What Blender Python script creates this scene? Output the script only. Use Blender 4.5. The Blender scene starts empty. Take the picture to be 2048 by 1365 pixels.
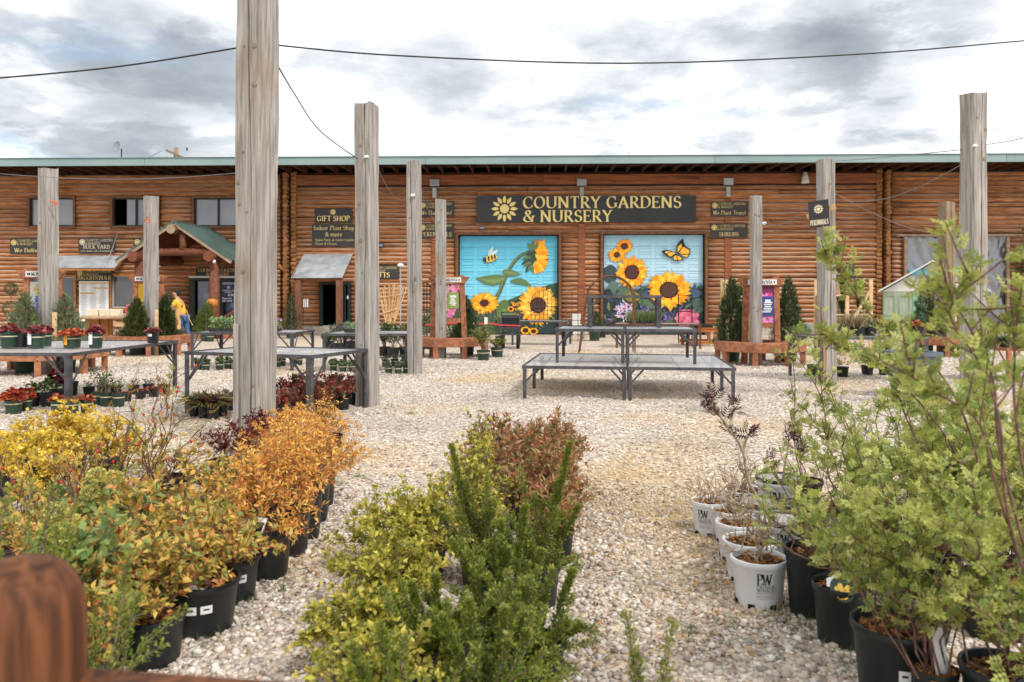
import bpy, bmesh, math, random
import numpy as np
from mathutils import Vector, Matrix

scene = bpy.context.scene
COL = scene.collection
# ------------------------------------------------------------------ camera
F, HZ, CAMH = 1593.0, 595.0, 1.5          # focal length and horizon in photo pixels, eye height
cam_d = bpy.data.cameras.new('camera'); cam = bpy.data.objects.new('camera', cam_d); COL.objects.link(cam)
cam.location = (0, 0, CAMH); cam.rotation_euler = (math.radians(90), 0, 0)
cam_d.sensor_width = 36; cam_d.lens = 28.0; cam_d.shift_y = -0.0427
cam_d.clip_start = 0.05; cam_d.clip_end = 3000
cam_d.dof.use_dof = True; cam_d.dof.focus_distance = 8.5; cam_d.dof.aperture_fstop = 3.5
scene.camera = cam
# ------------------------------------------------------------------ sky, sun, exposure
SUN_EL, SUN_AZ = math.radians(48), math.radians(140)     # azimuth clockwise from +Y
scene.view_settings.view_transform = 'Standard'; scene.view_settings.look = 'None'
scene.view_settings.exposure = 0.9; scene.view_settings.gamma = 1
world = bpy.data.worlds.new('World'); scene.world = world; world.use_nodes = True
def build_world():
    nt = world.node_tree; N = nt.nodes; L = nt.links; N.clear()
    def n(t, **k):
        x = N.new(t)
        for a, b in k.items(): setattr(x, a, b)
        return x
    out = n('ShaderNodeOutputWorld'); bg = n('ShaderNodeBackground'); bg.inputs[1].default_value = 0.1
    L.new(bg.outputs[0], out.inputs[0])
    sky = n('ShaderNodeTexSky', sky_type='NISHITA', sun_disc=False, sun_elevation=SUN_EL, sun_rotation=SUN_AZ)
    tc = n('ShaderNodeTexCoord')
    sep = n('ShaderNodeSeparateXYZ'); L.new(tc.outputs['Generated'], sep.inputs[0])
    mx = n('ShaderNodeMath', operation='MAXIMUM'); L.new(sep.outputs[2], mx.inputs[0]); mx.inputs[1].default_value = 0
    ad = n('ShaderNodeMath', operation='ADD'); L.new(mx.outputs[0], ad.inputs[0]); ad.inputs[1].default_value = 0.22
    dv = n('ShaderNodeVectorMath', operation='DIVIDE'); L.new(tc.outputs['Generated'], dv.inputs[0])
    cb = n('ShaderNodeCombineXYZ')
    for i in range(3): L.new(ad.outputs[0], cb.inputs[i])
    L.new(cb.outputs[0], dv.inputs[1])
    mp = n('ShaderNodeMapping'); L.new(dv.outputs[0], mp.inputs[0]); mp.inputs['Location'].default_value = (3.1, 1.7, 0.4)
    mp.inputs['Scale'].default_value = (1, 1, 3.2)
    def noise(sc, det, rough, dist, off):
        m2 = n('ShaderNodeMapping'); L.new(mp.outputs[0], m2.inputs[0]); m2.inputs['Location'].default_value = off
        t = n('ShaderNodeTexNoise'); L.new(m2.outputs[0], t.inputs['Vector'])
        t.inputs['Scale'].default_value = sc; t.inputs['Detail'].default_value = det
        t.inputs['Roughness'].default_value = rough; t.inputs['Distortion'].default_value = dist
        return t.outputs['Fac']
    def math2(op, a, b):
        m = n('ShaderNodeMath', operation=op)
        for i, v in enumerate((a, b)):
            if isinstance(v, (int, float)): m.inputs[i].default_value = v
            else: L.new(v, m.inputs[i])
        return m.outputs[0]
    shade = noise(1.25, 9, 0.56, 0.25, (0.2, 0.1, 0))
    fine = noise(3.6, 12, 0.66, 0.15, (5, 2, 1))
    val = math2('ADD', shade, math2('MULTIPLY', math2('SUBTRACT', fine, 0.5), 0.62))
    edge = n('ShaderNodeMapRange', interpolation_type='SMOOTHSTEP'); L.new(noise(2.3, 13, 0.60, 0.1, (2, 7, 3)), edge.inputs[0]); edge.inputs[1].default_value = .46; edge.inputs[2].default_value = .55
    val = math2('ADD', val, math2('MULTIPLY', math2('SUBTRACT', edge.outputs[0], 0.60), 0.13))
    # the dark-bottomed clouds seen over the roof (centre given as a direction, angular radius, depth)
    for (px, py, rad, amt) in ((330, 100, 8.5, .17), (150, 20, 8, .12), (430, 190, 5.5, .18), (1790, 10, 8, .22), (1610, 60, 7, .13), (890, 130, 4.5, .16),
                               (1430, 285, 4, .16), (1780, 270, 4, .15), (230, 290, 5, .18), (1290, 300, 4, .1)):
        d = Vector(((px - 1024) / F, 1, (HZ - py) / F)).normalized()
        dp = n('ShaderNodeVectorMath', operation='DOT_PRODUCT'); L.new(tc.outputs['Generated'], dp.inputs[0]); dp.inputs[1].default_value = d
        mr = n('ShaderNodeMapRange', interpolation_type='SMOOTHSTEP'); L.new(dp.outputs['Value'], mr.inputs[0])
        mr.inputs[1].default_value = math.cos(math.radians(rad)); mr.inputs[2].default_value = 1.0
        val = math2('SUBTRACT', val, math2('MULTIPLY', math2('MULTIPLY', mr.outputs[0], amt), math2('ADD', fine, 0.45)))
    cr = n('ShaderNodeValToRGB'); L.new(val, cr.inputs[0])
    e = cr.color_ramp.elements
    e[0].position = 0.0; e[0].color = (.17, .195, .225, 1)
    e[1].position = 0.62; e[1].color = (.84, .84, .84, 1)
    x = cr.color_ramp.elements.new(0.26); x.color = (.36, .39, .42, 1)
    x = cr.color_ramp.elements.new(0.38); x.color = (.50, .525, .55, 1)
    x = cr.color_ramp.elements.new(0.45); x.color = (.655, .665, .675, 1)
    sc10 = n('ShaderNodeVectorMath', operation='SCALE'); L.new(cr.outputs[0], sc10.inputs[0]); sc10.inputs['Scale'].default_value = 9.6
    gap = n('ShaderNodeMapRange', interpolation_type='SMOOTHSTEP'); L.new(noise(1.7, 6, 0.55, 0.2, (9, 4, 2)), gap.inputs[0])
    gap.inputs[1].default_value = 0.56; gap.inputs[2].default_value = 0.70; gap.inputs[4].default_value = 0.45
    mix = n('ShaderNodeMix', data_type='RGBA'); L.new(gap.outputs[0], mix.inputs[0])
    L.new(sc10.outputs[0], mix.inputs[6]); L.new(sky.outputs[0], mix.inputs[7])
    L.new(mix.outputs[2], bg.inputs[0])
build_world()
sun_d = bpy.data.lights.new('sun', 'SUN'); sun = bpy.data.objects.new('sun', sun_d); COL.objects.link(sun)
sun_d.energy = 1.5; sun_d.angle = math.radians(11); sun_d.color = (1, .955, .89)
sd = Vector((math.sin(SUN_AZ) * math.cos(SUN_EL), math.cos(SUN_AZ) * math.cos(SUN_EL), math.sin(SUN_EL)))
sun.rotation_euler = (-sd).to_track_quat('-Z', 'Y').to_euler()
scene.cycles.use_denoising = True; scene.cycles.max_bounces = 6; scene.cycles.transparent_max_bounces = 6
scene.cycles.caustics_reflective = False; scene.cycles.caustics_refractive = False

# ------------------------------------------------------------------ helpers
def S(r, g, b):
    f = lambda c: (c / 255 / 12.92) if c <= 10 else ((c / 255 + .055) / 1.055) ** 2.4
    return (f(r), f(g), f(b))
def gp(px, py):
    Y = F * CAMH / (py - HZ); return ((px - 1024) * Y / F, Y)
def at(px, py, Y): return Vector(((px - 1024) * Y / F, Y, CAMH + (HZ - py) * Y / F))
def onz(px, py, z):
    Y = F * (CAMH - z) / (py - HZ); return Vector(((px - 1024) * Y / F, Y, z))
def link(o): COL.objects.link(o); return o
def tag(o, label=None, cat=None, group=None, kind=None):
    if label: o['label'] = label
    if cat: o['category'] = cat
    if group: o['group'] = group
    if kind: o['kind'] = kind
    return o
def thing(name, label, cat, loc=(0, 0, 0), rz=0, group=None):
    o = link(bpy.data.objects.new(name, None)); o.empty_display_size = .1
    o.location = loc; o.rotation_euler = (0, 0, rz)
    return tag(o, label, cat, group)

class MB:
    """collects faces and builds them as one mesh object"""
    def __init__(s): s.v = []; s.f = []; s.c = []
    def add(s, vs, fs, col=None):
        b = len(s.v); s.v += [tuple(p) for p in vs]; s.f += [tuple(i + b for i in f) for f in fs]
        s.c += [col] * len(vs); return s
    def box(s, c, d, rz=0, col=None):
        hx, hy, hz = d[0] / 2, d[1] / 2, d[2] / 2; ca, sa = math.cos(rz), math.sin(rz)
        vs = []
        for z in (-hz, hz):
            for x, y in ((-hx, -hy), (hx, -hy), (hx, hy), (-hx, hy)):
                vs.append((c[0] + x * ca - y * sa, c[1] + x * sa + y * ca, c[2] + z))
        return s.add(vs, [(3, 2, 1, 0), (4, 5, 6, 7), (0, 1, 5, 4), (1, 2, 6, 5), (2, 3, 7, 6), (3, 0, 4, 7)], col)
    def beam(s, a, b, w, h, up=(0, 0, 1), col=None):
        a, b = Vector(a), Vector(b); d = (b - a).normalized(); u = Vector(up)
        x = d.cross(u)
        if x.length < 1e-4: x = d.cross(Vector((0, 1, 0)))
        x.normalize(); u = x.cross(d)
        vs = [p + x * (i * w / 2) + u * (j * h / 2) for p in (a, b) for i, j in ((-1, -1), (1, -1), (1, 1), (-1, 1))]
        return s.add(vs, [(0, 1, 2, 3), (7, 6, 5, 4), (0, 4, 5, 1), (1, 5, 6, 2), (2, 6, 7, 3), (3, 7, 4, 0)], col)
    def tube(s, pts, r, n=6, caps=True, col=None):
        pts = [Vector(p) for p in pts]; k = len(pts)
        rs = list(r) if hasattr(r, '__len__') else [r] * k
        vs = []; fs = []; ref = Vector((.31, .17, .93))
        for i, p in enumerate(pts):
            t = (pts[min(i + 1, k - 1)] - pts[max(i - 1, 0)])
            if t.length < 1e-9: t = Vector((0, 0, 1))
            t.normalize(); x = t.cross(ref)
            if x.length < .05: x = t.cross(Vector((1, 0, 0)))
            x.normalize(); y = t.cross(x)
            for j in range(n):
                a = 2 * math.pi * j / n; vs.append(p + (x * math.cos(a) + y * math.sin(a)) * rs[i])
        for i in range(k - 1):
            for j in range(n):
                fs.append((i * n + j, i * n + (j + 1) % n, (i + 1) * n + (j + 1) % n, (i + 1) * n + j))
        if caps: fs += [tuple(range(n))[::-1], tuple((k - 1) * n + j for j in range(n))]
        return s.add(vs, fs, col)
    def lathe(s, prof, n=20, c=(0, 0, 0), col=None, sx=1, sy=1):
        vs = []; fs = []
        for r, z in prof:
            for j in range(n):
                a = 2 * math.pi * j / n; vs.append((c[0] + r * sx * math.cos(a), c[1] + r * sy * math.sin(a), c[2] + z))
        for i in range(len(prof) - 1):
            for j in range(n):
                fs.append((i * n + j, i * n + (j + 1) % n, (i + 1) * n + (j + 1) % n, (i + 1) * n + j))
        return s.add(vs, fs, col)
    def poly(s, pts, col=None): return s.add(pts, [tuple(range(len(pts)))], col)
    def build(s, name, mat, parent=None, smooth=False, bevel=0, loc=None, rz=0, kind=None):
        me = bpy.data.meshes.new(name); me.from_pydata(s.v, [], s.f)
        if any(c is not None for c in s.c):
            a = me.color_attributes.new('Col', 'FLOAT_COLOR', 'POINT')
            a.data.foreach_set('color', np.array([(*(c or (1, 1, 1)), 1) for c in s.c], 'f').ravel())
        if bevel:
            bm = bmesh.new(); bm.from_mesh(me)
            bmesh.ops.bevel(bm, geom=bm.edges[:], offset=bevel, segments=1, affect='EDGES', clamp_overlap=True)
            bm.to_mesh(me); bm.free()
        if smooth: me.polygons.foreach_set('use_smooth', [True] * len(me.polygons))
        me.materials.append(mat)
        o = link(bpy.data.objects.new(name, me)); o.parent = parent
        if loc is not None: o.location = loc
        o.rotation_euler = (0, 0, rz)
        if kind: o['kind'] = kind
        return o
def smooth_by_angle(o, deg=40):
    me = o.data
    me.polygons.foreach_set('use_smooth', [True] * len(me.polygons))
    bm = bmesh.new(); bm.from_mesh(me)
    for e in bm.edges:
        if len(e.link_faces) == 2 and e.calc_face_angle(0) > math.radians(deg): e.smooth = False
    bm.to_mesh(me); bm.free()
def np_mesh(name, V, Fc, mat, parent=None, C=None, smooth=False, kind=None):
    """V (n,3), Fc (m,k) arrays -> mesh object, C per-vertex rgb"""
    me = bpy.data.meshes.new(name); n = len(V); m, k = Fc.shape
    me.vertices.add(n); me.vertices.foreach_set('co', np.ascontiguousarray(V, 'f').ravel())
    me.loops.add(m * k); me.loops.foreach_set('vertex_index', np.ascontiguousarray(Fc, 'i').ravel())
    me.polygons.add(m); me.polygons.foreach_set('loop_start', np.arange(0, m * k, k, dtype='i'))
    if smooth: me.polygons.foreach_set('use_smooth', np.ones(m, bool))
    if C is not None:
        a = me.color_attributes.new('Col', 'FLOAT_COLOR', 'POINT')
        a.data.foreach_set('color', np.c_[C, np.ones(n)].astype('f').ravel())
    me.update(calc_edges=True); me.materials.append(mat)
    o = link(bpy.data.objects.new(name, me)); o.parent = parent
    if kind: o['kind'] = kind
    return o

# ------------------------------------------------------------------ materials
MATS = {}
def pm(name, c1, c2=None, sc=(1, 1, 1), ns=4, det=5, rough=.7, bump=0.0, bdist=.01, bns=None, metal=0, spec=.4, rnd=0, lo=.35, hi=.65, attr=False, dist=0, spots=None, bsc=None):
    """principled material: two colours mixed by stretched noise, bump from the same field, per-object brightness"""
    if name in MATS: return MATS[name]
    m = bpy.data.materials.new(name); m.use_nodes = True; nt = m.node_tree; N = nt.nodes; L = nt.links
    b = N['Principled BSDF']; b.inputs['Roughness'].default_value = rough; b.inputs['Metallic'].default_value = metal
    b.inputs['Specular IOR Level'].default_value = spec
    tc = N.new('ShaderNodeTexCoord'); mp = N.new('ShaderNodeMapping'); L.new(tc.outputs['Object'], mp.inputs[0]); mp.inputs['Scale'].default_value = sc
    oi = N.new('ShaderNodeObjectInfo')
    ofs = N.new('ShaderNodeVectorMath'); ofs.operation = 'SCALE'; ofs.inputs['Scale'].default_value = 37.0
    cb = N.new('ShaderNodeCombineXYZ')
    for i in range(3): L.new(oi.outputs['Random'], cb.inputs[i])
    L.new(cb.outputs[0], ofs.inputs[0]); L.new(ofs.outputs[0], mp.inputs['Location'])
    t = N.new('ShaderNodeTexNoise'); L.new(mp.outputs[0], t.inputs['Vector'])
    t.inputs['Scale'].default_value = ns; t.inputs['Detail'].default_value = det; t.inputs['Distortion'].default_value = dist
    if attr:
        a = N.new('ShaderNodeAttribute'); a.attribute_name = 'Col'; col = a.outputs['Color']
    else:
        r = N.new('ShaderNodeMapRange'); L.new(t.outputs['Fac'], r.inputs[0]); r.inputs[1].default_value = lo; r.inputs[2].default_value = hi
        mx = N.new('ShaderNodeMix'); mx.data_type = 'RGBA'; L.new(r.outputs[0], mx.inputs[0])
        mx.inputs[6].default_value = (*c1, 1); mx.inputs[7].default_value = (*(c2 or c1), 1); col = mx.outputs[2]
    if spots:      # (colour, scale, threshold lo, hi, stretch)
        c3, s3, l3, h3, st = spots
        mp3 = N.new('ShaderNodeMapping'); L.new(mp.outputs[0], mp3.inputs[0]); mp3.inputs['Scale'].default_value = st
        t3 = N.new('ShaderNodeTexNoise'); L.new(mp3.outputs[0], t3.inputs['Vector']); t3.inputs['Scale'].default_value = s3; t3.inputs['Detail'].default_value = 4
        r3 = N.new('ShaderNodeMapRange'); L.new(t3.outputs['Fac'], r3.inputs[0]); r3.inputs[1].default_value = l3; r3.inputs[2].default_value = h3
        m3 = N.new('ShaderNodeMix'); m3.data_type = 'RGBA'; L.new(r3.outputs[0], m3.inputs[0]); L.new(col, m3.inputs[6]); m3.inputs[7].default_value = (*c3, 1)
        col = m3.outputs[2]
    if rnd:
        rr = N.new('ShaderNodeMapRange'); L.new(oi.outputs['Random'], rr.inputs[0]); rr.inputs[3].default_value = 1 - rnd; rr.inputs[4].default_value = 1 + rnd
        h = N.new('ShaderNodeHueSaturation'); L.new(rr.outputs[0], h.inputs['Value']); L.new(col, h.inputs['Color']); col = h.outputs[0]
    L.new(col, b.inputs['Base Color'])
    if bump:
        bt = t
        if bns:
            bt = N.new('ShaderNodeTexNoise'); bt.inputs['Scale'].default_value = bns; bt.inputs['Detail'].default_value = 6
            if bsc:
                mpb = N.new('ShaderNodeMapping'); L.new(tc.outputs['Object'], mpb.inputs[0]); mpb.inputs['Scale'].default_value = bsc; L.new(mpb.outputs[0], bt.inputs['Vector'])
            else: L.new(mp.outputs[0], bt.inputs['Vector'])
        bp = N.new('ShaderNodeBump'); bp.inputs['Strength'].default_value = bump; bp.inputs['Distance'].default_value = bdist
        L.new(bt.outputs['Fac'], bp.inputs['Height']); L.new(bp.outputs[0], b.inputs['Normal'])
    MATS[name] = m; return m
def leafmat(name, rough=.45, trans=.3, spec=.35):
    if name in MATS: return MATS[name]
    m = bpy.data.materials.new(name); m.use_nodes = True; nt = m.node_tree; N = nt.nodes; L = nt.links
    b = N['Principled BSDF']; b.inputs['Roughness'].default_value = rough; b.inputs['Specular IOR Level'].default_value = spec
    a = N.new('ShaderNodeAttribute'); a.attribute_name = 'Col'; L.new(a.outputs['Color'], b.inputs['Base Color'])
    tr = N.new('ShaderNodeBsdfTranslucent'); L.new(a.outputs['Color'], tr.inputs[0])
    mx = N.new('ShaderNodeMixShader'); mx.inputs[0].default_value = trans
    L.new(b.outputs[0], mx.inputs[1]); L.new(tr.outputs[0], mx.inputs[2]); L.new(mx.outputs[0], N['Material Output'].inputs[0])
    MATS[name] = m; return m
LEAF = leafmat('leaf'); NEEDLE = leafmat('needle', .6, .15, .2)
TWIG = pm('twig', S(96, 74, 62), S(150, 128, 112), ns=30, rough=.8, bump=.3, bdist=.002)
TWIG_RED = pm('twig_red', S(82, 56, 48), S(126, 94, 82), ns=30, rough=.65, bump=.3, bdist=.002)
TWIG_PALE = pm('twig_pale', S(150, 128, 104), S(190, 172, 148), ns=30, rough=.8, bump=.3, bdist=.002)
POST_WOOD = pm('weathered_timber', S(126, 120, 114), S(172, 166, 159), sc=(14, 14, .7), ns=2.2, det=9, rough=.85, bump=.55, bdist=.012, bns=1.6, bsc=(30, 30, 1.2), rnd=.06, dist=.6,
               spots=(S(138, 116, 94), 1.0, .60, .80, (.25, .25, 1.6)))
POST_GOLD = pm('golden_timber', S(120, 100, 78), S(160, 142, 118), sc=(14, 14, .7), ns=2.2, det=8, rough=.85, bump=.5, bdist=.01, rnd=.08)
RED_WOOD = pm('stained_wood', S(132, 78, 50), S(178, 120, 86), sc=(1, 1, 1), ns=6, det=6, rough=.6, bump=.25, bdist=.004, rnd=.12, dist=1.2)
PALE_WOOD = pm('raw_pine', S(196, 160, 112), S(222, 192, 148), sc=(3, 3, 3), ns=3, rough=.7, rnd=.06)
STEEL = pm('steel', S(66, 67, 71), S(92, 92, 95), ns=9, rough=.5, metal=.35, bump=.1, rnd=.1, spots=(S(112, 70, 44), 7, .62, .75, (1, 1, 1)))
RUST = pm('rusty_iron', S(88, 54, 38), S(122, 82, 60), ns=14, rough=.85, bump=.2)
BLACK_PLASTIC = pm('black_plastic', S(22, 25, 29), S(34, 38, 42), ns=6, rough=.42, spec=.5, rnd=.15, spots=(S(78, 74, 68), 3.5, .60, .95, (1, 1, .5)))
GREEN_PLASTIC = pm('green_plastic', S(34, 56, 44), S(44, 68, 54), ns=5, rough=.45, spec=.5, rnd=.12)
WHITE_PLASTIC = pm('white_plastic', S(224, 227, 231), S(234, 236, 239), ns=5, rough=.4, spec=.5, spots=(S(168, 150, 128), 4, .62, .95, (1, 1, .8)))
TAN_BAND = pm('tan_band', S(196, 186, 156), S(210, 200, 172), ns=8, rough=.6)
LABEL_WHITE = pm('paper_label', S(226, 228, 230), S(238, 238, 238), ns=8, rough=.5)
SOIL = pm('bark_soil', S(70, 42, 24), S(150, 100, 56), ns=55, det=4, rough=.95, bump=1, bdist=.02, lo=.4, hi=.6)
BARK_CHIP = pm('bark_chip', None or S(120, 76, 40), S(170, 122, 74), ns=20, rough=.9, attr=False, rnd=.2)
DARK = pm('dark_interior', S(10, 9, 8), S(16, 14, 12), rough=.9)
INK = pm('black_ink', S(30, 31, 33), rough=.6)
# ------------------------------------------------------------------ serif lettering drawn with a broad nib
def arc(cx, cy, rx, ry, a0, a1, n=9):
    return [(cx + rx * math.cos(math.radians(a0 + (a1 - a0) * i / n)), cy + ry * math.sin(math.radians(a0 + (a1 - a0) * i / n))) for i in range(n + 1)]
def _glyphs():
    G = {}
    def g(ch, w, strokes, serifs=(), vs=()): G[ch] = (w, strokes, serifs, vs)
    g('A', .74, [[(.08, 0), (.36, 1)], [(.35, 1), (.64, 0)], [(.17, .34), (.54, .34)]], [(.08, 0), (.64, 0)])
    g('B', .62, [[(.13, 0), (.13, 1)], [(.13, 1)] + arc(.30, .755, .22, .245, 90, -90) + [(.13, .51)], [(.13, .51)] + arc(.32, .255, .25, .255, 90, -90) + [(.13, 0)]], [(.11, 0), (.11, 1)])
    g('C', .70, [arc(.40, .5, .33, .5, 48, 318, 18)], (), [(.62, .80), (.64, .2)])
    g('D', .74, [[(.13, 0), (.13, 1)], [(.13, 1)] + arc(.30, .5, .37, .5, 90, -90, 14) + [(.13, 0)]], [(.11, 0), (.11, 1)])
    g('E', .60, [[(.13, 0), (.13, 1)], [(.13, 1), (.52, 1)], [(.13, .51), (.42, .51)], [(.13, 0), (.55, 0)]], [(.11, 0), (.11, 1)], [(.52, .93), (.43, .51), (.55, .07)])
    g('F', .56, [[(.13, 0), (.13, 1)], [(.13, 1), (.52, 1)], [(.13, .51), (.42, .51)]], [(.13, 0), (.11, 1)], [(.52, .93), (.43, .51)])
    g('G', .76, [arc(.40, .5, .33, .5, 48, 310, 18), [(.64, .08), (.64, .42)]], [(.64, .42)], [(.62, .80)])
    g('H', .80, [[(.13, 0), (.13, 1)], [(.65, 0), (.65, 1)], [(.13, .51), (.65, .51)]], [(.13, 0), (.13, 1), (.65, 0), (.65, 1)])
    g('I', .34, [[(.17, 0), (.17, 1)]], [(.17, 0), (.17, 1)])
    g('K', .70, [[(.13, 0), (.13, 1)], [(.56, 1), (.15, .47)], [(.27, .6), (.60, 0)]], [(.13, 0), (.13, 1), (.56, 1), (.61, 0)])
    g('L', .58, [[(.13, 0), (.13, 1)], [(.13, 0), (.53, 0)]], [(.13, 1), (.11, 0)], [(.53, .09)])
    g('M', .90, [[(.11, 0), (.14, 1)], [(.14, 1), (.44, .1)], [(.44, .1), (.73, 1)], [(.73, 1), (.77, 0)]], [(.11, 0), (.77, 0), (.1, 1), (.78, 1)])
    g('N', .80, [[(.12, 0), (.12, 1)], [(.12, 1), (.66, 0)], [(.66, 0), (.66, 1)]], [(.12, 0), (.09, 1), (.66, 1)])
    g('O', .80, [arc(.40, .5, .33, .5, 90, 450, 22)])
    g('P', .60, [[(.13, 0), (.13, 1)], [(.13, 1)] + arc(.30, .735, .23, .265, 90, -90) + [(.13, .47)]], [(.13, 0), (.11, 1)])
    g('R', .68, [[(.13, 0), (.13, 1)], [(.13, 1)] + arc(.29, .745, .22, .255, 90, -90) + [(.13, .49)], [(.30, .49), (.60, 0)]], [(.13, 0), (.11, 1), (.62, 0)])
    g('S', .56, [arc(.28, .75, .19, .25, 35, 250, 10) + arc(.28, .26, .21, .26, 80, -150, 11)], (), [(.45, .85), (.08, .16)])
    g('T', .66, [[(.33, 0), (.33, 1)], [(.05, 1), (.61, 1)]], [(.33, 0)], [(.06, .92), (.60, .92)])
    g('U', .78, [[(.12, 1), (.12, .33)] + arc(.39, .32, .27, .32, 180, 360, 10)[1:] + [(.66, 1)]], [(.12, 1), (.66, 1)])
    g('V', .74, [[(.08, 1), (.38, 0)], [(.38, 0), (.66, 1)]], [(.08, 1), (.66, 1)])
    g('W', 1.0, [[(.07, 1), (.30, 0)], [(.30, 0), (.52, .95)], [(.48, .95), (.70, 0)], [(.70, 0), (.92, 1)]], [(.07, 1), (.50, .98), (.92, 1)])
    g('Y', .68, [[(.07, 1), (.34, .48)], [(.34, .48), (.60, 1)], [(.34, .48), (.34, 0)]], [(.07, 1), (.60, 1), (.34, 0)])
    g('&', .82, [[(.74, .52), (.64, .2)] + arc(.36, .26, .28, .26, -10, -200, 10) + [(.2, .5), (.42, .62)] + arc(.36, .82, .15, .18, -30, 210, 10) + [(.70, 0)]], [(.74, .52)])
    g('/', .5, [[(.05, -.1), (.42, 1.05)]]); g('!', .3, [[(.15, .3), (.15, 1)], [(.15, 0), (.15, .1)]]); g(',', .22, [[(.12, .06), (.06, -.16)]]); g(' ', .3, [])
    x = .62
    g('a', .52, [[(.39, 0), (.39, .42)] + arc(.24, .42, .15, .2, 0, 160, 6), arc(.22, .17, .15, .17, 80, 360, 9)], [(.42, 0)])
    g('c', .48, [arc(.27, .31, .2, .31, 50, 310, 12)]); g('d', .58, [[(.44, 0), (.44, 1)], arc(.26, .3, .19, .3, 0, 360, 14)], [(.40, 1), (.47, 0)])
    g('e', .50, [[(.08, .34), (.44, .34)] + arc(.26, .31, .19, .31, 10, 320, 14)]); G['\u00e9'] = (.50, G['e'][1] + [[(.22, .74), (.36, .95)]], (), ())
    g('f', .36, [[(.14, 0), (.14, .8)] + arc(.27, .82, .13, .18, 170, 60, 5), [(.02, .6), (.3, .6)]], [(.14, 0)])
    g('h', .62, [[(.12, 0), (.12, 1)], [(.12, .4)] + arc(.3, .38, .18, .24, 150, 0, 7) + [(.48, 0)]], [(.12, 0), (.09, 1), (.48, 0)])
    g('i', .28, [[(.14, 0), (.14, x)], [(.14, .78), (.14, .88)]], [(.14, 0), (.11, x)]); g('k', .58, [[(.12, 0), (.12, 1)], [(.44, x), (.14, .28)], [(.24, .38), (.48, 0)]], [(.12, 0), (.09, 1), (.48, 0), (.44, x)])
    g('l', .28, [[(.14, 0), (.14, 1)]], [(.14, 0), (.11, 1)])
    n1 = [[(.12, 0), (.12, x)], [(.12, .4)] + arc(.3, .38, .18, .24, 150, 0, 7) + [(.48, 0)]]
    g('n', .62, n1, [(.12, 0), (.09, x), (.48, 0)]); g('m', .94, n1 + [[(.48, .4)] + arc(.64, .38, .17, .24, 150, 0, 7) + [(.81, 0)]], [(.12, 0), (.09, x), (.48, 0), (.81, 0)])
    g('o', .54, [arc(.27, .31, .2, .31, 90, 450, 14)]); g('p', .58, [[(.13, -.3), (.13, x)], arc(.31, .31, .19, .3, 180, 540, 14)], [(.13, -.3), (.1, x)])
    g('r', .44, [[(.12, 0), (.12, x)], [(.12, .4)] + arc(.3, .42, .16, .2, 150, 50, 5)], [(.12, 0), (.09, x)]); g('s', .42, [arc(.21, .46, .13, .16, 30, 250, 7) + arc(.21, .16, .15, .16, 80, -150, 8)])
    g('t', .36, [[(.14, .82), (.14, .14)] + arc(.25, .12, .11, .12, 180, 300, 5), [(.02, x), (.3, x)]]); g('u', .62, [[(.12, x), (.12, .2)] + arc(.28, .2, .16, .2, 180, 340, 7), [(.48, 0), (.48, x)]], [(.09, x), (.45, x), (.51, 0)])
    g('v', .54, [[(.06, x), (.28, 0)], [(.28, 0), (.48, x)]], [(.06, x), (.48, x)]); g('.', .22, [[(.1, 0), (.1, .09)]])
    return G
GLY = _glyphs()
def text_width(t, h, track=0.06): return sum(GLY[c][0] + track for c in t) * h
def lettering(mb, t, x0, z0, h, y=0.0, track=.06, bold=1.0, width=None):
    """adds the string to mb in the x-z plane facing -y; each stroke sits a hair proud of the last"""
    k = 0
    sx = h if width is None else width / max(1e-6, sum(GLY[c][0] + track for c in t))
    for ch in t:
        w, strokes, serifs, vser = GLY[ch]
        def ribbon(pl, wfun, k):
            n = len(pl); L_ = []; R_ = []
            for i in range(n):
                a = pl[max(i - 1, 0)]; b = pl[min(i + 1, n - 1)]
                dx, dz = b[0] - a[0], b[1] - a[1]; d = math.hypot(dx, dz) or 1
                hw = wfun(math.atan2(dz, dx)) / 2; nx, nz = -dz / d * hw, dx / d * hw
                L_.append((pl[i][0] + nx, pl[i][1] + nz)); R_.append((pl[i][0] - nx, pl[i][1] - nz))
            vs = [(x0 + p[0] * sx, y - k * .0004, z0 + p[1] * h) for p in L_ + R_]
            mb.add(vs, [(i, i + 1, n + i + 1, n + i)[::-1] for i in range(n - 1)])
        nib = lambda th: (.045 + .125 * abs(math.sin(th - math.radians(22))) ** 1.6) * bold
        for pl in strokes: ribbon(pl, nib, k); k += 1
        for (sx_, sz_) in serifs: ribbon([(sx_ - .12, sz_), (sx_ + .12, sz_)], lambda th: .05 * bold, k); k += 1
        for (sx_, sz_) in vser: ribbon([(sx_, sz_ - .1), (sx_, sz_ + .1)], lambda th: .05 * bold, k); k += 1
        k %= 6
        x0 += (w + track) * sx
    return mb
def emblem(mb, cx, cz, r, y, n=12, hole=0):
    """the sunflower device: a disc and a ring of petals"""
    mb.poly([(cx + r * .34 * math.cos(a), y, cz + r * .34 * math.sin(a)) for a in np.linspace(0, 2 * math.pi, 24, endpoint=False)])
    for i in range(n):
        a = 2 * math.pi * i / n; ca, sa = math.cos(a), math.sin(a); p = []
        for t, w in ((.42, 0), (.52, .10), (.68, .135), (.85, .09), (1.0, 0), (.85, -.09), (.68, -.135), (.52, -.10)):
            p.append((cx + r * (t * ca - w * sa), y, cz + r * (t * sa + w * ca)))
        mb.poly(p)
    return mb

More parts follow.
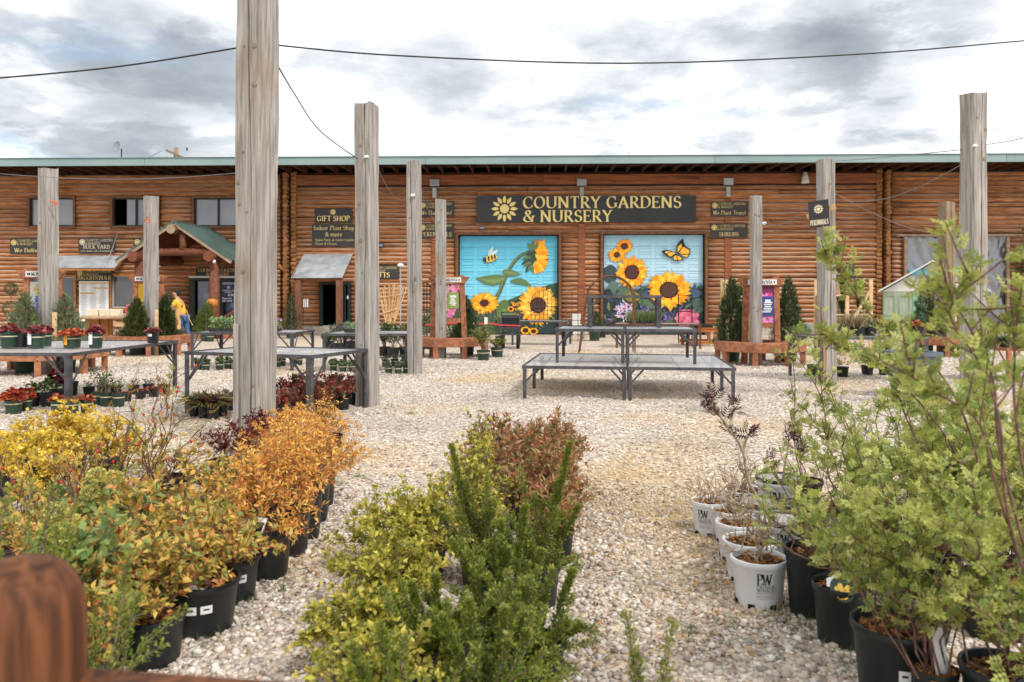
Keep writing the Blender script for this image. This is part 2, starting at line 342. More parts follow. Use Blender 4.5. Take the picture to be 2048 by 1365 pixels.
# ------------------------------------------------------------------ ground and gravel
def ground_mat():
    m = bpy.data.materials.new('gravel_ground'); m.use_nodes = True; nt = m.node_tree; N = nt.nodes; L = nt.links
    b = N['Principled BSDF']; b.inputs['Roughness'].default_value = .9; b.inputs['Specular IOR Level'].default_value = .2
    tc = N.new('ShaderNodeTexCoord')
    v = N.new('ShaderNodeTexVoronoi'); v.inputs['Scale'].default_value = 26; L.new(tc.outputs['Object'], v.inputs['Vector'])
    cr = N.new('ShaderNodeValToRGB'); L.new(v.outputs['Color'], cr.inputs[0]); cr.color_ramp.interpolation = 'CONSTANT'
    cols = [(0, S(166, 152, 138)), (.12, S(214, 200, 184)), (.34, S(202, 186, 168)), (.5, S(222, 210, 196)), (.66, S(176, 164, 154)), (.78, S(212, 190, 168)), (.92, S(126, 110, 98))]
    e = cr.color_ramp.elements; e[0].position = 0; e[0].color = (*cols[0][1], 1); e[1].position = cols[1][0]; e[1].color = (*cols[1][1], 1)
    for p, c in cols[2:]:
        x = e.new(p); x.color = (*c, 1)
    n1 = N.new('ShaderNodeTexNoise'); n1.inputs['Scale'].default_value = .42; n1.inputs['Detail'].default_value = 9; n1.inputs['Roughness'].default_value = .68; L.new(tc.outputs['Object'], n1.inputs['Vector'])
    r1 = N.new('ShaderNodeMapRange'); L.new(n1.outputs['Fac'], r1.inputs[0]); r1.inputs[1].default_value = .50; r1.inputs[2].default_value = .68; r1.inputs[4].default_value = .68
    mx = N.new('ShaderNodeMix'); mx.data_type = 'RGBA'; L.new(r1.outputs[0], mx.inputs[0]); L.new(cr.outputs[0], mx.inputs[6]); mx.inputs[7].default_value = (*S(214, 186, 140), 1)
    n2 = N.new('ShaderNodeTexNoise'); n2.inputs['Scale'].default_value = 1.4; n2.inputs['Detail'].default_value = 5; L.new(tc.outputs['Object'], n2.inputs['Vector'])
    r2 = N.new('ShaderNodeMapRange'); L.new(n2.outputs['Fac'], r2.inputs[0]); r2.inputs[1].default_value = .3; r2.inputs[2].default_value = .7; r2.inputs[3].default_value = .8; r2.inputs[4].default_value = 1.08
    mu = N.new('ShaderNodeMix'); mu.data_type = 'RGBA'; mu.blend_type = 'MULTIPLY'; mu.inputs[0].default_value = 1; L.new(mx.outputs[2], mu.inputs[6]); L.new(r2.outputs[0], mu.inputs[7])
    L.new(mu.outputs[2], b.inputs['Base Color'])
    bp = N.new('ShaderNodeBump'); bp.inputs['Strength'].default_value = .9; bp.inputs['Distance'].default_value = .03; bp.invert = True
    L.new(v.outputs['Distance'], bp.inputs['Height']); L.new(bp.outputs[0], b.inputs['Normal'])
    return m
GROUND = ground_mat()
def build_ground():
    mb = MB(); xs = [-300, -60, -20, -8, 0, 8, 20, 60, 300]; ys = [-60, -4, 2, 6, 12, 20, 32, 60, 140, 600]
    for y in ys:
        for x in xs: mb.v.append((x, y, 0)); mb.c.append(None)
    n = len(xs)
    for j in range(len(ys) - 1):
        for i in range(n - 1): mb.f.append((j * n + i, j * n + i + 1, (j + 1) * n + i + 1, (j + 1) * n + i))
    mb.build('ground', GROUND, kind='structure')
build_ground()
STONE = pm('river_stone', None or (1, 1, 1), attr=True, rough=.8, spec=.3, bump=.15, bdist=.004, bns=60)
def build_gravel():
    rng = np.random.default_rng(7)
    pal = np.array([S(208, 196, 180), S(224, 214, 204), S(192, 176, 160), S(174, 160, 148), S(216, 205, 196), S(198, 176, 160), S(164, 154, 148), S(232, 226, 216), S(144, 126, 114), S(210, 190, 164)])
    pw = np.array([.18, .16, .14, .1, .12, .09, .07, .06, .04, .04])
    ico = bmesh.new(); bmesh.ops.create_icosphere(ico, subdivisions=1, radius=1)
    tv1 = np.array([v.co[:] for v in ico.verts]); tf1 = np.array([[v.index for v in f.verts] for f in ico.faces]); ico.free()
    tv2 = np.array([(1, 0, 0), (-1, 0, 0), (0, 1, 0), (0, -1, 0), (0, 0, 1), (0, 0, -1)], float)
    tf2 = np.array([(0, 2, 4), (2, 1, 4), (1, 3, 4), (3, 0, 4)])
    def zone(name, y0, y1, dens, s0, s1, tv, tf, label):
        n = int(.66 * (y1 * y1 - y0 * y0) * dens * 1.12)
        y = np.sqrt(rng.uniform(y0 * y0, y1 * y1, n)); x = rng.uniform(-1, 1, n) * (.66 * y + .25)
        s = rng.lognormal(math.log(s0), .33, n).clip(s0 * .5, s1)
        sx, sy, sz = s * rng.uniform(.8, 1.3, n), s * rng.uniform(.7, 1.0, n), s * rng.uniform(.38, .7, n)
        a = rng.uniform(0, 6.283, n); ca, sa = np.cos(a), np.sin(a); tl = rng.normal(0, .22, n)
        V = tv[None] * np.stack([sx, sy, sz], 1)[:, None] * (1 + rng.normal(0, .12, (n, len(tv), 1)))
        X = V[..., 0] * ca[:, None] - V[..., 1] * sa[:, None]; Y = V[..., 0] * sa[:, None] + V[..., 1] * ca[:, None]; Z = V[..., 2] + X * tl[:, None]
        V = np.stack([X + x[:, None], Y + y[:, None], Z + (sz * rng.uniform(.1, .75, n))[:, None]], -1).reshape(-1, 3)
        Fc = (tf[None] + (np.arange(n) * len(tv))[:, None, None]).reshape(-1, 3)
        C = pal[rng.choice(len(pal), n, p=pw / pw.sum())] * rng.uniform(.76, 1.06, (n, 1))
        w = np.sin(x * 1.1 + 1.3 * np.sin(y * .55)) + np.sin(y * .83 + x * .37 + 2) + .7 * np.sin(x * 2.7 - y * 1.9); w = np.clip((w - .5) / 1.2, 0, 1)[:, None]; C = C * (1 - w + w * np.array((.98, .90, .74))); d = np.clip(np.sin(x * 1.9 - y * .7 + 4) + np.sin(y * 2.3 + x * .9) - .8, 0, 1)[:, None]; C = C * (1 - .22 * d)
        np_mesh(name, V, Fc, STONE, None, np.repeat(C, len(tv), 0), smooth=True, kind='stuff')['label'] = label
    zone('gravel', 2.3, 6.2, 2150, .0118, .029, tv1, tf1, 'loose cream and grey river gravel close to the camera')
    zone('gravel', 6.2, 15, 900, .0140, .030, tv2, tf2, 'pale gravel spread across the open middle of the yard')
    zone('gravel', 15, 23, 420, .0185, .036, tv2, tf2, 'pale gravel spread toward the building')
build_gravel()
# ------------------------------------------------------------------ the log building
PSI = math.radians(-1.5); B0 = Vector((0, 31.9, 0))
BX = Vector((math.cos(PSI), math.sin(PSI), 0)); BY = Vector((-math.sin(PSI), math.cos(PSI), 0))
def W(px, py, yo=0.0):
    """photo pixel -> (x, z) on the facade plane shifted yo metres (building coordinates)"""
    d = Vector(((px - 1024) / F, 1, (HZ - py) / F)); t = (yo + B0.dot(BY)) / d.dot(BY); p = d * t
    return (p - B0).dot(BX), CAMH + p.z
def BW(x, y, z): return B0 + BX * x + BY * y + Vector((0, 0, z))
LOG = None
def log_mat():
    m = bpy.data.materials.new('log_siding'); m.use_nodes = True; nt = m.node_tree; N = nt.nodes; L = nt.links
    b = N['Principled BSDF']; b.inputs['Roughness'].default_value = .62; b.inputs['Specular IOR Level'].default_value = .3
    tc = N.new('ShaderNodeTexCoord'); oi = N.new('ShaderNodeObjectInfo')
    def noise(sc, s, det=6, rough=.6):
        mp = N.new('ShaderNodeMapping'); L.new(tc.outputs['Object'], mp.inputs[0]); mp.inputs['Scale'].default_value = sc
        cb = N.new('ShaderNodeCombineXYZ'); mu = N.new('ShaderNodeMath'); mu.operation = 'MULTIPLY'; mu.inputs[1].default_value = 51; L.new(oi.outputs['Random'], mu.inputs[0])
        L.new(mu.outputs[0], cb.inputs[0]); L.new(mu.outputs[0], cb.inputs[1]); L.new(cb.outputs[0], mp.inputs['Location'])
        t = N.new('ShaderNodeTexNoise'); t.inputs['Scale'].default_value = s; t.inputs['Detail'].default_value = det; t.inputs['Roughness'].default_value = rough
        L.new(mp.outputs[0], t.inputs['Vector']); return t.outputs['Fac']
    g = noise((.9, 9, 13), 2.2)
    cr = N.new('ShaderNodeValToRGB'); L.new(g, cr.inputs[0]); e = cr.color_ramp.elements
    e[0].position = .32; e[0].color = (*S(104, 64, 38), 1); e[1].position = .68; e[1].color = (*S(206, 142, 90), 1)
    x = e.new(.5); x.color = (*S(164, 103, 60), 1)
    rr = N.new('ShaderNodeMapRange'); L.new(oi.outputs['Random'], rr.inputs[0]); rr.inputs[3].default_value = .7; rr.inputs[4].default_value = 1.26
    h = N.new('ShaderNodeHueSaturation'); L.new(rr.outputs[0], h.inputs['Value']); L.new(cr.outputs[0], h.inputs['Color'])
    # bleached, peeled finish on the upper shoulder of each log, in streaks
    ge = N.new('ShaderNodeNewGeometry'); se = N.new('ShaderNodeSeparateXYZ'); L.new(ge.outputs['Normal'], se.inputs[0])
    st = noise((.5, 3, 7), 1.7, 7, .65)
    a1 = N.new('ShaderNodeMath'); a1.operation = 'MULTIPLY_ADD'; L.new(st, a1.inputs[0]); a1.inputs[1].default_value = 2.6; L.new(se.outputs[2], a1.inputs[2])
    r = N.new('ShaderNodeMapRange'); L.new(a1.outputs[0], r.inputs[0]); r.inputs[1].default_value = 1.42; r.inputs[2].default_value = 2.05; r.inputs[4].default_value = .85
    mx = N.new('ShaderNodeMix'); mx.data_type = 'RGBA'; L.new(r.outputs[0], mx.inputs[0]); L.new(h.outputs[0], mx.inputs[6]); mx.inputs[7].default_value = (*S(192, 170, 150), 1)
    nf = N.new('ShaderNodeTexNoise'); nf.inputs['Scale'].default_value = .42; nf.inputs['Detail'].default_value = 7; nf.inputs['Roughness'].default_value = .65; L.new(tc.outputs['Object'], nf.inputs['Vector'])
    rf = N.new('ShaderNodeMapRange'); L.new(nf.outputs['Fac'], rf.inputs[0]); rf.inputs[1].default_value = .42; rf.inputs[2].default_value = .68; rf.inputs[4].default_value = .3
    fd = N.new('ShaderNodeMix'); fd.data_type = 'RGBA'; L.new(rf.outputs[0], fd.inputs[0]); L.new(mx.outputs[2], fd.inputs[6]); fd.inputs[7].default_value = (*S(150, 122, 98), 1)
    rd = N.new('ShaderNodeMapRange'); L.new(nf.outputs['Fac'], rd.inputs[0]); rd.inputs[1].default_value = .30; rd.inputs[2].default_value = .5; rd.inputs[3].default_value = .66
    hd = N.new('ShaderNodeHueSaturation'); L.new(rd.outputs[0], hd.inputs['Value']); L.new(fd.outputs[2], hd.inputs['Color']); hd.inputs['Saturation'].default_value = 1.02
    L.new(hd.outputs[0], b.inputs['Base Color'])
    bp = N.new('ShaderNodeBump'); bp.inputs['Strength'].default_value = .5; bp.inputs['Distance'].default_value = .015; L.new(g, bp.inputs['Height']); L.new(bp.outputs[0], b.inputs['Normal'])
    return m
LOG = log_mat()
LOG_END = pm('log_end_grain', S(120, 78, 42), S(160, 112, 66), ns=9, rough=.8, bump=.3, rnd=.2)
TRIM = pm('brown_trim', S(92, 58, 36), S(128, 88, 58), sc=(2, 2, 8), ns=3, rough=.7, rnd=.1)
FASCIA_WOOD = pm('wide_board', S(118, 66, 36), S(164, 98, 56), sc=(.5, 4, 9), ns=2.2, det=8, rough=.65, bump=.2, rnd=.1, spots=(S(54, 30, 18), 1.3, .6, .8, (.4, 1, .3)))
TEAL = pm('teal_metal', S(130, 152, 153), S(142, 163, 163), ns=.6, rough=.45, metal=.1, spec=.4)
GREEN_METAL = pm('green_roof_metal', S(74, 95, 90), S(90, 111, 106), ns=1.5, rough=.4, metal=.25)
GALV = pm('galvanised_sheet', S(150, 155, 161), S(184, 188, 192), ns=2.4, rough=.5, metal=.15, rnd=.1)
RAFTER = pm('rafter_wood', S(70, 40, 24), S(100, 60, 36), ns=5, rough=.8, rnd=.2)
GLASS_GREY = pm('window_glass', S(116, 122, 132), S(136, 138, 144), ns=.8, rough=.06, spec=1.0)
GLASS_DARK = pm('screen_glass', S(66, 66, 72), S(86, 84, 88), ns=.8, rough=.12, spec=.8)
GLASS_BLUE = pm('door_glass', S(30, 44, 76), S(72, 92, 128), ns=3, rough=.05, spec=1.0)
GREEN_FRAME = pm('dark_green_paint', S(22, 38, 34), S(30, 48, 42), ns=4, rough=.5)
GOLD_TRIM = pm('honey_trim', S(146, 92, 40), S(176, 118, 60), sc=(2, 2, 6), ns=4, rough=.6, rnd=.1)
CONCRETE = pm('concrete', S(158, 150, 138), S(186, 178, 166), ns=3, rough=.9, bump=.2, spots=(S(120, 108, 92), 2, .55, .8, (1, 1, 2)))
SIGN_DARK = pm('sign_board', S(50, 48, 48), S(60, 58, 58), ns=2, rough=.55, rnd=.08)
BANNER = pm('banner_vinyl', S(44, 44, 46), S(54, 54, 56), ns=1.2, rough=.45, bump=.4, bdist=.03, bns=1.1)
YELLOW_INK = pm('yellow_print', S(248, 222, 138), S(250, 228, 150), ns=2, rough=.5)
CREAM_INK = pm('cream_print', S(246, 234, 198), rough=.5)
WHITE_INK = pm('white_print', S(226, 230, 236), rough=.5)

bld = thing('log_building', 'long brown log building with pale teal roof edge and wide open eaves', 'building', B0, PSI)
XL, XR, ZT = -23.5, 24.0, 6.42
XC1, XC2 = W(578, 500)[0], W(1768, 500)[0]
def R(x0, y0, x1, y1, yo=0.0):
    a = W(x0, y1, yo); b = W(x1, y0, yo); return [a[0], a[1], b[0], b[1]]     # x0,z0,x1,z1
op_windows = [R(62, 397, 149, 453), R(228, 397, 318, 453), R(390, 397, 484, 453)]
op_low = [R(62, 554, 151, 613), R(226, 552, 320, 616)]
op_door_green = R(386, 556, 500, 668); op_door_green[1] = 0
op_gift = R(645, 569, 698, 655); op_gift[1] = .35
op_gar1 = R(917, 470, 1117, 670); op_gar2 = R(1206, 468, 1409, 670); op_gar1[1] = op_gar2[1] = 0
op_sheet = R(1811, 474, 2008, 652)
OPEN = op_windows + op_low + [op_door_green, op_gift, op_gar1, op_gar2, op_sheet]
def build_logs():
    rng = random.Random(3); sp = .1745; r = .1; z = .44; rows = 0
    while z < ZT - .03:
        if z > 6.0 : cuts = [(XL, XC1 - .35), (XC2 + .3, XR)]
        else: cuts = [(XL, XC1 - .35), (XC1 + .25, XC2 - .3), (XC2 + .3, XR)]
        for o in OPEN:
            if o[1] - .07 < z < o[3] + .07:
                nc = []
                for a, b in cuts:
                    if o[2] + .1 <= a or o[0] - .1 >= b: nc.append((a, b)); continue
                    if o[0] - .1 > a + .1: nc.append((a, o[0] - .1))
                    if o[2] + .1 < b - .1: nc.append((o[2] + .1, b))
                cuts = nc
        segs = []
        for a, b in cuts:
            while b - a > 15:
                c = a + rng.uniform(7, 12); segs.append((a, c)); a = c + .006
            segs.append((a, b))
        for a, b in segs:
            mb = MB(); k = max(2, int((b - a) / 1.3)); prof = [(-100, .55), (-62, .85), (-25, 1), (12, 1), (48, .9), (80, .8), (100, .5)]
            zz = z + rng.uniform(-.012, .012); rr = r * rng.uniform(.87, 1.08); y0 = rng.uniform(-.012, .012)
            for i in range(k + 1):
                x = a + (b - a) * i / k; j1, j2, j3 = rng.uniform(-.01, .01), rng.uniform(-.008, .008), rng.uniform(.94, 1.06)
                for d, q in prof:
                    t = math.radians(d); mb.v.append((x, .02 + y0 - rr * j3 * math.cos(t) * (1 if abs(d) < 90 else 1) + j2, zz + rr * .96 * math.sin(t) + j1)); mb.c.append(None)
            n = len(prof)
            for i in range(k):
                for j in range(n - 1): mb.f.append((i * n + j, (i + 1) * n + j, (i + 1) * n + j + 1, i * n + j + 1))
            mb.f.append(tuple(range(n))); mb.f.append(tuple(k * n + j for j in reversed(range(n))))
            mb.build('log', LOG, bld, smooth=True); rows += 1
        z += sp
build_logs()
def build_shell():
    # backing wall with real openings, end walls and back wall
    xs = sorted({XL, XR, *[o[0] for o in OPEN], *[o[2] for o in OPEN]}); zs = sorted({.36, ZT + .1, *[max(o[1], .36) for o in OPEN], *[o[3] for o in OPEN]})
    mb = MB()
    for i in range(len(xs) - 1):
        for j in range(len(zs) - 1):
            cx, cz = (xs[i] + xs[i + 1]) / 2, (zs[j] + zs[j + 1]) / 2
            if any(o[0] < cx < o[2] and o[1] < cz < o[3] for o in OPEN): continue
            mb.add([(xs[i], .05, zs[j]), (xs[i + 1], .05, zs[j]), (xs[i + 1], .05, zs[j + 1]), (xs[i], .05, zs[j + 1])], [(0, 1, 2, 3)])
    mb.add([(XL, .05, 0), (XL, 18, 0), (XL, 18, 6.5), (XL, .05, 6.5)], [(3, 2, 1, 0)]); mb.add([(XR, .05, 0), (XR, 18, 0), (XR, 18, 6.5), (XR, .05, 6.5)], [(0, 1, 2, 3)])
    mb.add([(XL, 18, 0), (XR, 18, 0), (XR, 18, 6.5), (XL, 18, 6.5)], [(3, 2, 1, 0)])
    mb.build('backing_wall', pm('chinking', S(66, 42, 28), S(86, 56, 38), ns=4, rough=.9), bld)
    mb = MB()
    edges = sorted([(op_gar1[0], op_gar1[2]), (op_gar2[0], op_gar2[2]), (op_door_green[0], op_door_green[2])]); a = XL
    for e0, e1 in edges + [(XR, XR)]:
        if e0 - a > .05: mb.box(((a + e0) / 2, .0, .17), (e0 - a, .16, .38))
        a = e1
    mb.build('foundation', CONCRETE, bld, bevel=.01)
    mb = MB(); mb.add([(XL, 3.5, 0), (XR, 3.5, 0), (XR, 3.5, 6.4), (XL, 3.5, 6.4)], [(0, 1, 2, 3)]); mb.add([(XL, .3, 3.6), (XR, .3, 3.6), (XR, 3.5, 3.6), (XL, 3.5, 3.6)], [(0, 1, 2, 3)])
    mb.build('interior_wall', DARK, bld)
    # roof: sheet, fascia, soffit deck, rafters
    OV = 2.0
    rf = MB(); rf.add([(XL - .6, -OV, 6.78), (XR + .6, -OV, 6.78), (XR + .6, 9, 7.4), (XL - .6, 9, 7.4)], [(0, 1, 2, 3)])
    rf.add([(XL - .6, 9, 7.4), (XR + .6, 9, 7.4), (XR + .6, 18.6, 6.75), (XL - .6, 18.6, 6.75)], [(0, 1, 2, 3)])
    rf.add([(XL - .6, -OV, 6.69), (XR + .6, -OV, 6.69), (XR + .6, .1, 6.70), (XL - .6, .1, 6.70)], [(3, 2, 1, 0)])
    roof = rf.build('roof', pm('soffit_deck', S(52, 34, 24), S(72, 48, 34), ns=3, rough=.9), bld)
    fx = [XL - .6, -13.9, -3.2, 7.6, 18.3, XR + .6]
    for i in range(5):
        f = MB(); f.box(((fx[i] + fx[i + 1]) / 2, -OV - .025, 6.64), (fx[i + 1] - fx[i] - .006, .05, .29)); f.box(((fx[i] + fx[i + 1]) / 2, -OV + .02, 6.797), (fx[i + 1] - fx[i] - .006, .24, .02))
        f.build('fascia_panel', TEAL, roof, bevel=.008)
    x = XL
    rng = random.Random(5)
    while x < XR + .4:
        r = MB(); r.box((x + rng.uniform(-.02, .02), -OV / 2 + .05, 6.58), (.05, OV - .02, .20)); r.build('rafter', RAFTER, roof); x += .61
    # wide board under the eaves of the middle bay
    x = XC1 + .25; ws = [5.6, 4.4, 6.2, 5.0, 9]
    for w in ws:
        e = min(x + w, XC2 - .3); b = MB(); b.box(((x + e) / 2, -.03, 6.21), (e - x - .006, .1, .40)); b.build('wide_board', FASCIA_WOOD, bld, bevel=.006); x = e
        if x >= XC2 - .31: break
    # crossing log ends at the two corners
    rng = random.Random(9)
    for xc, sgn in ((XC1, 1), (XC2, -1)):
        z = .3; i = 0
        while z < ZT:
            L = MB(); rr = rng.uniform(.095, .115)
            L.tube([(xc + rng.uniform(-.015, .015) - sgn * .09, .1, z), (xc - sgn * .09, -.20 - rng.uniform(0, .07), z)], [rr, rr * .97], 10); L.build('log_end', LOG_END, bld)
            L = MB(); L.tube([(xc + sgn * .32, .0, z + .087), (xc + sgn * rng.uniform(.09, .13), .0, z + .087)], [rr * 1.08, rr * 1.05], 10); L.build('log_end', LOG_END, bld)
            z += .1745; i += 1
build_shell()

def window(o, panes, frame_m, trim_m, glass, nm='window', open_gap=None, sill=True):
    w = MB(); x0, z0, x1, z1 = o; t = .09
    for (a, b, c, d) in ((x0 - t, x1 + t, z1, z1 + t), (x0 - t, x1 + t, z0 - t, z0), (x0 - t, x0, z0, z1), (x1, x1 + t, z0, z1)):
        w.box(((a + b) / 2, -.05, (c + d) / 2), (b - a, .16, d - c))
    win = w.build(nm, trim_m, bld, bevel=.006)
    f = MB(); t = .045
    for (a, b, c, d) in ((x0, x1, z1 - t, z1), (x0, x1, z0, z0 + t), (x0, x0 + t, z0 + t, z1 - t), (x1 - t, x1, z0 + t, z1 - t)):
        f.box(((a + b) / 2, .0, (c + d) / 2), (b - a, .1, d - c))
    if panes == 2: f.box(((x0 + x1) / 2, -.005, (z0 + z1) / 2), (.05, .09, z1 - z0 - 2 * t))
    f.build('window_frame', frame_m, win)
    k = panes; ww = (x1 - x0) / k
    for i in range(k):
        a, b = x0 + ww * i, x0 + ww * (i + 1)
        if open_gap and i == 0: a = a + ww * open_gap
        g = MB(); g.box(((a + b) / 2, .03 + .012 * i, (z0 + z1) / 2), (b - a - .03, .012, z1 - z0 - .05)); g.build('pane', glass, win)
    return win
for i, o in enumerate(op_windows): window(o, 2, GREEN_FRAME, TRIM, GLASS_GREY, open_gap=.55 if i == 1 else None)
for o in op_low: window(o, 1, pm('white_frame', S(180, 180, 176), rough=.5), GOLD_TRIM, GLASS_DARK)

# ---- gift-shop doorway
def gift_door():
    x0, z0, x1, z1 = op_gift; d = MB()
    for a, b, c, e in ((x0 - .09, x0 + .03, z0, z1 + .08), (x1 - .03, x1 + .09, z0, z1 + .08), (x0 + .03, x1 - .03, z1 - .02, z1 + .08)): d.box(((a + b) / 2, -.03, (c + e) / 2), (b - a, .18, e - c))
    dr = d.build('door', GREEN_FRAME, bld, bevel=.005)
    l = MB(); l.box((x1 - .15, .25, (z0 + z1) / 2), (.05, .6, z1 - z0 - .05)); l.build('door_leaf', GREEN_FRAME, dr)
    l = MB(); l.box((x1 - .02, -.13, 1.5), (.06, .015, .12)); l.build('notice', LABEL_WHITE, dr)
    s = MB(); s.box(((x0 + x1) / 2, -.25, .17), (x1 - x0 + .5, .45, .33)); s.build('door_step', CONCRETE, bld, bevel=.01)
gift_door()
# ---- main entrance under the porch
def entrance():
    x0, z0, x1, z1 = op_door_green; d = MB()
    for a, b, c, e in ((x0 - .1, x0 + .12, 0, z1), (x1 - .1, x1 + .1, 0, z1), (x0 + .12, x1 - .1, z1 - .12, z1)): d.box(((a + b) / 2, -.02, (c + e) / 2), (b - a, .2, e - c))
    xm = W(445, 600)[0]; d.box((xm, -.02, (z1 - .12) / 2), (.16, .18, z1 - .12)); d.box(((x0 + x1) / 2, .0, .35), (x1 - x0 - .22, .1, .7))
    dr = d.build('entrance_door', GREEN_FRAME, bld, bevel=.006)
    for a, b in ((x0 + .2, xm - .1), (xm + .1, x1 - .12)):
        g = MB(); g.box(((a + b) / 2, .01, (z1 - .16 + .75) / 2), (b - a, .02, z1 - .16 - .72)); g.build('pane', GLASS_BLUE, dr)
    l = MB(); l.box(((x0 + x1) / 2, -.13, z1 + .03), (x1 - x0 + .2, .06, .07)); l.build('door_head', LABEL_WHITE, dr)
    p = MB(); a, b = W(446, 562)[0], W(482, 562)[0]; zz0, zz1 = W(450, 606)[1], W(450, 563)[1]; p.box(((a + b) / 2, -.13, (zz0 + zz1) / 2), (b - a, .01, zz1 - zz0)); ps = p.build('window_poster', pm('navy_poster', S(34, 52, 92), S(44, 62, 102), rough=.5), dr)
    t = MB(); lettering(t, 'OFFICES OF', a + .04, zz1 - .13, .085, -.142, bold=1.4)
    emblem(t, (a + b) / 2 - .08, zz1 - .25, .085, -.142, 8)
    lettering(t, 'COUNTRY GARDENS', a + .03, zz1 - .40, .05, -.142, bold=1.4, width=b - a - .08); lettering(t, '& NURSERY', a + .12, zz1 - .47, .05, -.142, bold=1.4)
    lettering(t, 'RCM', a + .26, zz1 - .60, .09, -.142, bold=1.6); lettering(t, 'Please enter', a + .02, zz1 - .72, .065, -.142, bold=1.7); lettering(t, 'GIFT SHOP', a + .02, zz1 - .83, .07, -.142, bold=1.7)
    t.poly([(b - .2, -.142, zz1 - .76), (b - .2, -.142, zz1 - .86), (b - .05, -.142, zz1 - .81)]); t.build('lettering', WHITE_INK, dr)
    n = MB(); a, b = W(407, 578)[0], W(421, 578)[0]; n.box(((a + b) / 2, -.01, 1.55), (b - a, .006, .24)); n.box(((a + b) / 2 - .03, -.01, 1.2), (b - a, .006, .2)); n.build('notice', pm('faded_notice', S(150, 160, 168), rough=.5), dr)
entrance()

# ---- garage doors with murals
def mural_paint(name, stops, hill, hillcol, hillc2):
    """painted door ground: sky tones by height, painted foliage below a wavering line"""
    m = bpy.data.materials.new(name); m.use_nodes = True; nt = m.node_tree; N = nt.nodes; L = nt.links
    b = N['Principled BSDF']; b.inputs['Roughness'].default_value = .5; b.inputs['Specular IOR Level'].default_value = .3
    tc = N.new('ShaderNodeTexCoord'); sp = N.new('ShaderNodeSeparateXYZ'); L.new(tc.outputs['Object'], sp.inputs[0])
    n1 = N.new('ShaderNodeTexNoise'); n1.inputs['Scale'].default_value = 1.1; n1.inputs['Detail'].default_value = 4; L.new(tc.outputs['Object'], n1.inputs['Vector'])
    z = N.new('ShaderNodeMath'); z.operation = 'MULTIPLY_ADD'; L.new(n1.outputs['Fac'], z.inputs[0]); z.inputs[1].default_value = .9; L.new(sp.outputs[2], z.inputs[2])
    r = N.new('ShaderNodeMapRange'); L.new(z.outputs[0], r.inputs[0]); r.inputs[1].default_value = .45; r.inputs[2].default_value = 4.5
    cr = N.new('ShaderNodeValToRGB'); L.new(r.outputs[0], cr.inputs[0]); e = cr.color_ramp.elements
    e[0].position = stops[0][0]; e[0].color = (*stops[0][1], 1); e[1].position = stops[-1][0]; e[1].color = (*stops[-1][1], 1)
    for p, c in stops[1:-1]: x = e.new(p); x.color = (*c, 1)
    n2 = N.new('ShaderNodeTexNoise'); n2.inputs['Scale'].default_value = 3.5; n2.inputs['Detail'].default_value = 5; n2.inputs['Distortion'].default_value = 1.2; L.new(tc.outputs['Object'], n2.inputs['Vector'])
    hl = N.new('ShaderNodeMath'); hl.operation = 'MULTIPLY_ADD'; L.new(sp.outputs[0], hl.inputs[0]); hl.inputs[1].default_value = hill[1]; hl.inputs[2].default_value = hill[0]
    h2 = N.new('ShaderNodeMath'); h2.operation = 'MULTIPLY_ADD'; L.new(n2.outputs['Fac'], h2.inputs[0]); h2.inputs[1].default_value = .8; L.new(hl.outputs[0], h2.inputs[2])
    df = N.new('ShaderNodeMath'); df.operation = 'SUBTRACT'; L.new(h2.outputs[0], df.inputs[0]); L.new(sp.outputs[2], df.inputs[1])
    rr = N.new('ShaderNodeMapRange'); L.new(df.outputs[0], rr.inputs[0]); rr.inputs[1].default_value = -.06; rr.inputs[2].default_value = .12
    hc = N.new('ShaderNodeMix'); hc.data_type = 'RGBA'; r3 = N.new('ShaderNodeMapRange'); L.new(n2.outputs['Fac'], r3.inputs[0]); r3.inputs[1].default_value = .38; r3.inputs[2].default_value = .62
    L.new(r3.outputs[0], hc.inputs[0]); hc.inputs[6].default_value = (*hillcol, 1); hc.inputs[7].default_value = (*hillc2, 1)
    mx = N.new('ShaderNodeMix'); mx.data_type = 'RGBA'; L.new(rr.outputs[0], mx.inputs[0]); L.new(cr.outputs[0], mx.inputs[6]); L.new(hc.outputs[2], mx.inputs[7])
    L.new(mx.outputs[2], b.inputs['Base Color']); return m
MUR1 = mural_paint('mural_sky_ground', [(0, S(176, 220, 232)), (.35, S(136, 212, 232)), (.7, S(112, 202, 228)), (1, S(92, 182, 214))], (.62, .40), S(40, 58, 62), S(74, 96, 66))
MUR1.node_tree  # sky door
MUR2 = mural_paint('mural_dusk_ground', [(0, S(92, 124, 172)), (.35, S(150, 190, 224)), (.6, S(186, 218, 232)), (1, S(158, 204, 222))], (1.55, .03), S(36, 46, 58), S(66, 88, 72))
PAINT = pm('mural_paint', (1, 1, 1), attr=True, rough=.5, spec=.3)
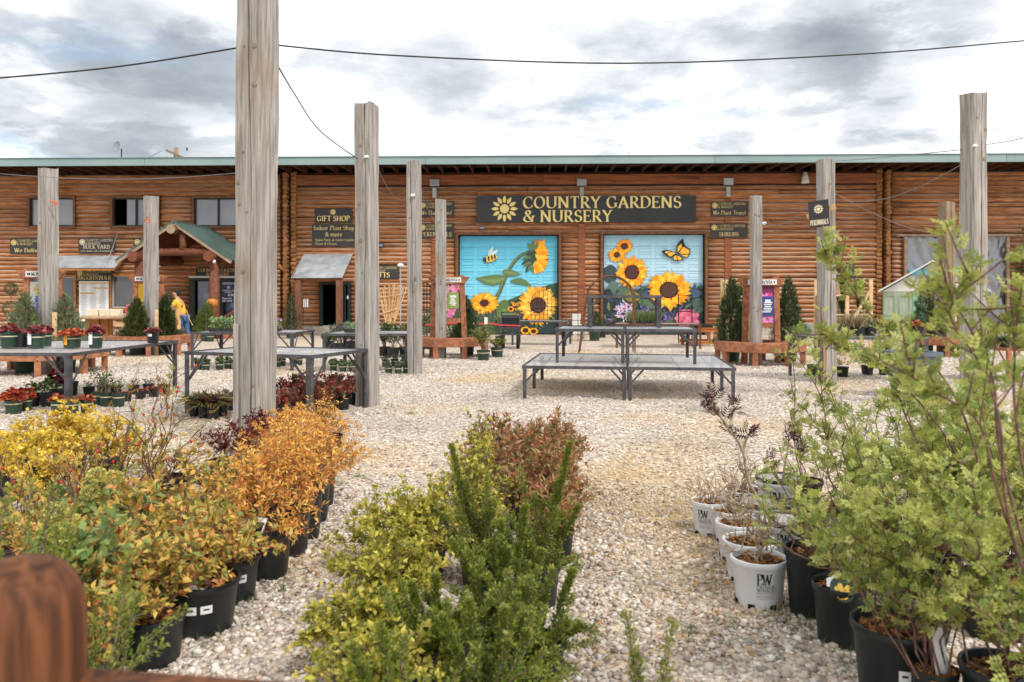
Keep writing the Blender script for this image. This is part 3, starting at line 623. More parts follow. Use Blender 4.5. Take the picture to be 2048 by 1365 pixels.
def garage(o, paint, label):
    x0, z0, x1, z1 = o; cx = (x0 + x1) / 2
    root = thing('garage_door', label, 'garage door', BW(cx, 0, 0), PSI, 'painted garage doors'); root['kind'] = 'thing'
    w = x1 - x0; n = 8; h = (z1 - .02) / n
    for i in range(n):
        s = MB(); za = .02 + h * i; s.box((0, .12, za + h / 2), (w - .1, .05, h - .008))
        for j in range(6):
            for k in range(2):      # embossed long panels: raised rims
                pw, ph = (w - .1) / 6, h / 2; px, pz = -(w - .1) / 2 + pw * (j + .5), za + ph * (k + .5)
                a, b = pw * .36, ph * .30
                for (dx, dz, sx, sz) in ((0, b, 2 * a + .03, .026), (0, -b, 2 * a + .03, .026), (-a, 0, .026, 2 * b - .03), (a, 0, .026, 2 * b - .03)):
                    s.box((px + dx, .09, pz + dz), (sx, .024, sz))
        sec = s.build('door_section', paint, root)
    f = MB(); t = .11
    for a, b, c, d in ((-w / 2 - t, w / 2 + t, z1, z1 + t), (-w / 2 - t, -w / 2, 0, z1), (w / 2, w / 2 + t, 0, z1)): f.box(((a + b) / 2, -.04, (c + d) / 2), (b - a, .24, d - c))
    f.build('door_frame', TRIM, root, bevel=.008)
    f = MB()
    for s in (-1, 1): f.box((s * (w / 2 - .02), .05, z1 / 2), (.04, .08, z1))
    f.box((0, .05, z1 - .02), (w - .08, .08, .04)); f.build('weather_seal', pm('black_rubber', S(24, 26, 26), rough=.7), root)
    return root, cx
gd1, gcx1 = garage(op_gar1, MUR1, 'blue garage door painted with a bee and one tall drooping sunflower')
gd2, gcx2 = garage(op_gar2, MUR2, 'garage door painted with four upright sunflowers and an orange butterfly')
class Mural:
    """paint shapes given in pixels of a 5.6875x enlargement of the photo; each sits a hair in front of the last"""
    def __init__(s, root, cx, ox): s.root, s.cx, s.ox, s.k = root, cx, ox, 0; s.rng = random.Random(ox)
    def pt(s, zx, zy):
        x, z = W(s.ox + zx / 5.6875, 450 + zy / 5.6875, .07); return (x - s.cx, .070 - s.k * .0001, z)
    def shape(s, mb, pts, col): s.k += 1; mb.poly([s.pt(*p) for p in pts], col)
    def done(s, mb, name): mb.build(name, PAINT, s.root)
    def leaf(s, mb, a, b, w, col, bend=0.0, tip=1.0):
        (ax, ay), (bx, by) = a, b; dx, dy = bx - ax, by - ay; L = math.hypot(dx, dy) or 1; nx, ny = -dy / L, dx / L; p = []
        for t, q in ((0, .35), (.18, .8), (.42, 1), (.68, .75), (.88, .3), (1, 0)):
            c = bend * math.sin(t * math.pi) * L; p.append((ax + dx * t + nx * (w * q / 2 + c), ay + dy * t + ny * (w * q / 2 + c)))
        for t, q in ((.88, .3), (.68, .75), (.42, 1), (.18, .8), (0, .35)):
            c = bend * math.sin(t * math.pi) * L; p.append((ax + dx * t + nx * (-w * q / 2 + c), ay + dy * t + ny * (-w * q / 2 + c)))
        s.shape(mb, p, col)
    def disc(s, mb, cx, cy, rx, ry, col, rot=0, jag=0.0, n=28):
        p = []
        for i in range(n):
            a = 2 * math.pi * i / n; q = 1 + s.rng.uniform(-jag, jag); x, y = rx * q * math.cos(a), ry * q * math.sin(a)
            p.append((cx + x * math.cos(rot) - y * math.sin(rot), cy + x * math.sin(rot) + y * math.cos(rot)))
        s.shape(mb, p, col)
    def sunflower(s, name, cx, cy, r0, r1, dr, pet, n=22, rot=0, sy=1.0, redbase=True, tilt=0):
        mb = MB()
        for ring in range(3):
            for i in range(n):
                a = 2 * math.pi * (i + .33 * ring + s.rng.uniform(-.25, .25)) / n + rot
                L = r1 * s.rng.uniform(.82, 1.05) * (1, .93, .8)[ring]; ca, sa = math.cos(a), math.sin(a)
                q = s.rng.random(); c = pet[0] if q < .4 else pet[1] if q < .8 else pet[2]
                if ring == 0: c = tuple(x * .66 for x in c)
                p0 = (cx + r0 * .7 * ca, cy + r0 * .7 * sa * sy); p1 = (cx + L * ca, cy + L * sa * sy)
                s.leaf(mb, p0, p1, r1 * .30, c, s.rng.uniform(-.08, .08))
                if ring: mq = s.rng.uniform(-.05, .05); s.leaf(mb, (cx + r0 * .9 * math.cos(a + mq), cy + r0 * .9 * math.sin(a + mq) * sy), (cx + L * .93 * math.cos(a + mq * .5), cy + L * .93 * math.sin(a + mq * .5) * sy), r1 * .10, tuple(min(1, x * q2) for x, q2 in zip(c, (1.12, 1.28, 1.6))) if i % 2 else tuple(x * .74 for x in c))
                if redbase and ring == 2:
                    pm_ = (cx + (r0 + (L - r0) * .38) * ca, cy + (r0 + (L - r0) * .38) * sa * sy); s.leaf(mb, p0, pm_, r1 * .14, S(206, 84, 22))
        s.disc(mb, cx, cy, r0, r0 * sy, S(46, 28, 26), jag=.05); s.disc(mb, cx, cy, r0 * .86, r0 * .86 * sy, dr, jag=.04)
        for i in range(26):
            a, q = s.rng.uniform(0, 6.28), s.rng.uniform(.2, .8); s.disc(mb, cx + r0 * q * math.cos(a), cy + r0 * q * math.sin(a) * sy, r0 * .05, r0 * .04, tuple(x * s.rng.uniform(.5, 1.7) for x in dr), n=6)
        s.done(mb, name)
def lerp_pts(P, n=5):
    """smooth a pixel polyline (Catmull-Rom)"""
    out = []; Q = [P[0]] + list(P) + [P[-1]]
    for i in range(1, len(Q) - 2):
        for j in range(n):
            t = j / n; a, b, c, d = Q[i - 1], Q[i], Q[i + 1], Q[i + 2]
            out.append(tuple(.5 * (2 * b[k] + (c[k] - a[k]) * t + (2 * a[k] - 5 * b[k] + 4 * c[k] - d[k]) * t * t + (3 * b[k] - a[k] - 3 * c[k] + d[k]) * t ** 3) for k in range(len(b))))
    return out + [tuple(P[-1])]
def strip(M, mb, P, w0, w1, col):
    P = lerp_pts(P, 4); n = len(P); L_ = []; R_ = []
    for i in range(n):
        a, b = P[max(0, i - 1)], P[min(n - 1, i + 1)]; dx, dy = b[0] - a[0], b[1] - a[1]; d = math.hypot(dx, dy) or 1; w = (w0 + (w1 - w0) * i / (n - 1)) / 2
        L_.append((P[i][0] - dy / d * w, P[i][1] + dx / d * w)); R_.append((P[i][0] + dy / d * w, P[i][1] - dx / d * w))
    M.k += 1; vs = [M.pt(*p) for p in L_ + R_]; mb.add(vs, [(i, i + 1, n + i + 1, n + i) for i in range(n - 1)], col)
GOLD = (S(250, 176, 34), S(242, 150, 26), S(252, 198, 70))
def mural_one():
    M = Mural(gd1, gcx1, 900); G1, G2, G3 = S(98, 122, 80), S(124, 142, 92), S(58, 80, 66)
    mb = MB()      # hill with distant sunflowers
    M.shape(mb, [(130, 1235), (130, 880), (200, 900), (260, 960), (560, 900), (680, 850), (800, 800), (960, 740), (1100, 690), (1230, 655), (1232, 1235)], S(62, 84, 66))
    M.shape(mb, [(560, 1235), (600, 960), (760, 860), (900, 900), (1232, 830), (1232, 1235)], S(46, 64, 62))
    for i in range(34):
        x = M.rng.uniform(600, 880); y = 880 - (x - 600) * .2 + M.rng.uniform(-25, 190); r = 7 + (y - 820) * .06; M.disc(mb, x, y, r * 1.5, r, S(240, 160, 50), jag=.2, n=12); M.disc(mb, x, y, r * .6, r * .4, S(60, 34, 22), n=8)
    for i in range(60):
        x, y = M.rng.uniform(150, 1210), M.rng.uniform(960, 1215); a = M.rng.uniform(-2.4, -.7); L_ = M.rng.uniform(30, 90); M.leaf(mb, (x, y), (x + L_ * math.cos(a), y + L_ * math.sin(a)), L_ * .35, (S(86, 110, 72), S(60, 82, 66), S(110, 128, 80), S(46, 62, 60))[i % 4], .05)
    M.done(mb, 'painted_hill')
    mb = MB(); strip(M, mb, [(520, 840), (560, 770), (610, 650), (645, 570), (690, 480), (760, 390), (830, 335), (900, 305)], 46, 30, S(84, 96, 62)); strip(M, mb, [(540, 800), (640, 560), (700, 455), (780, 365), (880, 310)], 12, 8, S(128, 140, 92))
    M.leaf(mb, (640, 605), (285, 605), 125, G1, -.08); M.leaf(mb, (620, 610), (340, 610), 50, G2, -.12); M.leaf(mb, (600, 530), (810, 562), 80, G1, .03); M.leaf(mb, (690, 640), (935, 705), 74, G1, -.1); M.leaf(mb, (615, 540), (790, 560), 30, G2)
    M.disc(mb, 600, 960, 70, 110, S(92, 116, 70), .3); M.disc(mb, 640, 1020, 80, 70, S(110, 136, 80), .1)
    M.done(mb, 'painted_stem')
    mb = MB()      # drooping flower: green back, petals to the right
    for i in range(15):
        a = -1.9 + i * .28; M.leaf(mb, (960 + 20 * math.cos(a), 360 + 70 * math.sin(a)), (985 + 150 * math.cos(a * .8) , 360 + 205 * math.sin(a * .8)), 66, GOLD[i % 3] if i % 4 else S(230, 116, 22), .05)
    M.disc(mb, 1000, 375, 36, 82, S(70, 38, 30), -.2, .06)
    for i in range(9):
        a = -1.5 + i * .37; M.leaf(mb, (985, 365 + 60 * math.sin(a)), (1035 + 90 * math.cos(a), 370 + 185 * math.sin(a)), 52, GOLD[(i + 1) % 3], .04)
    M.leaf(mb, (975, 300), (1085, 158), 60, GOLD[0], .05); M.leaf(mb, (965, 450), (1000, 545), 52, GOLD[1]); M.leaf(mb, (960, 335), (1040, 395), 40, GOLD[2])
    M.disc(mb, 925, 375, 46, 105, G3, .1, .05)
    for (ax, ay, bx, by, w) in ((930, 300, 880, 205, 44), (945, 280, 935, 170, 40), (960, 290, 1000, 172, 36), (930, 360, 815, 395, 40), (925, 400, 808, 455, 40), (925, 430, 830, 480, 36), (925, 450, 862, 548, 44), (935, 460, 890, 530, 40), (940, 450, 955, 555, 34), (930, 330, 975, 405, 60), (915, 340, 860, 330, 50)):
        M.leaf(mb, (ax, ay), (bx, by), w, G1 if (ax + by) % 3 else G3, .08)
    M.done(mb, 'painted_sunflower')
    mb = MB()      # bee
    M.leaf(mb, (440, 355), (492, 250), 52, S(186, 216, 220)); M.leaf(mb, (470, 350), (550, 282), 46, S(196, 222, 226)); M.disc(mb, 458, 385, 84, 38, S(240, 190, 70), -.3)
    for i, x in enumerate((-52, -16, 20, 54)): M.leaf(mb, (458 + x - 6, 385 - x * .3 - 36), (458 + x + 4, 385 - x * .3 + 36), 22, S(36, 48, 70))
    M.disc(mb, 395, 400, 20, 24, S(36, 56, 92))
    for (a, b, c, d) in ((420, 420, 385, 450), (430, 425, 425, 468), (460, 420, 490, 455), (495, 405, 528, 435), (380, 385, 360, 370)): strip(M, mb, [(a, b), ((a + c) / 2 + 6, (b + d) / 2 - 5), (c, d)], 5, 3, S(36, 42, 58))
    M.done(mb, 'painted_bee')
    M.sunflower('painted_sunflower', 390, 890, 52, 178, S(72, 44, 38), GOLD, 20, .1, .80)
    M.sunflower('painted_sunflower', 1000, 915, 92, 245, S(74, 44, 34), (S(248, 188, 66), S(242, 164, 40), S(252, 206, 96)), 26, .2, 1.0)
    M.sunflower('painted_sunflower', 692, 958, 20, 44, S(60, 36, 28), GOLD, 12, 0, .85, False); M.sunflower('painted_sunflower', 775, 1035, 14, 30, S(60, 36, 28), GOLD, 10, 0, .9, False)
    M.sunflower('painted_sunflower', 860, 1200, 34, 66, S(60, 36, 28), GOLD, 14, 0, .8, False); M.sunflower('painted_sunflower', 950, 1210, 30, 58, S(60, 36, 28), GOLD, 14, .2, .8, False)
def mural_two():
    M = Mural(gd2, gcx2, 1190); mb = MB()
    for (cx, cy, rx, ry, c, rt) in ((170, 560, 90, 100, S(60, 78, 82), .2), (200, 720, 60, 90, S(92, 116, 108), .4), (320, 760, 110, 70, S(84, 108, 92), -.3), (430, 820, 90, 60, S(128, 122, 54), 0), (150, 880, 70, 150, S(46, 58, 62), 0), (600, 900, 110, 50, S(88, 112, 78), .3), (620, 790, 60, 60, S(62, 84, 132), 0), (1170, 900, 60, 70, S(72, 96, 84), .4), (1150, 980, 90, 34, S(88, 112, 92), -.3), (850, 1100, 70, 40, S(80, 104, 80), .3), (1100, 780, 120, 50, S(70, 92, 116), 0), (820, 960, 30, 120, S(56, 62, 56), .2)):
        M.disc(mb, cx, cy, rx, ry, c, rt, .05)
    for i in range(90):
        x, y = M.rng.uniform(110, 1215), M.rng.uniform(760, 1190); a = M.rng.uniform(-2.6, -.5); L_ = M.rng.uniform(40, 120); M.leaf(mb, (x, y), (x + L_ * math.cos(a), y + L_ * math.sin(a)), L_ * .3, (S(70, 94, 78), S(94, 118, 88), S(50, 66, 78), S(112, 130, 92), S(62, 78, 112), S(84, 84, 124))[i % 6], M.rng.uniform(-.12, .12))
    for i in range(70):
        c = ((150, 1090), (560, 1010), (690, 1080), (820, 1040), (1180, 1100))[i % 5]; M.disc(mb, c[0] + M.rng.gauss(0, 26), c[1] + M.rng.gauss(0, 34), 9, 9, (S(124, 96, 164), S(150, 122, 186), S(96, 84, 150))[i % 3], n=8)
    M.done(mb, 'painted_foliage')
    O = (S(252, 180, 38), S(246, 148, 26), S(250, 196, 64)); D = S(84, 54, 40)
    M.sunflower('painted_sunflower', 335, 245, 40, 108, D, O, 18, .1, .9); M.sunflower('painted_sunflower', 248, 343, 36, 108, D, O, 17, .3, .88)
    M.sunflower('painted_sunflower', 418, 540, 84, 195, S(80, 50, 40), O, 22, 0, 1.02)
    M.sunflower('painted_sunflower', 838, 742, 108, 272, S(82, 58, 44), O, 24, .15, .88)
    mb = MB(); K = S(34, 36, 46); Y1 = S(246, 186, 62)      # butterfly
    M.shape(mb, [(925, 330), (925, 240), (960, 185), (1000, 155), (1005, 200), (1030, 245), (1080, 280), (1080, 330), (1050, 380), (990, 350)], K)
    M.shape(mb, [(925, 325), (870, 300), (800, 285), (752, 300), (780, 335), (850, 380), (880, 360), (880, 400), (930, 412), (1005, 405), (985, 370)], K)
    for p in ([(935, 320), (938, 255), (975, 215), (985, 250)], [(950, 325), (995, 255), (1025, 260), (1030, 290)], [(960, 335), (1040, 270), (1070, 295), (1065, 330)], [(975, 345), (1060, 340), (1045, 370)],
              [(915, 325), (870, 310), (815, 330), (850, 365)], [(860, 306), (805, 300), (790, 318), (808, 326)], [(920, 345), (890, 365), (892, 395), (930, 402)], [(930, 350), (940, 402), (990, 398), (970, 370)]):
        M.shape(mb, p, Y1)
    strip(M, mb, [(915, 325), (960, 350), (1010, 378)], 12, 5, S(60, 110, 120)); M.done(mb, 'painted_butterfly')
    mb = MB()
    for i in range(95):
        a, q = M.rng.uniform(0, 6.28), math.sqrt(M.rng.random()); x, y = 330 + 92 * q * math.cos(a), 980 + 100 * q * math.sin(a); b = M.rng.uniform(0, 6.28); M.leaf(mb, (x, y), (x + 40 * math.cos(b), y + 40 * math.sin(b)), 15, (S(214, 204, 226), S(206, 150, 186), S(178, 190, 220), S(226, 176, 200))[i % 4])
    M.done(mb, 'painted_aster')
    mb = MB()
    for i in range(5):
        for j in range(6):
            x, y = 925 + j * 42 + (i % 2) * 18, 985 + i * 40
            if (x - 1030) ** 2 / 130 ** 2 + (y - 1065) ** 2 / 105 ** 2 < 1.05: M.disc(mb, x, y, 27, 24, (S(206, 104, 128), S(190, 84, 112), S(218, 124, 146))[(i + j) % 3], jag=.08, n=14)
    for (x, y, r) in ((590, 970, 24), (800, 1045, 18)):
        for i in range(10): M.disc(mb, x + M.rng.uniform(-r, r), y + M.rng.uniform(-r * 1.6, r * 1.6), 12, 12, S(124, 96, 160), n=10)
    M.done(mb, 'painted_berries')
mural_one(); mural_two()
# ------------------------------------------------------------------ signs on the facade
def wall_sign(name, rect, texts, emb, label, yo=-.13, mat=None, ink=None, group='dark shop signs on the log wall', thick=.03, cat='sign', posts=False, reveal=0):
    """rect and texts in photo pixels: texts = (string, x0, baseline y, cap height px, width px or None)"""
    x0, z0, x1, z1 = R(*rect, yo); cx = (x0 + x1) / 2
    root = thing(name, label, cat, BW(cx, yo, z0), PSI, group)
    b = MB(); b.box((0, thick / 2, (z1 - z0) / 2), (x1 - x0, thick, z1 - z0)); b.build('board', mat or SIGN_DARK, root, bevel=.004)
    sc = (x1 - x0) / (rect[2] - rect[0]); t = MB()
    for s, px, py, hp, wp in texts:
        x, z = W(px, py, yo); lettering(t, s, x - cx, z - z0, hp * sc, -.006, width=(wp * sc if wp else None), bold=(.95 if hp > 9 else .62 if hp > 6 else .5))
    if texts: t.build('lettering', ink or YELLOW_INK, root)
    if emb:
        e = MB(); x, z = W(emb[0], emb[1], yo); emblem(e, x - cx, z - z0, emb[2] * sc, -.006); e.build('emblem', ink or YELLOW_INK, root)
    return root
wall_sign('banner', (953, 391, 1392, 446), [('COUNTRY GARDENS', 1046, 416.5, 22.5, 318), ('& NURSERY', 1046, 444, 22.5, 180)], (1009, 418, 27), 'wide dark vinyl banner with yellow sunflower over both garage doors', mat=BANNER, group=None, cat='banner', yo=-.2)
CG = lambda x, y, w: [('COUNTRY GARDENS', x, y - 1.5, 4.8, w), ('& NURSERY', x, y + 4.8, 4.8, w * .56)]
def small(rect, main, label, mw=None, mh=8.5, extra=()):
    x0, y0, x1, y1 = rect; w = x1 - x0
    n = len(main) if isinstance(main, str) else 0
    wall_sign('wall_sign', rect, CG(x0 + 14, y0 + 9, w - 18) + [(main, x0 + w / 2 - (mw or w * .7) / 2, y1 - 3.2 - (5 if extra else 0), mh * .92, mw or w * .7)] + list(extra), (x0 + 7.5, y0 + 8.5, 6.5), label, ink=CREAM_INK if extra else YELLOW_INK)
small((20, 477, 95, 508), 'We Deliver', 'dark wall sign about deliveries, half hidden by a grey post', 58)
small((157, 476, 230, 506), 'BULK YARD', 'dark wall sign for the bulk yard above the corrugated awning', 54, 8, [('rocks, mulch, soil, soil amendment', 161, 504, 3.6, 66)])
small((267, 476, 340, 506), 'DELIVERY', 'dark wall sign mostly hidden behind the porch roof') if False else small((267, 476, 340, 506), 'NURSERY', 'dark wall sign mostly hidden behind the porch gable')
small((152, 538, 226, 563), 'BAGGED/BULK', 'dark wall sign under the corrugated awning, above the price sheet', 68, 8)
wall_sign('wall_sign', (629, 417, 704, 446), [('GIFT SHOP', 634, 442.5, 10, 66)], (666, 424.5, 6), 'dark gift shop wall sign, upper of the pair over the lean-to roof')
wall_sign('wall_sign', (624, 449, 713, 493), [('Indoor Plant Shop', 627, 460.5, 8.2, 82), ('& more', 650, 473, 8.2, 35), ('Indoor Plants & Garden Supplies', 631, 482.5, 4.6, 78), ('D\u00e9cor & Classes', 631, 490, 4.6, 43)], None, 'larger brown-black wall sign listing indoor plants above the lean-to roof')
small((728, 531, 798, 558), 'GIFTS', 'dark gifts wall sign behind the tall split post', 34, 10)
small((838, 403, 908, 433), 'We Plant Trees!', 'dark tree planting sign left of the banner, behind a post', 62)
small((838, 447, 908, 476), 'PERENNIALS', 'dark perennials sign on the wall, lower sign left of the banner', 62)
small((1422, 403, 1496, 433), 'We Plant Trees!', 'dark tree planting sign right of the banner', 66)
small((1421, 447, 1495, 476), 'SHRUBS', 'dark shrubs sign on the wall, lower sign right of the banner', 40)
small((1636, 526, 1709, 553), 'In Store', 'dark wall sign above the right pine rack, behind a leaning post', 44)
x0, z0, x1, z1 = R(392, 535, 498, 554, -.13)
wall_sign('wall_sign', (392, 535, 492, 554), [('COUNTRY GARDENS', 396, 544, 6.5, 86), ('& NURSERY', 412, 552.5, 6.5, 46)], None, 'dark sign over the office door in the shade of the porch')
def price_sheet():
    x0, z0, x1, z1 = R(158, 563, 217, 643, -.16); w, h = x1 - x0, z1 - z0
    root = thing('price_sheet', 'tall white price sheet with yellow bars on the log wall', 'notice', BW((x0 + x1) / 2, -.16, z0), PSI)
    b = MB(); b.box((0, .01, h / 2), (w, .02, h)); b.build('sheet', LABEL_WHITE, root)
    t = MB(); rng = random.Random(2)
    for r in range(34):
        z = h * .93 - r * h * .026
        for c in range(3):
            x = -w * .46 + c * w * .32; t.box((x + w * .12, -.003, z), (w * rng.uniform(.12, .24), .002, .016))
    t.build('print', pm('grey_print', S(170, 172, 176), rough=.6), root)
    y = MB(); y.box((0, -.005, h * .955), (w * .96, .002, .045)); y.box((w * .23, -.005, h * .83), (w * .48, .002, .05)); y.box((-w * .25, -.005, h * .70), (w * .46, .002, .06)); y.build('heading_bar', pm('mustard_print', S(206, 170, 74), rough=.6), root)
    for px in (158.5, 216.5):
        pass
    x0, z0, x1, z1 = R(218, 619, 234, 631, -.14); n = MB(); n.box((0, 0, 0), (x1 - x0, .012, z1 - z0))
    tag(n.build('paper_notice', LABEL_WHITE, None, loc=BW((x0 + x1) / 2, -.14, (z0 + z1) / 2), rz=PSI), 'small white paper notice beside the tall price sheet', 'notice')
price_sheet()
# vertical boards with electrical boxes
for px, nm in ((870, 'brown upright board with conduit box left of the banner'), (1163, 'brown upright board with conduit box between the garage doors'), (1455, 'brown upright board with conduit box right of the banner')):
    x = W(px, 500)[0]; root = thing('wall_board', nm, 'wall board', BW(x, -.04, 0), PSI, 'upright boards on the wall')
    b = MB(); b.box((0, -.03, 2.9), (.27, .07, 5.0)); b.build('board', FASCIA_WOOD, root, bevel=.006)
    b = MB(); b.box((0, -.10, 6.08), (.38, .12, .27)); b.build('junction_box', GALV, root, bevel=.01)
    b = MB(); b.box((0, -.09, 5.68), (.17, .1, .40)); b.build('conduit', GALV, root, bevel=.01)
# lamps on the wall
def wall_lamp():
    x, z = W(1610, 358, -.3); root = thing('yard_lamp', 'white barn lamp under the eaves near the right corner', 'lamp', BW(x, -.05, z - .2), PSI)
    m = pm('lamp_white', S(206, 206, 204), rough=.4)
    b = MB(); b.lathe([(.15, 0), (.16, .06), (.15, .14), (.12, .2)], 14, (0, -.28, .02)); b.build('lamp_lens', pm('lamp_lens', S(220, 214, 202), rough=.2), root, smooth=True)
    b = MB(); b.lathe([(.12, .2), (.14, .22), (.09, .3), (.08, .42), (.03, .45), (0, .45)], 14, (0, -.28, .02)); b.build('lamp_head', m, root, smooth=True)
    b = MB(); b.beam((0, -.02, .05), (0, -.2, .22), .05, .05); b.build('bracket', m, root)
    for px, py, nm in ((964, 456, 'small dark floodlight above the left garage door'), (762, 491, 'small grey floodlight above the gifts sign')):
        x, z = W(px, py, -.15); r = thing('floodlight', nm, 'floodlight', BW(x, -.12, z), PSI)
        b = MB(); b.box((0, -.06, 0), (.22, .1, .12)); b.build('housing', STEEL, r, bevel=.01); b = MB(); b.box((0, -.115, -.01), (.18, .01, .08)); b.build('lens', GLASS_GREY, r)
wall_lamp()

# ------------------------------------------------------------------ porches and awnings (each a thing leaning on the wall)
def panels(mb, p00, p10, p01, n_rib, h=.025):
    """ribbed metal sheet between three corners"""
    p00, p10, p01 = Vector(p00), Vector(p10), Vector(p01); u = p10 - p00; v = p01 - p00; nn = u.cross(v).normalized()
    if nn.z < 0: nn = -nn
    k = n_rib * 4; vs = []
    for i in range(k + 1):
        o = nn * (h if (i % 4) in (1, 2) else 0)
        for q in (0, 1): vs.append(p00 + u * (i / k) + v * q + o)
    mb.add(vs, [(2 * i, 2 * i + 2, 2 * i + 3, 2 * i + 1) for i in range(k)])
def gable_porch():
    Yf = -3.55; xa, za = W(346, 444, Yf); xl, zl = W(233, 523, Yf); xr, zr = W(463, 520, Yf)
    hs = (xr - xl) / 2; xa = (xl + xr) / 2; rise = za - (zl + zr) / 2; ze = (zl + zr) / 2
    root = thing('log_porch', 'gabled log porch with green metal roof over the office entrance', 'porch', BW(xa, 0, 0), PSI)
    rf = MB()
    for s in (-1, 1): panels(rf, (0, Yf, za), (0, .05, za), (s * hs, Yf, ze), 12, .03)
    rf.tube([(0, Yf, za + .02), (0, .0, za + .02)], .05, 6); roof = rf.build('roof', GREEN_METAL, root)
    for s in (-1, 1):
        f = MB(); d = Vector((s * hs, 0, ze - za)).normalized(); nn = Vector((-d.z * s, 0, d.x * s))
        f.beam((0 + s * .02, Yf - .02, za - .07), (s * hs, Yf - .02, ze - .07), .05, .12, up=(0, 0, 1)); f.build('barge_board', pm('grey_tan_trim', S(150, 130, 108), S(168, 150, 128), ns=6, rough=.7), roof)
        f = MB(); f.beam((0 + s * .01, Yf - .03, za + .01), (s * (hs + .02), Yf - .03, ze + .01), .06, .06); f.build('roof_edge', GREEN_METAL, roof)
        u = MB(); u.add([(0, Yf, za - .05), (0, 0, za - .05), (s * hs, 0, ze - .05), (s * hs, Yf, ze - .05)], [(0, 1, 2, 3)]); u.build('ceiling_deck', RAFTER, roof)
    LW = pm('porch_log', S(88, 50, 32), S(124, 74, 50), sc=(3, 1, 3), ns=4, rough=.7, bump=.2, rnd=.1); EW = pm('grey_log_end', S(140, 122, 98), S(168, 150, 124), ns=12, rough=.8); RW = pm('red_log_end', S(110, 58, 42), S(132, 74, 54), ns=12, rough=.8)
    def logp(name, a, b, r, endm=None):
        m = MB(); m.tube([a, b], r, 14); o = m.build(name, LW, root); smooth_by_angle(o)
        if endm:
            d = (Vector(a) - Vector(b)).normalized(); c = Vector(a) + d * .004
            e = MB(); e.poly([(c.x + r * .97 * math.cos(t), c.y, c.z + r * .97 * math.sin(t)) for t in np.linspace(0, 6.283, 18, endpoint=False)]); e.build('end_grain', endm, o)
    logp('ridge_log', (0, Yf - .25, za - .28), (0, 0, za - .28), .17, EW)
    for s in (-1, 1):
        x, z = (-1.37 if s < 0 else 1.37), W(347, 514, Yf)[1]
        logp('purlin_log', (x, Yf - .3, z), (x, 0, z), .19, RW)
        p = MB(); p.tube([(x + .02, Yf + .25, 0), (x, Yf + .25, 1.2), (x + .01, Yf + .25, z - .15)], [.21, .19, .18], 12); p.build('porch_post', LW, root, smooth=True)
    zt = W(347, 504, Yf)[1]; logp('tie_log', (-1.4, Yf + .2, zt), (1.4, Yf + .2, zt), .14); m = MB(); m.tube([(.25, Yf + .2, zt), (.25, Yf + .2, za - .35)], .13, 12); m.build('king_post', LW, root, smooth=True)
    # railing to the right of the porch post
    r = MB(); xr0, xr1 = 1.45, 2.6
    r.beam((xr0, Yf + .3, .62), (xr1 - .4, Yf + .5, 1.12), .09, .09); r.beam((xr1 - .4, Yf + .5, 0), (xr1 - .4, Yf + .5, 1.25), .12, .12); r.beam((xr1 - .4, Yf + .5, 1.05), (xr1 + .4, Yf + .5, 1.05), .09, .1); r.build('hand_rail', LW, root)
    for i in range(9):
        b = MB(); b.beam((xr0 + .1 + i * .17, Yf + .45, .02), (xr0 + .1 + i * .17, Yf + .45, .55 + min(i * .1, .45)), .08, .05); b.build('baluster', LW, root)
    d = MB(); d.box((.1, Yf / 2 + .1, .07), (2 * hs + .6, -Yf - .3, .14)); d.build('porch_floor', RED_WOOD, root, bevel=.01)
    l = MB(); l.lathe([(.0, .0), (.06, .02), (.06, .1), (.02, .14)], 10, (1.5, Yf - .1, W(444, 523, Yf)[1] - .08)); l.build('porch_lamp', LABEL_WHITE, root, smooth=True)
gable_porch()
def lean_to():
    Yf = -1.85; xl, zl = W(582, 555, Yf); xr, _ = W(685, 555, Yf); ul, zu = W(612, 509, -.12); ur, _ = W(712, 509, -.12)
    xm = (xl + xr) / 2; root = thing('lean_to_porch', 'small porch with grey metal sheets on two brown posts by the gift door', 'porch', BW(xm, 0, 0), PSI); hw = (xr - xl) / 2
    def rp(u, v): return Vector((-hw + 2 * hw * u, Yf + (-.12 - Yf) * v, zl + (zu - zl) * v))
    for i, (a, b) in enumerate(((0, .36), (.34, .7), (.68, 1.0))):
        for j, (c, d) in enumerate(((-.02, .56), (.54, 1.0))):
            m = MB(); o = Vector((0, -.004, .006)) * (j + i * .5); m.add([rp(a, c) + o, rp(b, c) + o, rp(b, d) + o, rp(a, d) + o, rp(a, c) + o - Vector((0, 0, .012)), rp(b, c) + o - Vector((0, 0, .012)), rp(b, d) + o - Vector((0, 0, .012)), rp(a, d) + o - Vector((0, 0, .012))], [(0, 1, 2, 3), (7, 6, 5, 4), (0, 4, 5, 1), (1, 5, 6, 2), (2, 6, 7, 3), (3, 7, 4, 0)]); m.build('roof_sheet', GALV, root)
    PW_ = pm('porch_post_wood', S(100, 62, 44), S(132, 88, 66), sc=(6, 6, 1), ns=3, rough=.7, bump=.2)
    for px in (597, 679):
        x = W(px, 600, Yf + .12)[0] - xm; m = MB(); m.box((x, Yf + .12, (zl - .1) / 2), (.235, .2, zl - .1)); m.build('porch_post', PW_, root, bevel=.01)
    m = MB(); m.beam((-hw + .02, Yf + .12, zl - .06), (hw - .02, Yf + .12, zl - .06), .1, .1)
    for s in (-1, 1): m.beam((s * (hw - .04), Yf + .05, zl - .02), (s * (hw - .04), -.12, zu - .06), .05, .09)
    m.build('roof_frame', PW_, root)
lean_to()
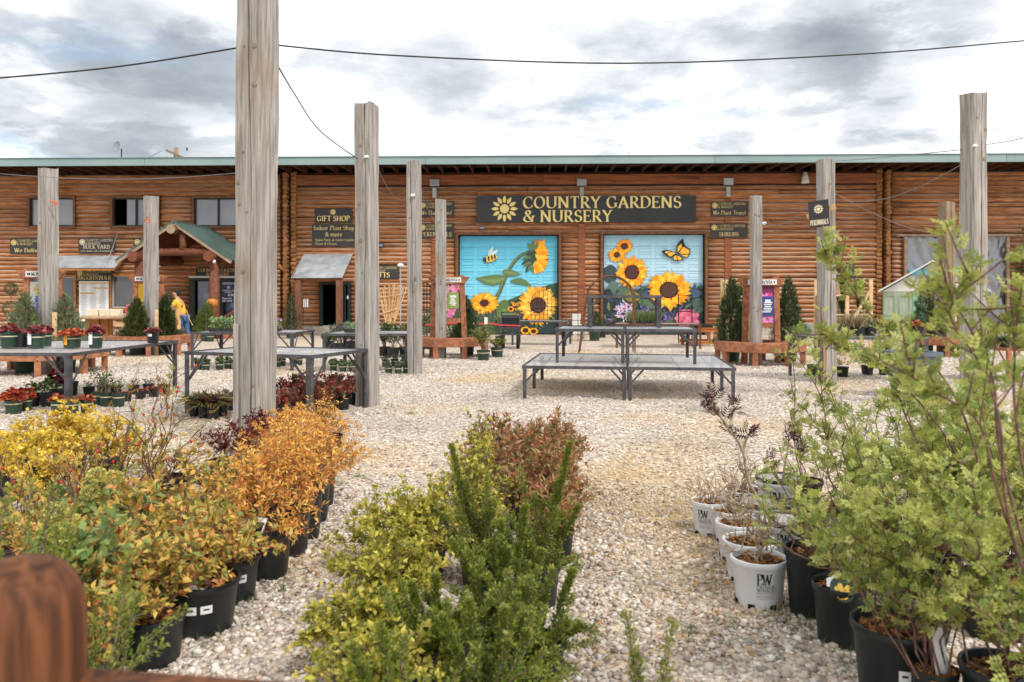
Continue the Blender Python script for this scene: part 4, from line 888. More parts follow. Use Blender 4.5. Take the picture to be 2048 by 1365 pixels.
def awning():
    Yf = -1.1; xl, zl = W(86, 537, Yf); xr, _ = W(224, 537, Yf); _, zu = W(150, 517, -.1); zu = max(zu, zl + .25)
    xm = (xl + xr) / 2; hw = (xr - xl) / 2 + .08; root = thing('corrugated_awning', 'grey corrugated metal awning over the lower windows', 'awning', BW(xm, 0, 0), PSI)
    m = MB(); panels(m, (-hw, Yf, zl), (hw, Yf, zl), (-hw, -.1, zu + .1), 22, .02); m.build('roof_sheet', GALV, root)
    m = MB(); m.beam((-hw, Yf + .04, zl - .05), (hw, Yf + .04, zl - .05), .04, .08); m.build('front_beam', GOLD_TRIM, root)
    for s in (-1, 0, 1): m = MB(); m.beam((s * (hw - .05), Yf + .07, zl - .05), (s * (hw - .05), -.1, zu + .03), .04, .08); m.build('rafter', GOLD_TRIM, root)
    m = MB()
    for px, py, qx, qy in ((236, 465, 222, 520), (120, 465, 113, 497)):
        a = W(px, py, -.12); b = W(qx, qy, -.6); m.tube([(a[0] - xm, -.12, a[1]), (b[0] - xm, -.8, b[1])], .012, 4)
    m.build('stay_wire', GALV, root)
awning()
def plastic_window():
    x0, z0, x1, z1 = op_sheet; cx = (x0 + x1) / 2
    root = thing('plastic_sheet_window', 'wide opening covered with wrinkled clear plastic sheet in pale timber frame', 'window', BW(cx, -.1, z0), PSI); w, h = x1 - x0, z1 - z0
    f = MB(); t = .13
    for a, b, c, d in ((-w / 2 - t, -w / 2, -.1, h), (w / 2, w / 2 + t, -.1, h)): f.box(((a + b) / 2, -.02, (c + d) / 2), (b - a, .14, d - c))
    f.box((0, -.05, h + .05), (w + .9, .12, .1)); f.build('timber_frame', pm('grey_brown_frame', S(130, 104, 86), S(158, 134, 116), sc=(1, 1, 4), ns=4, rough=.8), root, bevel=.008)
    rng = np.random.default_rng(4); nx, nz = 64, 36; gx = np.linspace(-w / 2, w / 2, nx); gz = np.linspace(0, h, nz); X, Z = np.meshgrid(gx, gz)
    Yv = .04 + .05 * np.sin(X * 5.2 + Z * 3.6 + np.sin(X * 1.7) * 2) * np.clip((h - Z) / h + .2, 0, 1) + .025 * np.sin(X * 13 + Z * 7 + 1.5 * np.sin(Z * 3)) + .012 * np.sin(X * 29 - Z * 11)
    V = np.stack([X, Yv, Z], -1).reshape(-1, 3); idx = np.arange(nx * nz).reshape(nz, nx); Fc = np.stack([idx[:-1, :-1], idx[:-1, 1:], idx[1:, 1:], idx[1:, :-1]], -1).reshape(-1, 4)
    m = bpy.data.materials.new('clear_plastic'); m.use_nodes = True; N = m.node_tree.nodes; L = m.node_tree.links
    g = N.new('ShaderNodeBsdfGlossy'); g.inputs['Roughness'].default_value = .16; g.inputs['Color'].default_value = (.9, .92, .95, 1); tr = N.new('ShaderNodeBsdfTransparent'); tr.inputs[0].default_value = (.8, .83, .88, 1)
    df = N.new('ShaderNodeBsdfDiffuse'); df.inputs[0].default_value = (.5, .53, .57, 1)
    m1 = N.new('ShaderNodeMixShader'); m1.inputs[0].default_value = .22; L.new(tr.outputs[0], m1.inputs[1]); L.new(g.outputs[0], m1.inputs[2]); m2 = N.new('ShaderNodeMixShader'); m2.inputs[0].default_value = .14; L.new(m1.outputs[0], m2.inputs[1]); L.new(df.outputs[0], m2.inputs[2]); L.new(m2.outputs[0], N['Material Output'].inputs[0])
    np_mesh('plastic_sheet', V, Fc, m, root, smooth=True)
    b = MB(); b.add([(-w / 2, .25, -.1), (w / 2, .25, -.1), (w / 2, .25, h), (-w / 2, .25, h)], [(0, 1, 2, 3)]); b.build('inner_blind', pm('grey_blind', S(70, 76, 84), S(84, 90, 98), sc=(6, 1, .6), ns=2, rough=.6), root)
plastic_window()
# roof-top dish, utility pole behind
def roof_bits():
    o = at(243, 322, 33.5); root = thing('satellite_dish', 'grey satellite dish on a thin mast above the roof', 'satellite dish', (o.x, o.y, 6.3), 0)
    m = MB(); m.tube([(0, 0, 0), (0, 0, 1.45)], .03, 6); m.build('mast', STEEL, root)
    m = MB(); m.lathe([(0, .02), (.12, .03), (.2, .055), (.245, .09), (.24, .1), (.2, .07), (.1, .045), (0, .04)], 20, (0, 0, 0), sx=.78); d = m.build('dish', pm('dish_grey', S(150, 152, 156), rough=.5), root, smooth=True); d.location = (-.1, -.08, 1.5); d.rotation_euler = (math.radians(78), 0, math.radians(-20))
    c = at(352, 300, 52); root = thing('utility_pole', 'weathered wooden utility pole with double crossarm behind the roof', 'utility pole', (c.x, c.y, 0))
    m = MB(); m.tube([(0, 0, 0), (0, 0, c.z + .15)], [.2, .15], 10); m.build('pole', POST_GOLD, root, smooth=True)
    for dy in (-.16, .16):
        m = MB(); m.beam((-.95, dy + .9, c.z + .12), (.85, dy - .9, c.z - .72 + .05), .09, .13); m.build('crossarm', POST_GOLD, root)
    for x, z in ((.8, c.z + .0), (-.5, c.z - .6), (.45, c.z - .65)):
        m = MB(); m.lathe([(0, 0), (.06, .02), (.05, .1), (.07, .14), (.05, .2), (0, .22)], 8, (x, -.2, z - .1)); m.build('insulator', STEEL, root, smooth=True)
    a = at(322, 303, 52); b = at(150, 335, 46); m = MB(); m.tube([a + (b - a) * t + Vector((0, 0, -.5 * math.sin(math.pi * t))) for t in np.linspace(0, 1, 9)], .02, 4); tag(m.build('power_line', STEEL), 'thin power line running left from the utility pole', 'cable')
    p = at(2010, 311, 34); bd = MB(); bd.lathe([(0, 0), (.06, .05), (.07, .12), (.04, .2), (.035, .24), (.04, .27), (0, .31)], 8); bd.tube([(0, 0, .08), (-.2, 0, .02)], [.05, .02], 5); tag(bd.build('bird', pm('bird_grey', S(70, 76, 88), rough=.8), loc=(p.x, p.y, 6.95)), 'small dark bird perched on the roof edge far right', 'bird')
roof_bits()

# ------------------------------------------------------------------ weathered timber posts
def timber_post(px, Y, side, yaw, top_px, label, tilt=(0, 0), seed=0, mat=None, zt=None, chamf=.012, crack=True):
    """top_px: photo row of the top (None when above the frame)"""
    rng = random.Random(seed); x = (px - 1024) * Y / F; h = zt or CAMH + (HZ - top_px) * Y / F
    root = thing('timber_post', label, 'post', (x, Y, 0), yaw, 'tall weathered timber posts in the yard')
    n = 26; s = side / 2; mb = MB(); ring = None
    ph = rng.uniform(0, 6); cu = rng.uniform(-.3, .3)
    for i in range(n + 1):
        z = -.05 + (h + .05) * i / n; tx, ty = tilt[0] * z, tilt[1] * z
        w = s * (1 + .012 * math.sin(z * 2.1 + ph)); c = chamf + .004 * math.sin(z * 3 + ph)
        u = (cu + .22 * math.sin(z * .7 + ph) + .06 * math.sin(z * 2.9)) * s
        cd = (.26 + .14 * math.sin(z * 1.3 + ph)) * s * 2 if crack else 0.001; cw = .0075 + .004 * math.sin(z * 1.9 + ph)
        prof = [(-w + c, -w), (u - cw, -w), (u, -w + max(cd, .004)), (u + cw, -w), (w - c, -w), (w, -w + c), (w, 0), (w, w - c), (w - c, w), (0, w), (-w + c, w), (-w, w - c), (-w, 0), (-w, -w + c)]
        for (a, b) in prof:
            q = .0035; mb.v.append((a + tx + rng.uniform(-q, q), b + ty + rng.uniform(-q, q), z + (rng.uniform(-.02, .02) if i == n else 0))); mb.c.append(None)
    k = 14
    for i in range(n):
        for j in range(k): mb.f.append((i * k + j, i * k + (j + 1) % k, (i + 1) * k + (j + 1) % k, (i + 1) * k + j))
    mb.f.append(tuple(n * k + j for j in range(k)))
    o = mb.build('timber', mat or POST_WOOD, root)
    kn = MB()      # bolts, knots and staples
    for i in range(9):
        z = rng.uniform(.4, h * .95); a = rng.uniform(-.7, .7) * s; r = rng.uniform(.008, .034)
        kn.lathe([(r, 0), (r * .8, .006), (0, .008)], 8, (0, 0, 0))
        for q in range(len(kn.v) - 24, len(kn.v)):
            vx, vy, vz = kn.v[q]; kn.v[q] = (a + vx + tilt[0] * z, -s - vz + tilt[1] * z, z + vy)
    kn.build('knot', pm('knot_wood', S(116, 102, 88), S(146, 132, 116), ns=30, rough=.8), root)
    return root
R_ = math.radians
P1 = timber_post(509, 7.75, .29, R_(-22), None, 'thickest and nearest grey timber post, split and cropped by the top edge', (.010, 0), 1, zt=4.45)
P2 = timber_post(735, 11.0, .245, R_(-24), 210, 'grey timber post with a long black split, right of the nearest post', (-.004, 0), 2)
timber_post(830, 15.6, .225, R_(-20), 323, 'grey timber post standing at the end of the table of white trays', (-.006, 0), 3)
timber_post(882, 19.65, .22, R_(-14), 400, 'slim grey post rising through the bench with the pink floral poster', (-.002, 0), 4, crack=False)
timber_post(1947, 10.5, .235, R_(20), 190, 'tall grey timber post behind the rose bushes at the far right', (-.001, 0), 5)
timber_post(1655, 14.05, .235, R_(12), 320, 'leaning grey post carrying a tilted dark sign', (-.010, 0), 6)
timber_post(1512, 17.75, .215, R_(4), 393, 'slim grey post rising through the bench with the magenta poster', (0, 0), 7, crack=False)
timber_post(1893, 20.5, .29, R_(15), 405, 'rough golden grey post with split top before the plastic sheet', (0, 0), 8, POST_GOLD)
timber_post(96, 15.9, .27, R_(-25), 338, 'grey timber post before the left wall with orange flagging', (.002, 0), 9)
timber_post(302, 20.8, .27, R_(-22), 393, 'cracked grey post in front of the gabled log porch', (0, 0), 10)
def stakes():
    for px, py0, py1, Y, w, lab, m in ((472, 648, 905, 7.62, .05, 'thin grey lath nailed low on the nearest timber post', POST_WOOD), (109, 625, 745, 15.6, .09, 'pale board nailed low on the far left grey post', PALE_WOOD), (313, 620, 705, 20.5, .08, 'pale board nailed low on the cracked post by the porch', PALE_WOOD),
                                     (1646, 640, 762, 13.9, .07, 'orange pine stake beside the leaning post', pm('orange_pine', S(176, 122, 70), S(196, 146, 92), sc=(4, 4, 1), ns=4, rough=.7)), (1500, 635, 690, 17.9, .05, 'thin pine stake beside the slim post in the right bench', PALE_WOOD)):
        a = at(px, py0, Y); b = MB(); b.box((0, 0, a.z / 2), (w, .03, a.z)); tag(b.build('stake', m, loc=(a.x, Y, 0), bevel=.003), lab, 'stake')
stakes()
# leaning sign on the post
def perennials_sign():
    c = at(1638, 428, 13.8); root = thing('post_sign', 'small dark perennials sign tilted on the leaning grey post', 'sign', c, R_(-38)); root.rotation_euler = (0, R_(-4), R_(-38))
    b = MB(); b.box((0, 0, 0), (.34, .02, .46)); b.build('board', SIGN_DARK, root)
    t = MB(); lettering(t, 'PERENNIALS', -.155, -.19, .085, -.013, width=.31, bold=1.4); emblem(t, 0, .08, .085, -.013); t.build('lettering', CREAM_INK, root)
    b = MB(); b.beam((-.22, .05, -.02), (.26, .05, .1), .03, .09); b.build('batten', PALE_WOOD, root)
perennials_sign()
# cables between the posts
def cable(pts, r, label, sag=0, mat=None):
    m = MB()
    if sag: a, b = Vector(pts[0]), Vector(pts[1]); pts = [a + (b - a) * t - Vector((0, 0, sag * math.sin(math.pi * t))) for t in np.linspace(0, 1, 20)]
    else: pts = [Vector(p) for p in lerp_pts([tuple(p) for p in pts], 8)]
    m.tube(pts, r, 5); tag(m.build('cable', mat or pm('black_cable', S(42, 38, 40), rough=.6), smooth=True), label, 'cable')
BLK = None
cable([at(-200, 172, 8.0), at(200, 138, 7.85), at(476, 96, 7.72)], .0085, 'black cable running from the nearest post out of the left side')
cable([at(545, 90, 7.8), at(800, 112, 8.2), at(1250, 127, 8.6), at(1700, 110, 9), at(2048, 82, 9.4), at(2400, 50, 9.8)], .0085, 'long black cable sagging across the whole sky to the right')
cable([at(550, 122, 7.8), at(590, 190, 8.6), at(640, 262, 9.6), at(715, 318, 10.9)], .007, 'thin wire dropping from the nearest post to the split post')
WIRE = pm('galvanised_wire', S(120, 120, 124), rough=.5)
cable([at(752, 330, 11), at(820, 392, 15.5)], .004, 'thin wire from the split post to the post by the table', .25, WIRE)
cable([at(845, 392, 15.6), at(880, 448, 19.8)], .004, 'thin wire between the two posts near the pink poster', .15, WIRE)
cable([at(0, 348, 15.5), at(480, 346, 15.8)], .006, 'thin wire stretched in front of the left eaves', .12, WIRE)
cable([at(1922, 300, 10.5), at(1480, 322, 22)], .006, 'thin wire from the far right post toward the roof', .1, WIRE)
cable([at(1968, 290, 10.5), at(2100, 262, 9)], .005, 'short wire from the far right post out of the frame', .02, WIRE)
cable([at(1668, 386, 14), at(1890, 470, 20.4)], .005, 'thin wire from the leaning post to the rough golden post', .15, WIRE)
cable([at(1525, 446, 18.3), at(1640, 386, 14)], .005, 'thin wire from the slim post to the leaning post', .25, WIRE)
cable([at(1670, 400, 14.0), at(1922, 330, 10.5)], .005, 'thin wire from the leaning post to the far right post', .2, WIRE)
for (x, y, Y, lab) in ((733, 314, 10.85, 'white porcelain insulator on the split post'), (826, 391, 15.45, 'white insulator on the post by the table'), (1950, 292, 10.35, 'white insulator hook on the far right post'), (1528, 447, 18.15, 'small white insulator on the slim post in the right bench')):
    c = at(x, y, Y); m = MB(); r = .02 * Y / 10
    m.tube([c + Vector((-r * 1.2, 0, 0)), c + Vector((-r * .4, 0, 0)), c, c + Vector((r * .4, 0, 0)), c + Vector((r * 1.2, 0, .01))], [r * .8, r, r * .6, r, r * .8], 8); m.tube([c + Vector((-r * 2.5, -.01, -r)), c + Vector((-r, -.03, .0)), c + Vector((0, -.02, -r))], r * .22, 4)
    tag(m.build('insulator', LABEL_WHITE, smooth=True), lab, 'insulator')
for (x, y, Y, lab) in ((110, 404, 15.7, 'orange flagging tape tied round the far left post'), (296, 441, 20.5, 'orange flagging tape tied round the cracked post')):
    c = at(x, y, Y); m = MB(); rng = random.Random(x)
    for i in range(5): m.tube([c + Vector((rng.uniform(-.06, .06), 0, rng.uniform(-.03, .03))), c + Vector((rng.uniform(-.1, .1), -.05, rng.uniform(-.09, .06)))], .012, 4)
    tag(m.build('flagging_tape', pm('orange_tape', S(214, 104, 56), rough=.6)), lab, 'tape')
# ------------------------------------------------------------------ steel tables
def mesh_top_mat():
    m = bpy.data.materials.new('expanded_mesh'); m.use_nodes = True; N = m.node_tree.nodes; L = m.node_tree.links
    b = N['Principled BSDF']; b.inputs['Base Color'].default_value = (*S(188, 188, 188), 1); b.inputs['Roughness'].default_value = .4; b.inputs['Metallic'].default_value = .1
    tc = N.new('ShaderNodeTexCoord'); mp = N.new('ShaderNodeMapping'); mp.inputs['Scale'].default_value = (34, 60, 1); mp.inputs['Rotation'].default_value = (0, 0, .785); L.new(tc.outputs['Object'], mp.inputs[0])
    ck = N.new('ShaderNodeTexBrick'); ck.inputs['Scale'].default_value = 1; ck.inputs['Mortar Size'].default_value = .085; ck.inputs['Color1'].default_value = (0, 0, 0, 1); ck.inputs['Color2'].default_value = (0, 0, 0, 1); ck.inputs['Mortar'].default_value = (1, 1, 1, 1)
    L.new(mp.outputs[0], ck.inputs['Vector']); tr = N.new('ShaderNodeBsdfTransparent'); mx = N.new('ShaderNodeMixShader')
    L.new(ck.outputs['Color'], mx.inputs[0]); L.new(tr.outputs[0], mx.inputs[1]); L.new(b.outputs[0], mx.inputs[2]); L.new(mx.outputs[0], N['Material Output'].inputs[0]); return m
MESH_TOP = mesh_top_mat()
def steel_table(label, cx, cy, yaw, w, d, h, z0=0.0, legs=None, split=1, group='steel mesh nursery tables', brace=.32, lw=.055, top_mat=None, frame_mat=None, sag=0.0):
    FM = frame_mat or STEEL
    root = thing('nursery_table', label, 'table', (cx, cy, z0), yaw, group)
    for k in range(split):
        a, b = -w / 2 + w * k / split + .004 * (k > 0), -w / 2 + w * (k + 1) / split - .004 * (k < split - 1)
        t = MB(); nx, ny = 6, 6; vs = []
        for j in range(ny + 1):
            for i in range(nx + 1):
                u, v = i / nx, j / ny; vs.append((a + .02 + (b - a - .04) * u, -d / 2 + .02 + (d - .04) * v, h - .012 - sag * math.sin(math.pi * u) * math.sin(math.pi * v)))
        t.add(vs, [(j * (nx + 1) + i, j * (nx + 1) + i + 1, (j + 1) * (nx + 1) + i + 1, (j + 1) * (nx + 1) + i) for j in range(ny) for i in range(nx)]); t.build('mesh_top', top_mat or MESH_TOP, root)
        r = MB()
        for p, q in (((a, -d / 2), (b, -d / 2)), ((b, -d / 2), (b, d / 2)), ((b, d / 2), (a, d / 2)), ((a, d / 2), (a, -d / 2))):
            r.beam((p[0], p[1], h - .02), (q[0], q[1], h - .02), .012, .045); 
        r.beam(((a + b) / 2, -d / 2, h - .035), ((a + b) / 2, d / 2, h - .035), .03, .02); r.beam((a, 0, h - .035), (b, 0, h - .035), .03, .02); r.build('rim', FM, root)
        for (lx, ly) in (legs or [(-1, -1), (1, -1), (1, 1), (-1, 1)]):
            x = a + lw * .3 if lx < 0 else b - lw * .3; y = ly * (d / 2 - .02)
            l = MB(); sx = 1 if lx < 0 else -1; sy = -1 if ly > 0 else 1
            l.box((x, y, (h - .04) / 2), (.008, lw, h - .04)); l.box((x + sx * lw / 2, y - sy * lw / 2 + sy * .004, (h - .04) / 2), (lw, .008, h - .04)); l.build('leg', FM, root)
            if brace:
                br = MB(); zb = h - .04 - brace
                br.beam((x, y, zb), (x + sx * brace * .9, y, h - .04), .028, .012, (0, 1, 0))
                if abs(ly) > .5: br.beam((x, y, zb), (x, y + sy * brace * .9, h - .04), .028, .012, (1, 0, 0))
                br.build('brace', FM, root)
    return root
yT = R_(-7.8)
def rot2(cx, cy, a, x, y): return (cx + x * math.cos(a) - y * math.sin(a), cy + x * math.sin(a) + y * math.cos(a))
TC = rot2(.155, 11.77, yT, 1.53, 1.32)
steel_table('wide low steel table, bottom tier of the stacked tables in the middle', *TC, yT, 3.07, 2.64, .49, legs=[(-1, -1), (1, -1), (1, 0), (-1, 0), (1, 1), (-1, 1)], split=2, brace=.24, group='three stacked steel tables', lw=.05, sag=.012)
c2 = rot2(.66, 12.25, yT, 1.07, .70); steel_table('steel table standing on the low one, middle tier of the stacked tables', *c2, yT, 2.14, 1.38, .527, z0=.49, split=2, brace=.26, group='three stacked steel tables', lw=.045)
c3 = rot2(1.19, 12.75, yT, .6, .32); steel_table('narrow steel frame on top, uppermost tier of the stacked tables', *c3, yT, 1.2, .6, .515, z0=1.017, brace=.2, group='three stacked steel tables', lw=.07)
steel_table('long steel table at the left edge carrying red heuchera pots', -6.62, 11.75, R_(-2), 2.05, 3.0, .785, group='steel mesh nursery tables', brace=.38, lw=.07)
TB = rot2(-4.24, 10.3, R_(-20.6), .98, .64); steel_table('empty steel mesh table behind the nearest timber post', *TB, R_(-20.6), 1.95, 1.28, .80, brace=.36, lw=.065)
TCc = (-5.5, 17.05); steel_table('steel table with trays of lettuce green seedlings and pansies', *TCc, R_(-2), 2.15, 1.5, .78, brace=.36, lw=.06)
steel_table('steel table by the third grey post with a tray of seedlings', -2.85, 16.5, R_(-4), 1.75, 1.5, .78, brace=.36, lw=.06)
far1 = gp(1085, 692); steel_table('far steel table with scrap metal before the left garage door', far1[0], far1[1] + .6, R_(-12), 1.75, 1.1, .76, brace=.3, lw=.06)
far2 = gp(1330, 700); steel_table('far rusty table with grass trays before the right garage door', far2[0], far2[1] + 1.2, R_(-8), 2.5, 1.2, .72, brace=.3, lw=.06, frame_mat=RUST)
steel_table('steel table behind the leaning post with dark trays on it', 6.3, 14.6, R_(4), 2.0, 1.3, .80, brace=.3, lw=.06)
steel_table('steel table with succulent pots at the far right edge', 9.4, 14.3, R_(3), 1.9, 1.2, .62, brace=.25, lw=.06, top_mat=RED_WOOD, frame_mat=RED_WOOD)

# ------------------------------------------------------------------ ring benches with poster frames
def ring_bench(label, cx, cy, r, zs=.5, n=8, rot=R_(22.5), inner=.55):
    root = thing('ring_bench', label, 'bench', (cx, cy, 0), 0, 'octagonal stained benches round the posts')
    P = [(r * math.cos(rot + 2 * math.pi * i / n), r * math.sin(rot + 2 * math.pi * i / n)) for i in range(n)]
    for i in range(n):
        (ax, ay), (bx, by) = P[i], P[(i + 1) % n]
        for k in range(2):
            o0, o1 = 1.0 - k * .225, 1.0 - k * .225 - .215; z = zs
            m = MB(); m.add([(ax * o0, ay * o0, z), (bx * o0, by * o0, z), (bx * o1, by * o1, z), (ax * o1, ay * o1, z), (ax * o0, ay * o0, z - .04), (bx * o0, by * o0, z - .04), (bx * o1, by * o1, z - .04), (ax * o1, ay * o1, z - .04)], [(3, 2, 1, 0), (4, 5, 6, 7), (0, 1, 5, 4), (1, 2, 6, 5), (2, 3, 7, 6), (3, 0, 4, 7)][::1])
            m.build('seat_plank', RED_WOOD, root)
        m = MB(); q = .985; m.beam((ax * q, ay * q, zs - .125), (bx * q, by * q, zs - .125), .04, .165); m.build('apron_board', RED_WOOD, root, bevel=.004)
        m = MB(); m.box((ax * .93, ay * .93, (zs - .05) / 2), (.11, .11, zs - .05), math.atan2(ay, ax)); m.build('leg', RED_WOOD, root, bevel=.006)
        bt = MB(); a = math.atan2(ay, ax)
        for zz in (-.09, -.16): bt.tube([(ax * 1.0, ay * 1.0, zs + zz), (ax * 1.012, ay * 1.012, zs + zz)], .014, 6)
        bt.build('bolt', GALV, root)
    return root
FLOWER_POSTER = {}
def poster_art(mb, w, h, y, z0, pal, bgc, rng, nfl, fr):
    k = 0
    mb.add([(-w / 2, y, z0), (w / 2, y, z0), (w / 2, y, z0 + h), (-w / 2, y, z0 + h)], [(0, 1, 2, 3)], bgc)
    for i in range(nfl):
        cx, cz = rng.uniform(-w / 2 + fr * .5, w / 2 - fr * .5), z0 + rng.uniform(fr * .5, h - fr * .5); c0 = rng.choice(pal); n = rng.randint(9, 13)
        for j in range(n):
            k += 1; a = 6.283 * j / n + rng.uniform(-.1, .1); L = fr * rng.uniform(.8, 1.1); ca, sa = math.cos(a), math.sin(a); c = tuple(min(1, q * rng.uniform(.75, 1.2)) for q in c0); p = []
            for t, ww in ((.15, .05), (.5, .17), (.8, .16), (1, .04), (1, -.04), (.8, -.16), (.5, -.17), (.15, -.05)):
                X, Z = cx + L * (t * ca - ww * sa), cz + L * (t * sa + ww * ca); p.append((max(-w / 2, min(w / 2, X)), y - .0001 * k, max(z0, min(z0 + h, Z))))
            mb.poly(p, c)
        k += 1; mb.poly([(cx + fr * .22 * math.cos(t), y - .0001 * k, cz + fr * .22 * math.sin(t)) for t in np.linspace(0, 6.283, 9, endpoint=False)], S(120, 120, 60))
    return y - .0001 * k
def display(label, cx, cy, yaw, H, wb, wt, z_post, zp0, zp1, pal, bgc, panel, pcol, nfl=16, fr=.16, brand='MONROVIA', group='stained frames with floral posters'):
    root = thing('poster_frame', label, 'poster frame', (cx, cy, 0), yaw, group)
    for s in (-1, 1):
        m = MB(); m.beam((s * wb / 2, 0, z_post), (s * wt / 2, 0, H + .03), .13, .10, up=(0, 1, 0)); m.build('upright', RED_WOOD, root, bevel=.006)
    m = MB(); h = .17; a, b = wt / 2 + .20, wt / 2 + .10; z = H - .17
    m.add([(-b, -.09, z), (b, -.09, z), (a, -.09, z + h), (-a, -.09, z + h), (-b, .02, z), (b, .02, z), (a, .02, z + h), (-a, .02, z + h)], [(0, 1, 2, 3), (7, 6, 5, 4), (0, 4, 5, 1), (1, 5, 6, 2), (2, 6, 7, 3), (3, 7, 4, 0)]); m.build('header_beam', RED_WOOD, root, bevel=.006)
    m = MB(); pw = wt * .98; m.box((0, -.096, z + h / 2), (pw, .008, .115)); m.build('name_plate', LABEL_WHITE, root)
    t = MB(); lettering(t, brand, -pw * .30, z + h / 2 - .035, .07, -.103, width=pw * .66, bold=1.1); t.lathe([(0, 0)], 3); t = MB(); lettering(t, brand, -pw * .30, z + h / 2 - .035, .07, -.103, width=pw * .66, bold=1.1)
    for q in (-.42, -.36, .42): t.box((pw * q, -.102, z + h / 2), (.03, .002, .05))
    t.build('lettering', INK, root)
    w = (wb + wt) / 2 - .16; rng = random.Random(label); mb = MB(); y = poster_art(mb, w, zp1 - zp0, -.03, zp0, pal, bgc, rng, nfl, fr); mb.build('poster', PAINT, root)
    if panel:
        x0, x1, a0, a1 = panel; p = MB(); p.box(((x0 + x1) / 2, y - .008, (a0 + a1) / 2), (x1 - x0, .006, a1 - a0), col=pcol); 
        q = MB()
        for i in range(7): q.box(((x0 + x1) / 2 + rng.uniform(-.02, .02), y - .013, a1 - .1 - i * (a1 - a0 - .15) / 7), ((x1 - x0) * rng.uniform(.35, .7), .002, .025 if i else .06))
        pn = p.build('poster_panel', PAINT, root); q.build('panel_print', WHITE_INK, root)
    m = MB(); m.beam((-wb / 2 + .05, 0, zp0 - .06), (wb / 2 - .05, 0, zp0 - .06), .05, .11); m.build('rail', RED_WOOD, root)
    return root
bR = (gp(1515, 727)); cR = ((1519 - 1024) * 18.1 / F, 18.1)
ring_bench('octagonal brown bench below the magenta flower poster', cR[0], cR[1], 1.0)
s = 18.1 / F
display('stained frame with magenta flowers and blue panel', (1522 - 1024) * s, 18.1, 0, 1.93, .76, .66, 0, .92, 1.76, [S(214, 70, 150), S(226, 108, 172), S(196, 52, 132), S(236, 140, 190)], S(120, 50, 90), (-.02, .27, 1.08, 1.52), S(58, 74, 136))
cM = ((905 - 1024) * 20.1 / F, 20.1)
ring_bench('octagonal brown bench below the pink flower poster', cM[0], cM[1], .95)
s = 20.0 / F; display('stained frame with pale pink flowers and green panel', (897 - 1024) * s, 20.0, 0, 2.02, .84, .66, 0, .98, 1.84, [S(228, 156, 186), S(236, 180, 200), S(216, 128, 168), S(240, 200, 190)], S(70, 84, 60), (-.02, .26, 1.22, 1.62), S(140, 158, 84))
cL = (-9.35, 16.0); ring_bench('octagonal brown bench at the left edge behind the heuchera table', cL[0], cL[1], 1.12)
s = 16.6 / F; display('stained frame with blue and purple flowers at the left edge', (80 - 1024) * s, 16.7, 0, 2.07, .72, .62, 0, .85, 1.82, [S(80, 80, 170), S(120, 90, 180), S(70, 100, 190), S(214, 190, 80)], S(196, 200, 196), None, None, 9, .12)
cP = (-9.55, 21.0); ring_bench('octagonal brown bench before the gabled porch', cP[0], cP[1], 1.05)
s = 21.3 / F; display('stained frame with yellow poster before the porch', (294 - 1024) * s, 21.4, 0, 2.08, .76, .66, 0, .9, 1.86, [S(232, 190, 50), S(240, 206, 80)], S(222, 176, 44), (-.05, .3, 1.0, 1.5), S(40, 60, 110), 6, .15)
cF = ((1890 - 1024) * 20.6 / F, 20.7); ring_bench('octagonal brown bench behind the rose bushes at right', cF[0], cF[1], 1.0)
s = 20.9 / F; display('stained frame with white and green poster at right', (1892 - 1024) * s, 20.95, 0, 1.88, .80, .72, 0, .85, 1.70, [S(220, 222, 214), S(206, 214, 200), S(60, 104, 60)], S(190, 198, 190), (-.16, .1, 1.0, 1.5), S(30, 92, 58), 10, .12)

# ------------------------------------------------------------------ racks, arbours and other yard things
def pine_rack(label, px0, px1, Y, z_shelves, H, depth=.5, diag=False):
    x0, x1 = (px0 - 1024) * Y / F, (px1 - 1024) * Y / F; cx = (x0 + x1) / 2; w = x1 - x0
    root = thing('pine_rack', label, 'plant rack', (cx, Y, 0), 0, 'raw pine plant racks')
    for sx in (-1, 0, 1):
        for sy in (-1, 1):
            if sx == 0 and w < 1.1: continue
            m = MB(); m.box((sx * (w / 2 - .04), sy * (depth / 2 - .03), H / 2), (.09, .05, H)); m.build('upright', PALE_WOOD, root, bevel=.003)
    for z in z_shelves:
        for k in range(4):
            m = MB(); m.box((0, -depth / 2 + .07 + k * .13, z + .03 * 0), (w - .09 if k in (0, 3) else w, .10, .03)); m.build('shelf_slat', PALE_WOOD, root)
        m = MB()
        for sx in (-1, 1): m.box((sx * (w / 2 - .09), 0, z - .045), (.04, depth - .1, .06))
        m.build('cleat', PALE_WOOD, root)
    if diag: m = MB(); m.beam((-w * .05, -depth / 2 - .03, z_shelves[0]), (w * .48, -depth / 2 - .03, H * .9), .07, .03, up=(0, 1, 0)); m.build('diagonal_brace', PALE_WOOD, root)
    return cx, Y, w
RACK1 = pine_rack('raw pine plant rack behind the left conifer of the magenta poster', 1446, 1492, 20.6, (.42, .95, 1.42), 1.95)
RACK2 = pine_rack('raw pine plant rack with diagonal brace behind the leaning post', 1636, 1736, 20.4, (.62, 1.06, 1.55), 1.95, .55, True)
def tubes_thing(name, label, cat, paths, r, mat, group=None, part='bar', n=5):
    ps = [[Vector(p) for p in pl] for pl in paths]; o = ps[0][0].copy(); o.z = 0
    root = thing(name, label, cat, o, 0, group)
    for pl in ps:
        m = MB(); m.tube([p - o for p in pl], r, n); m.build(part, mat, root)
    return root
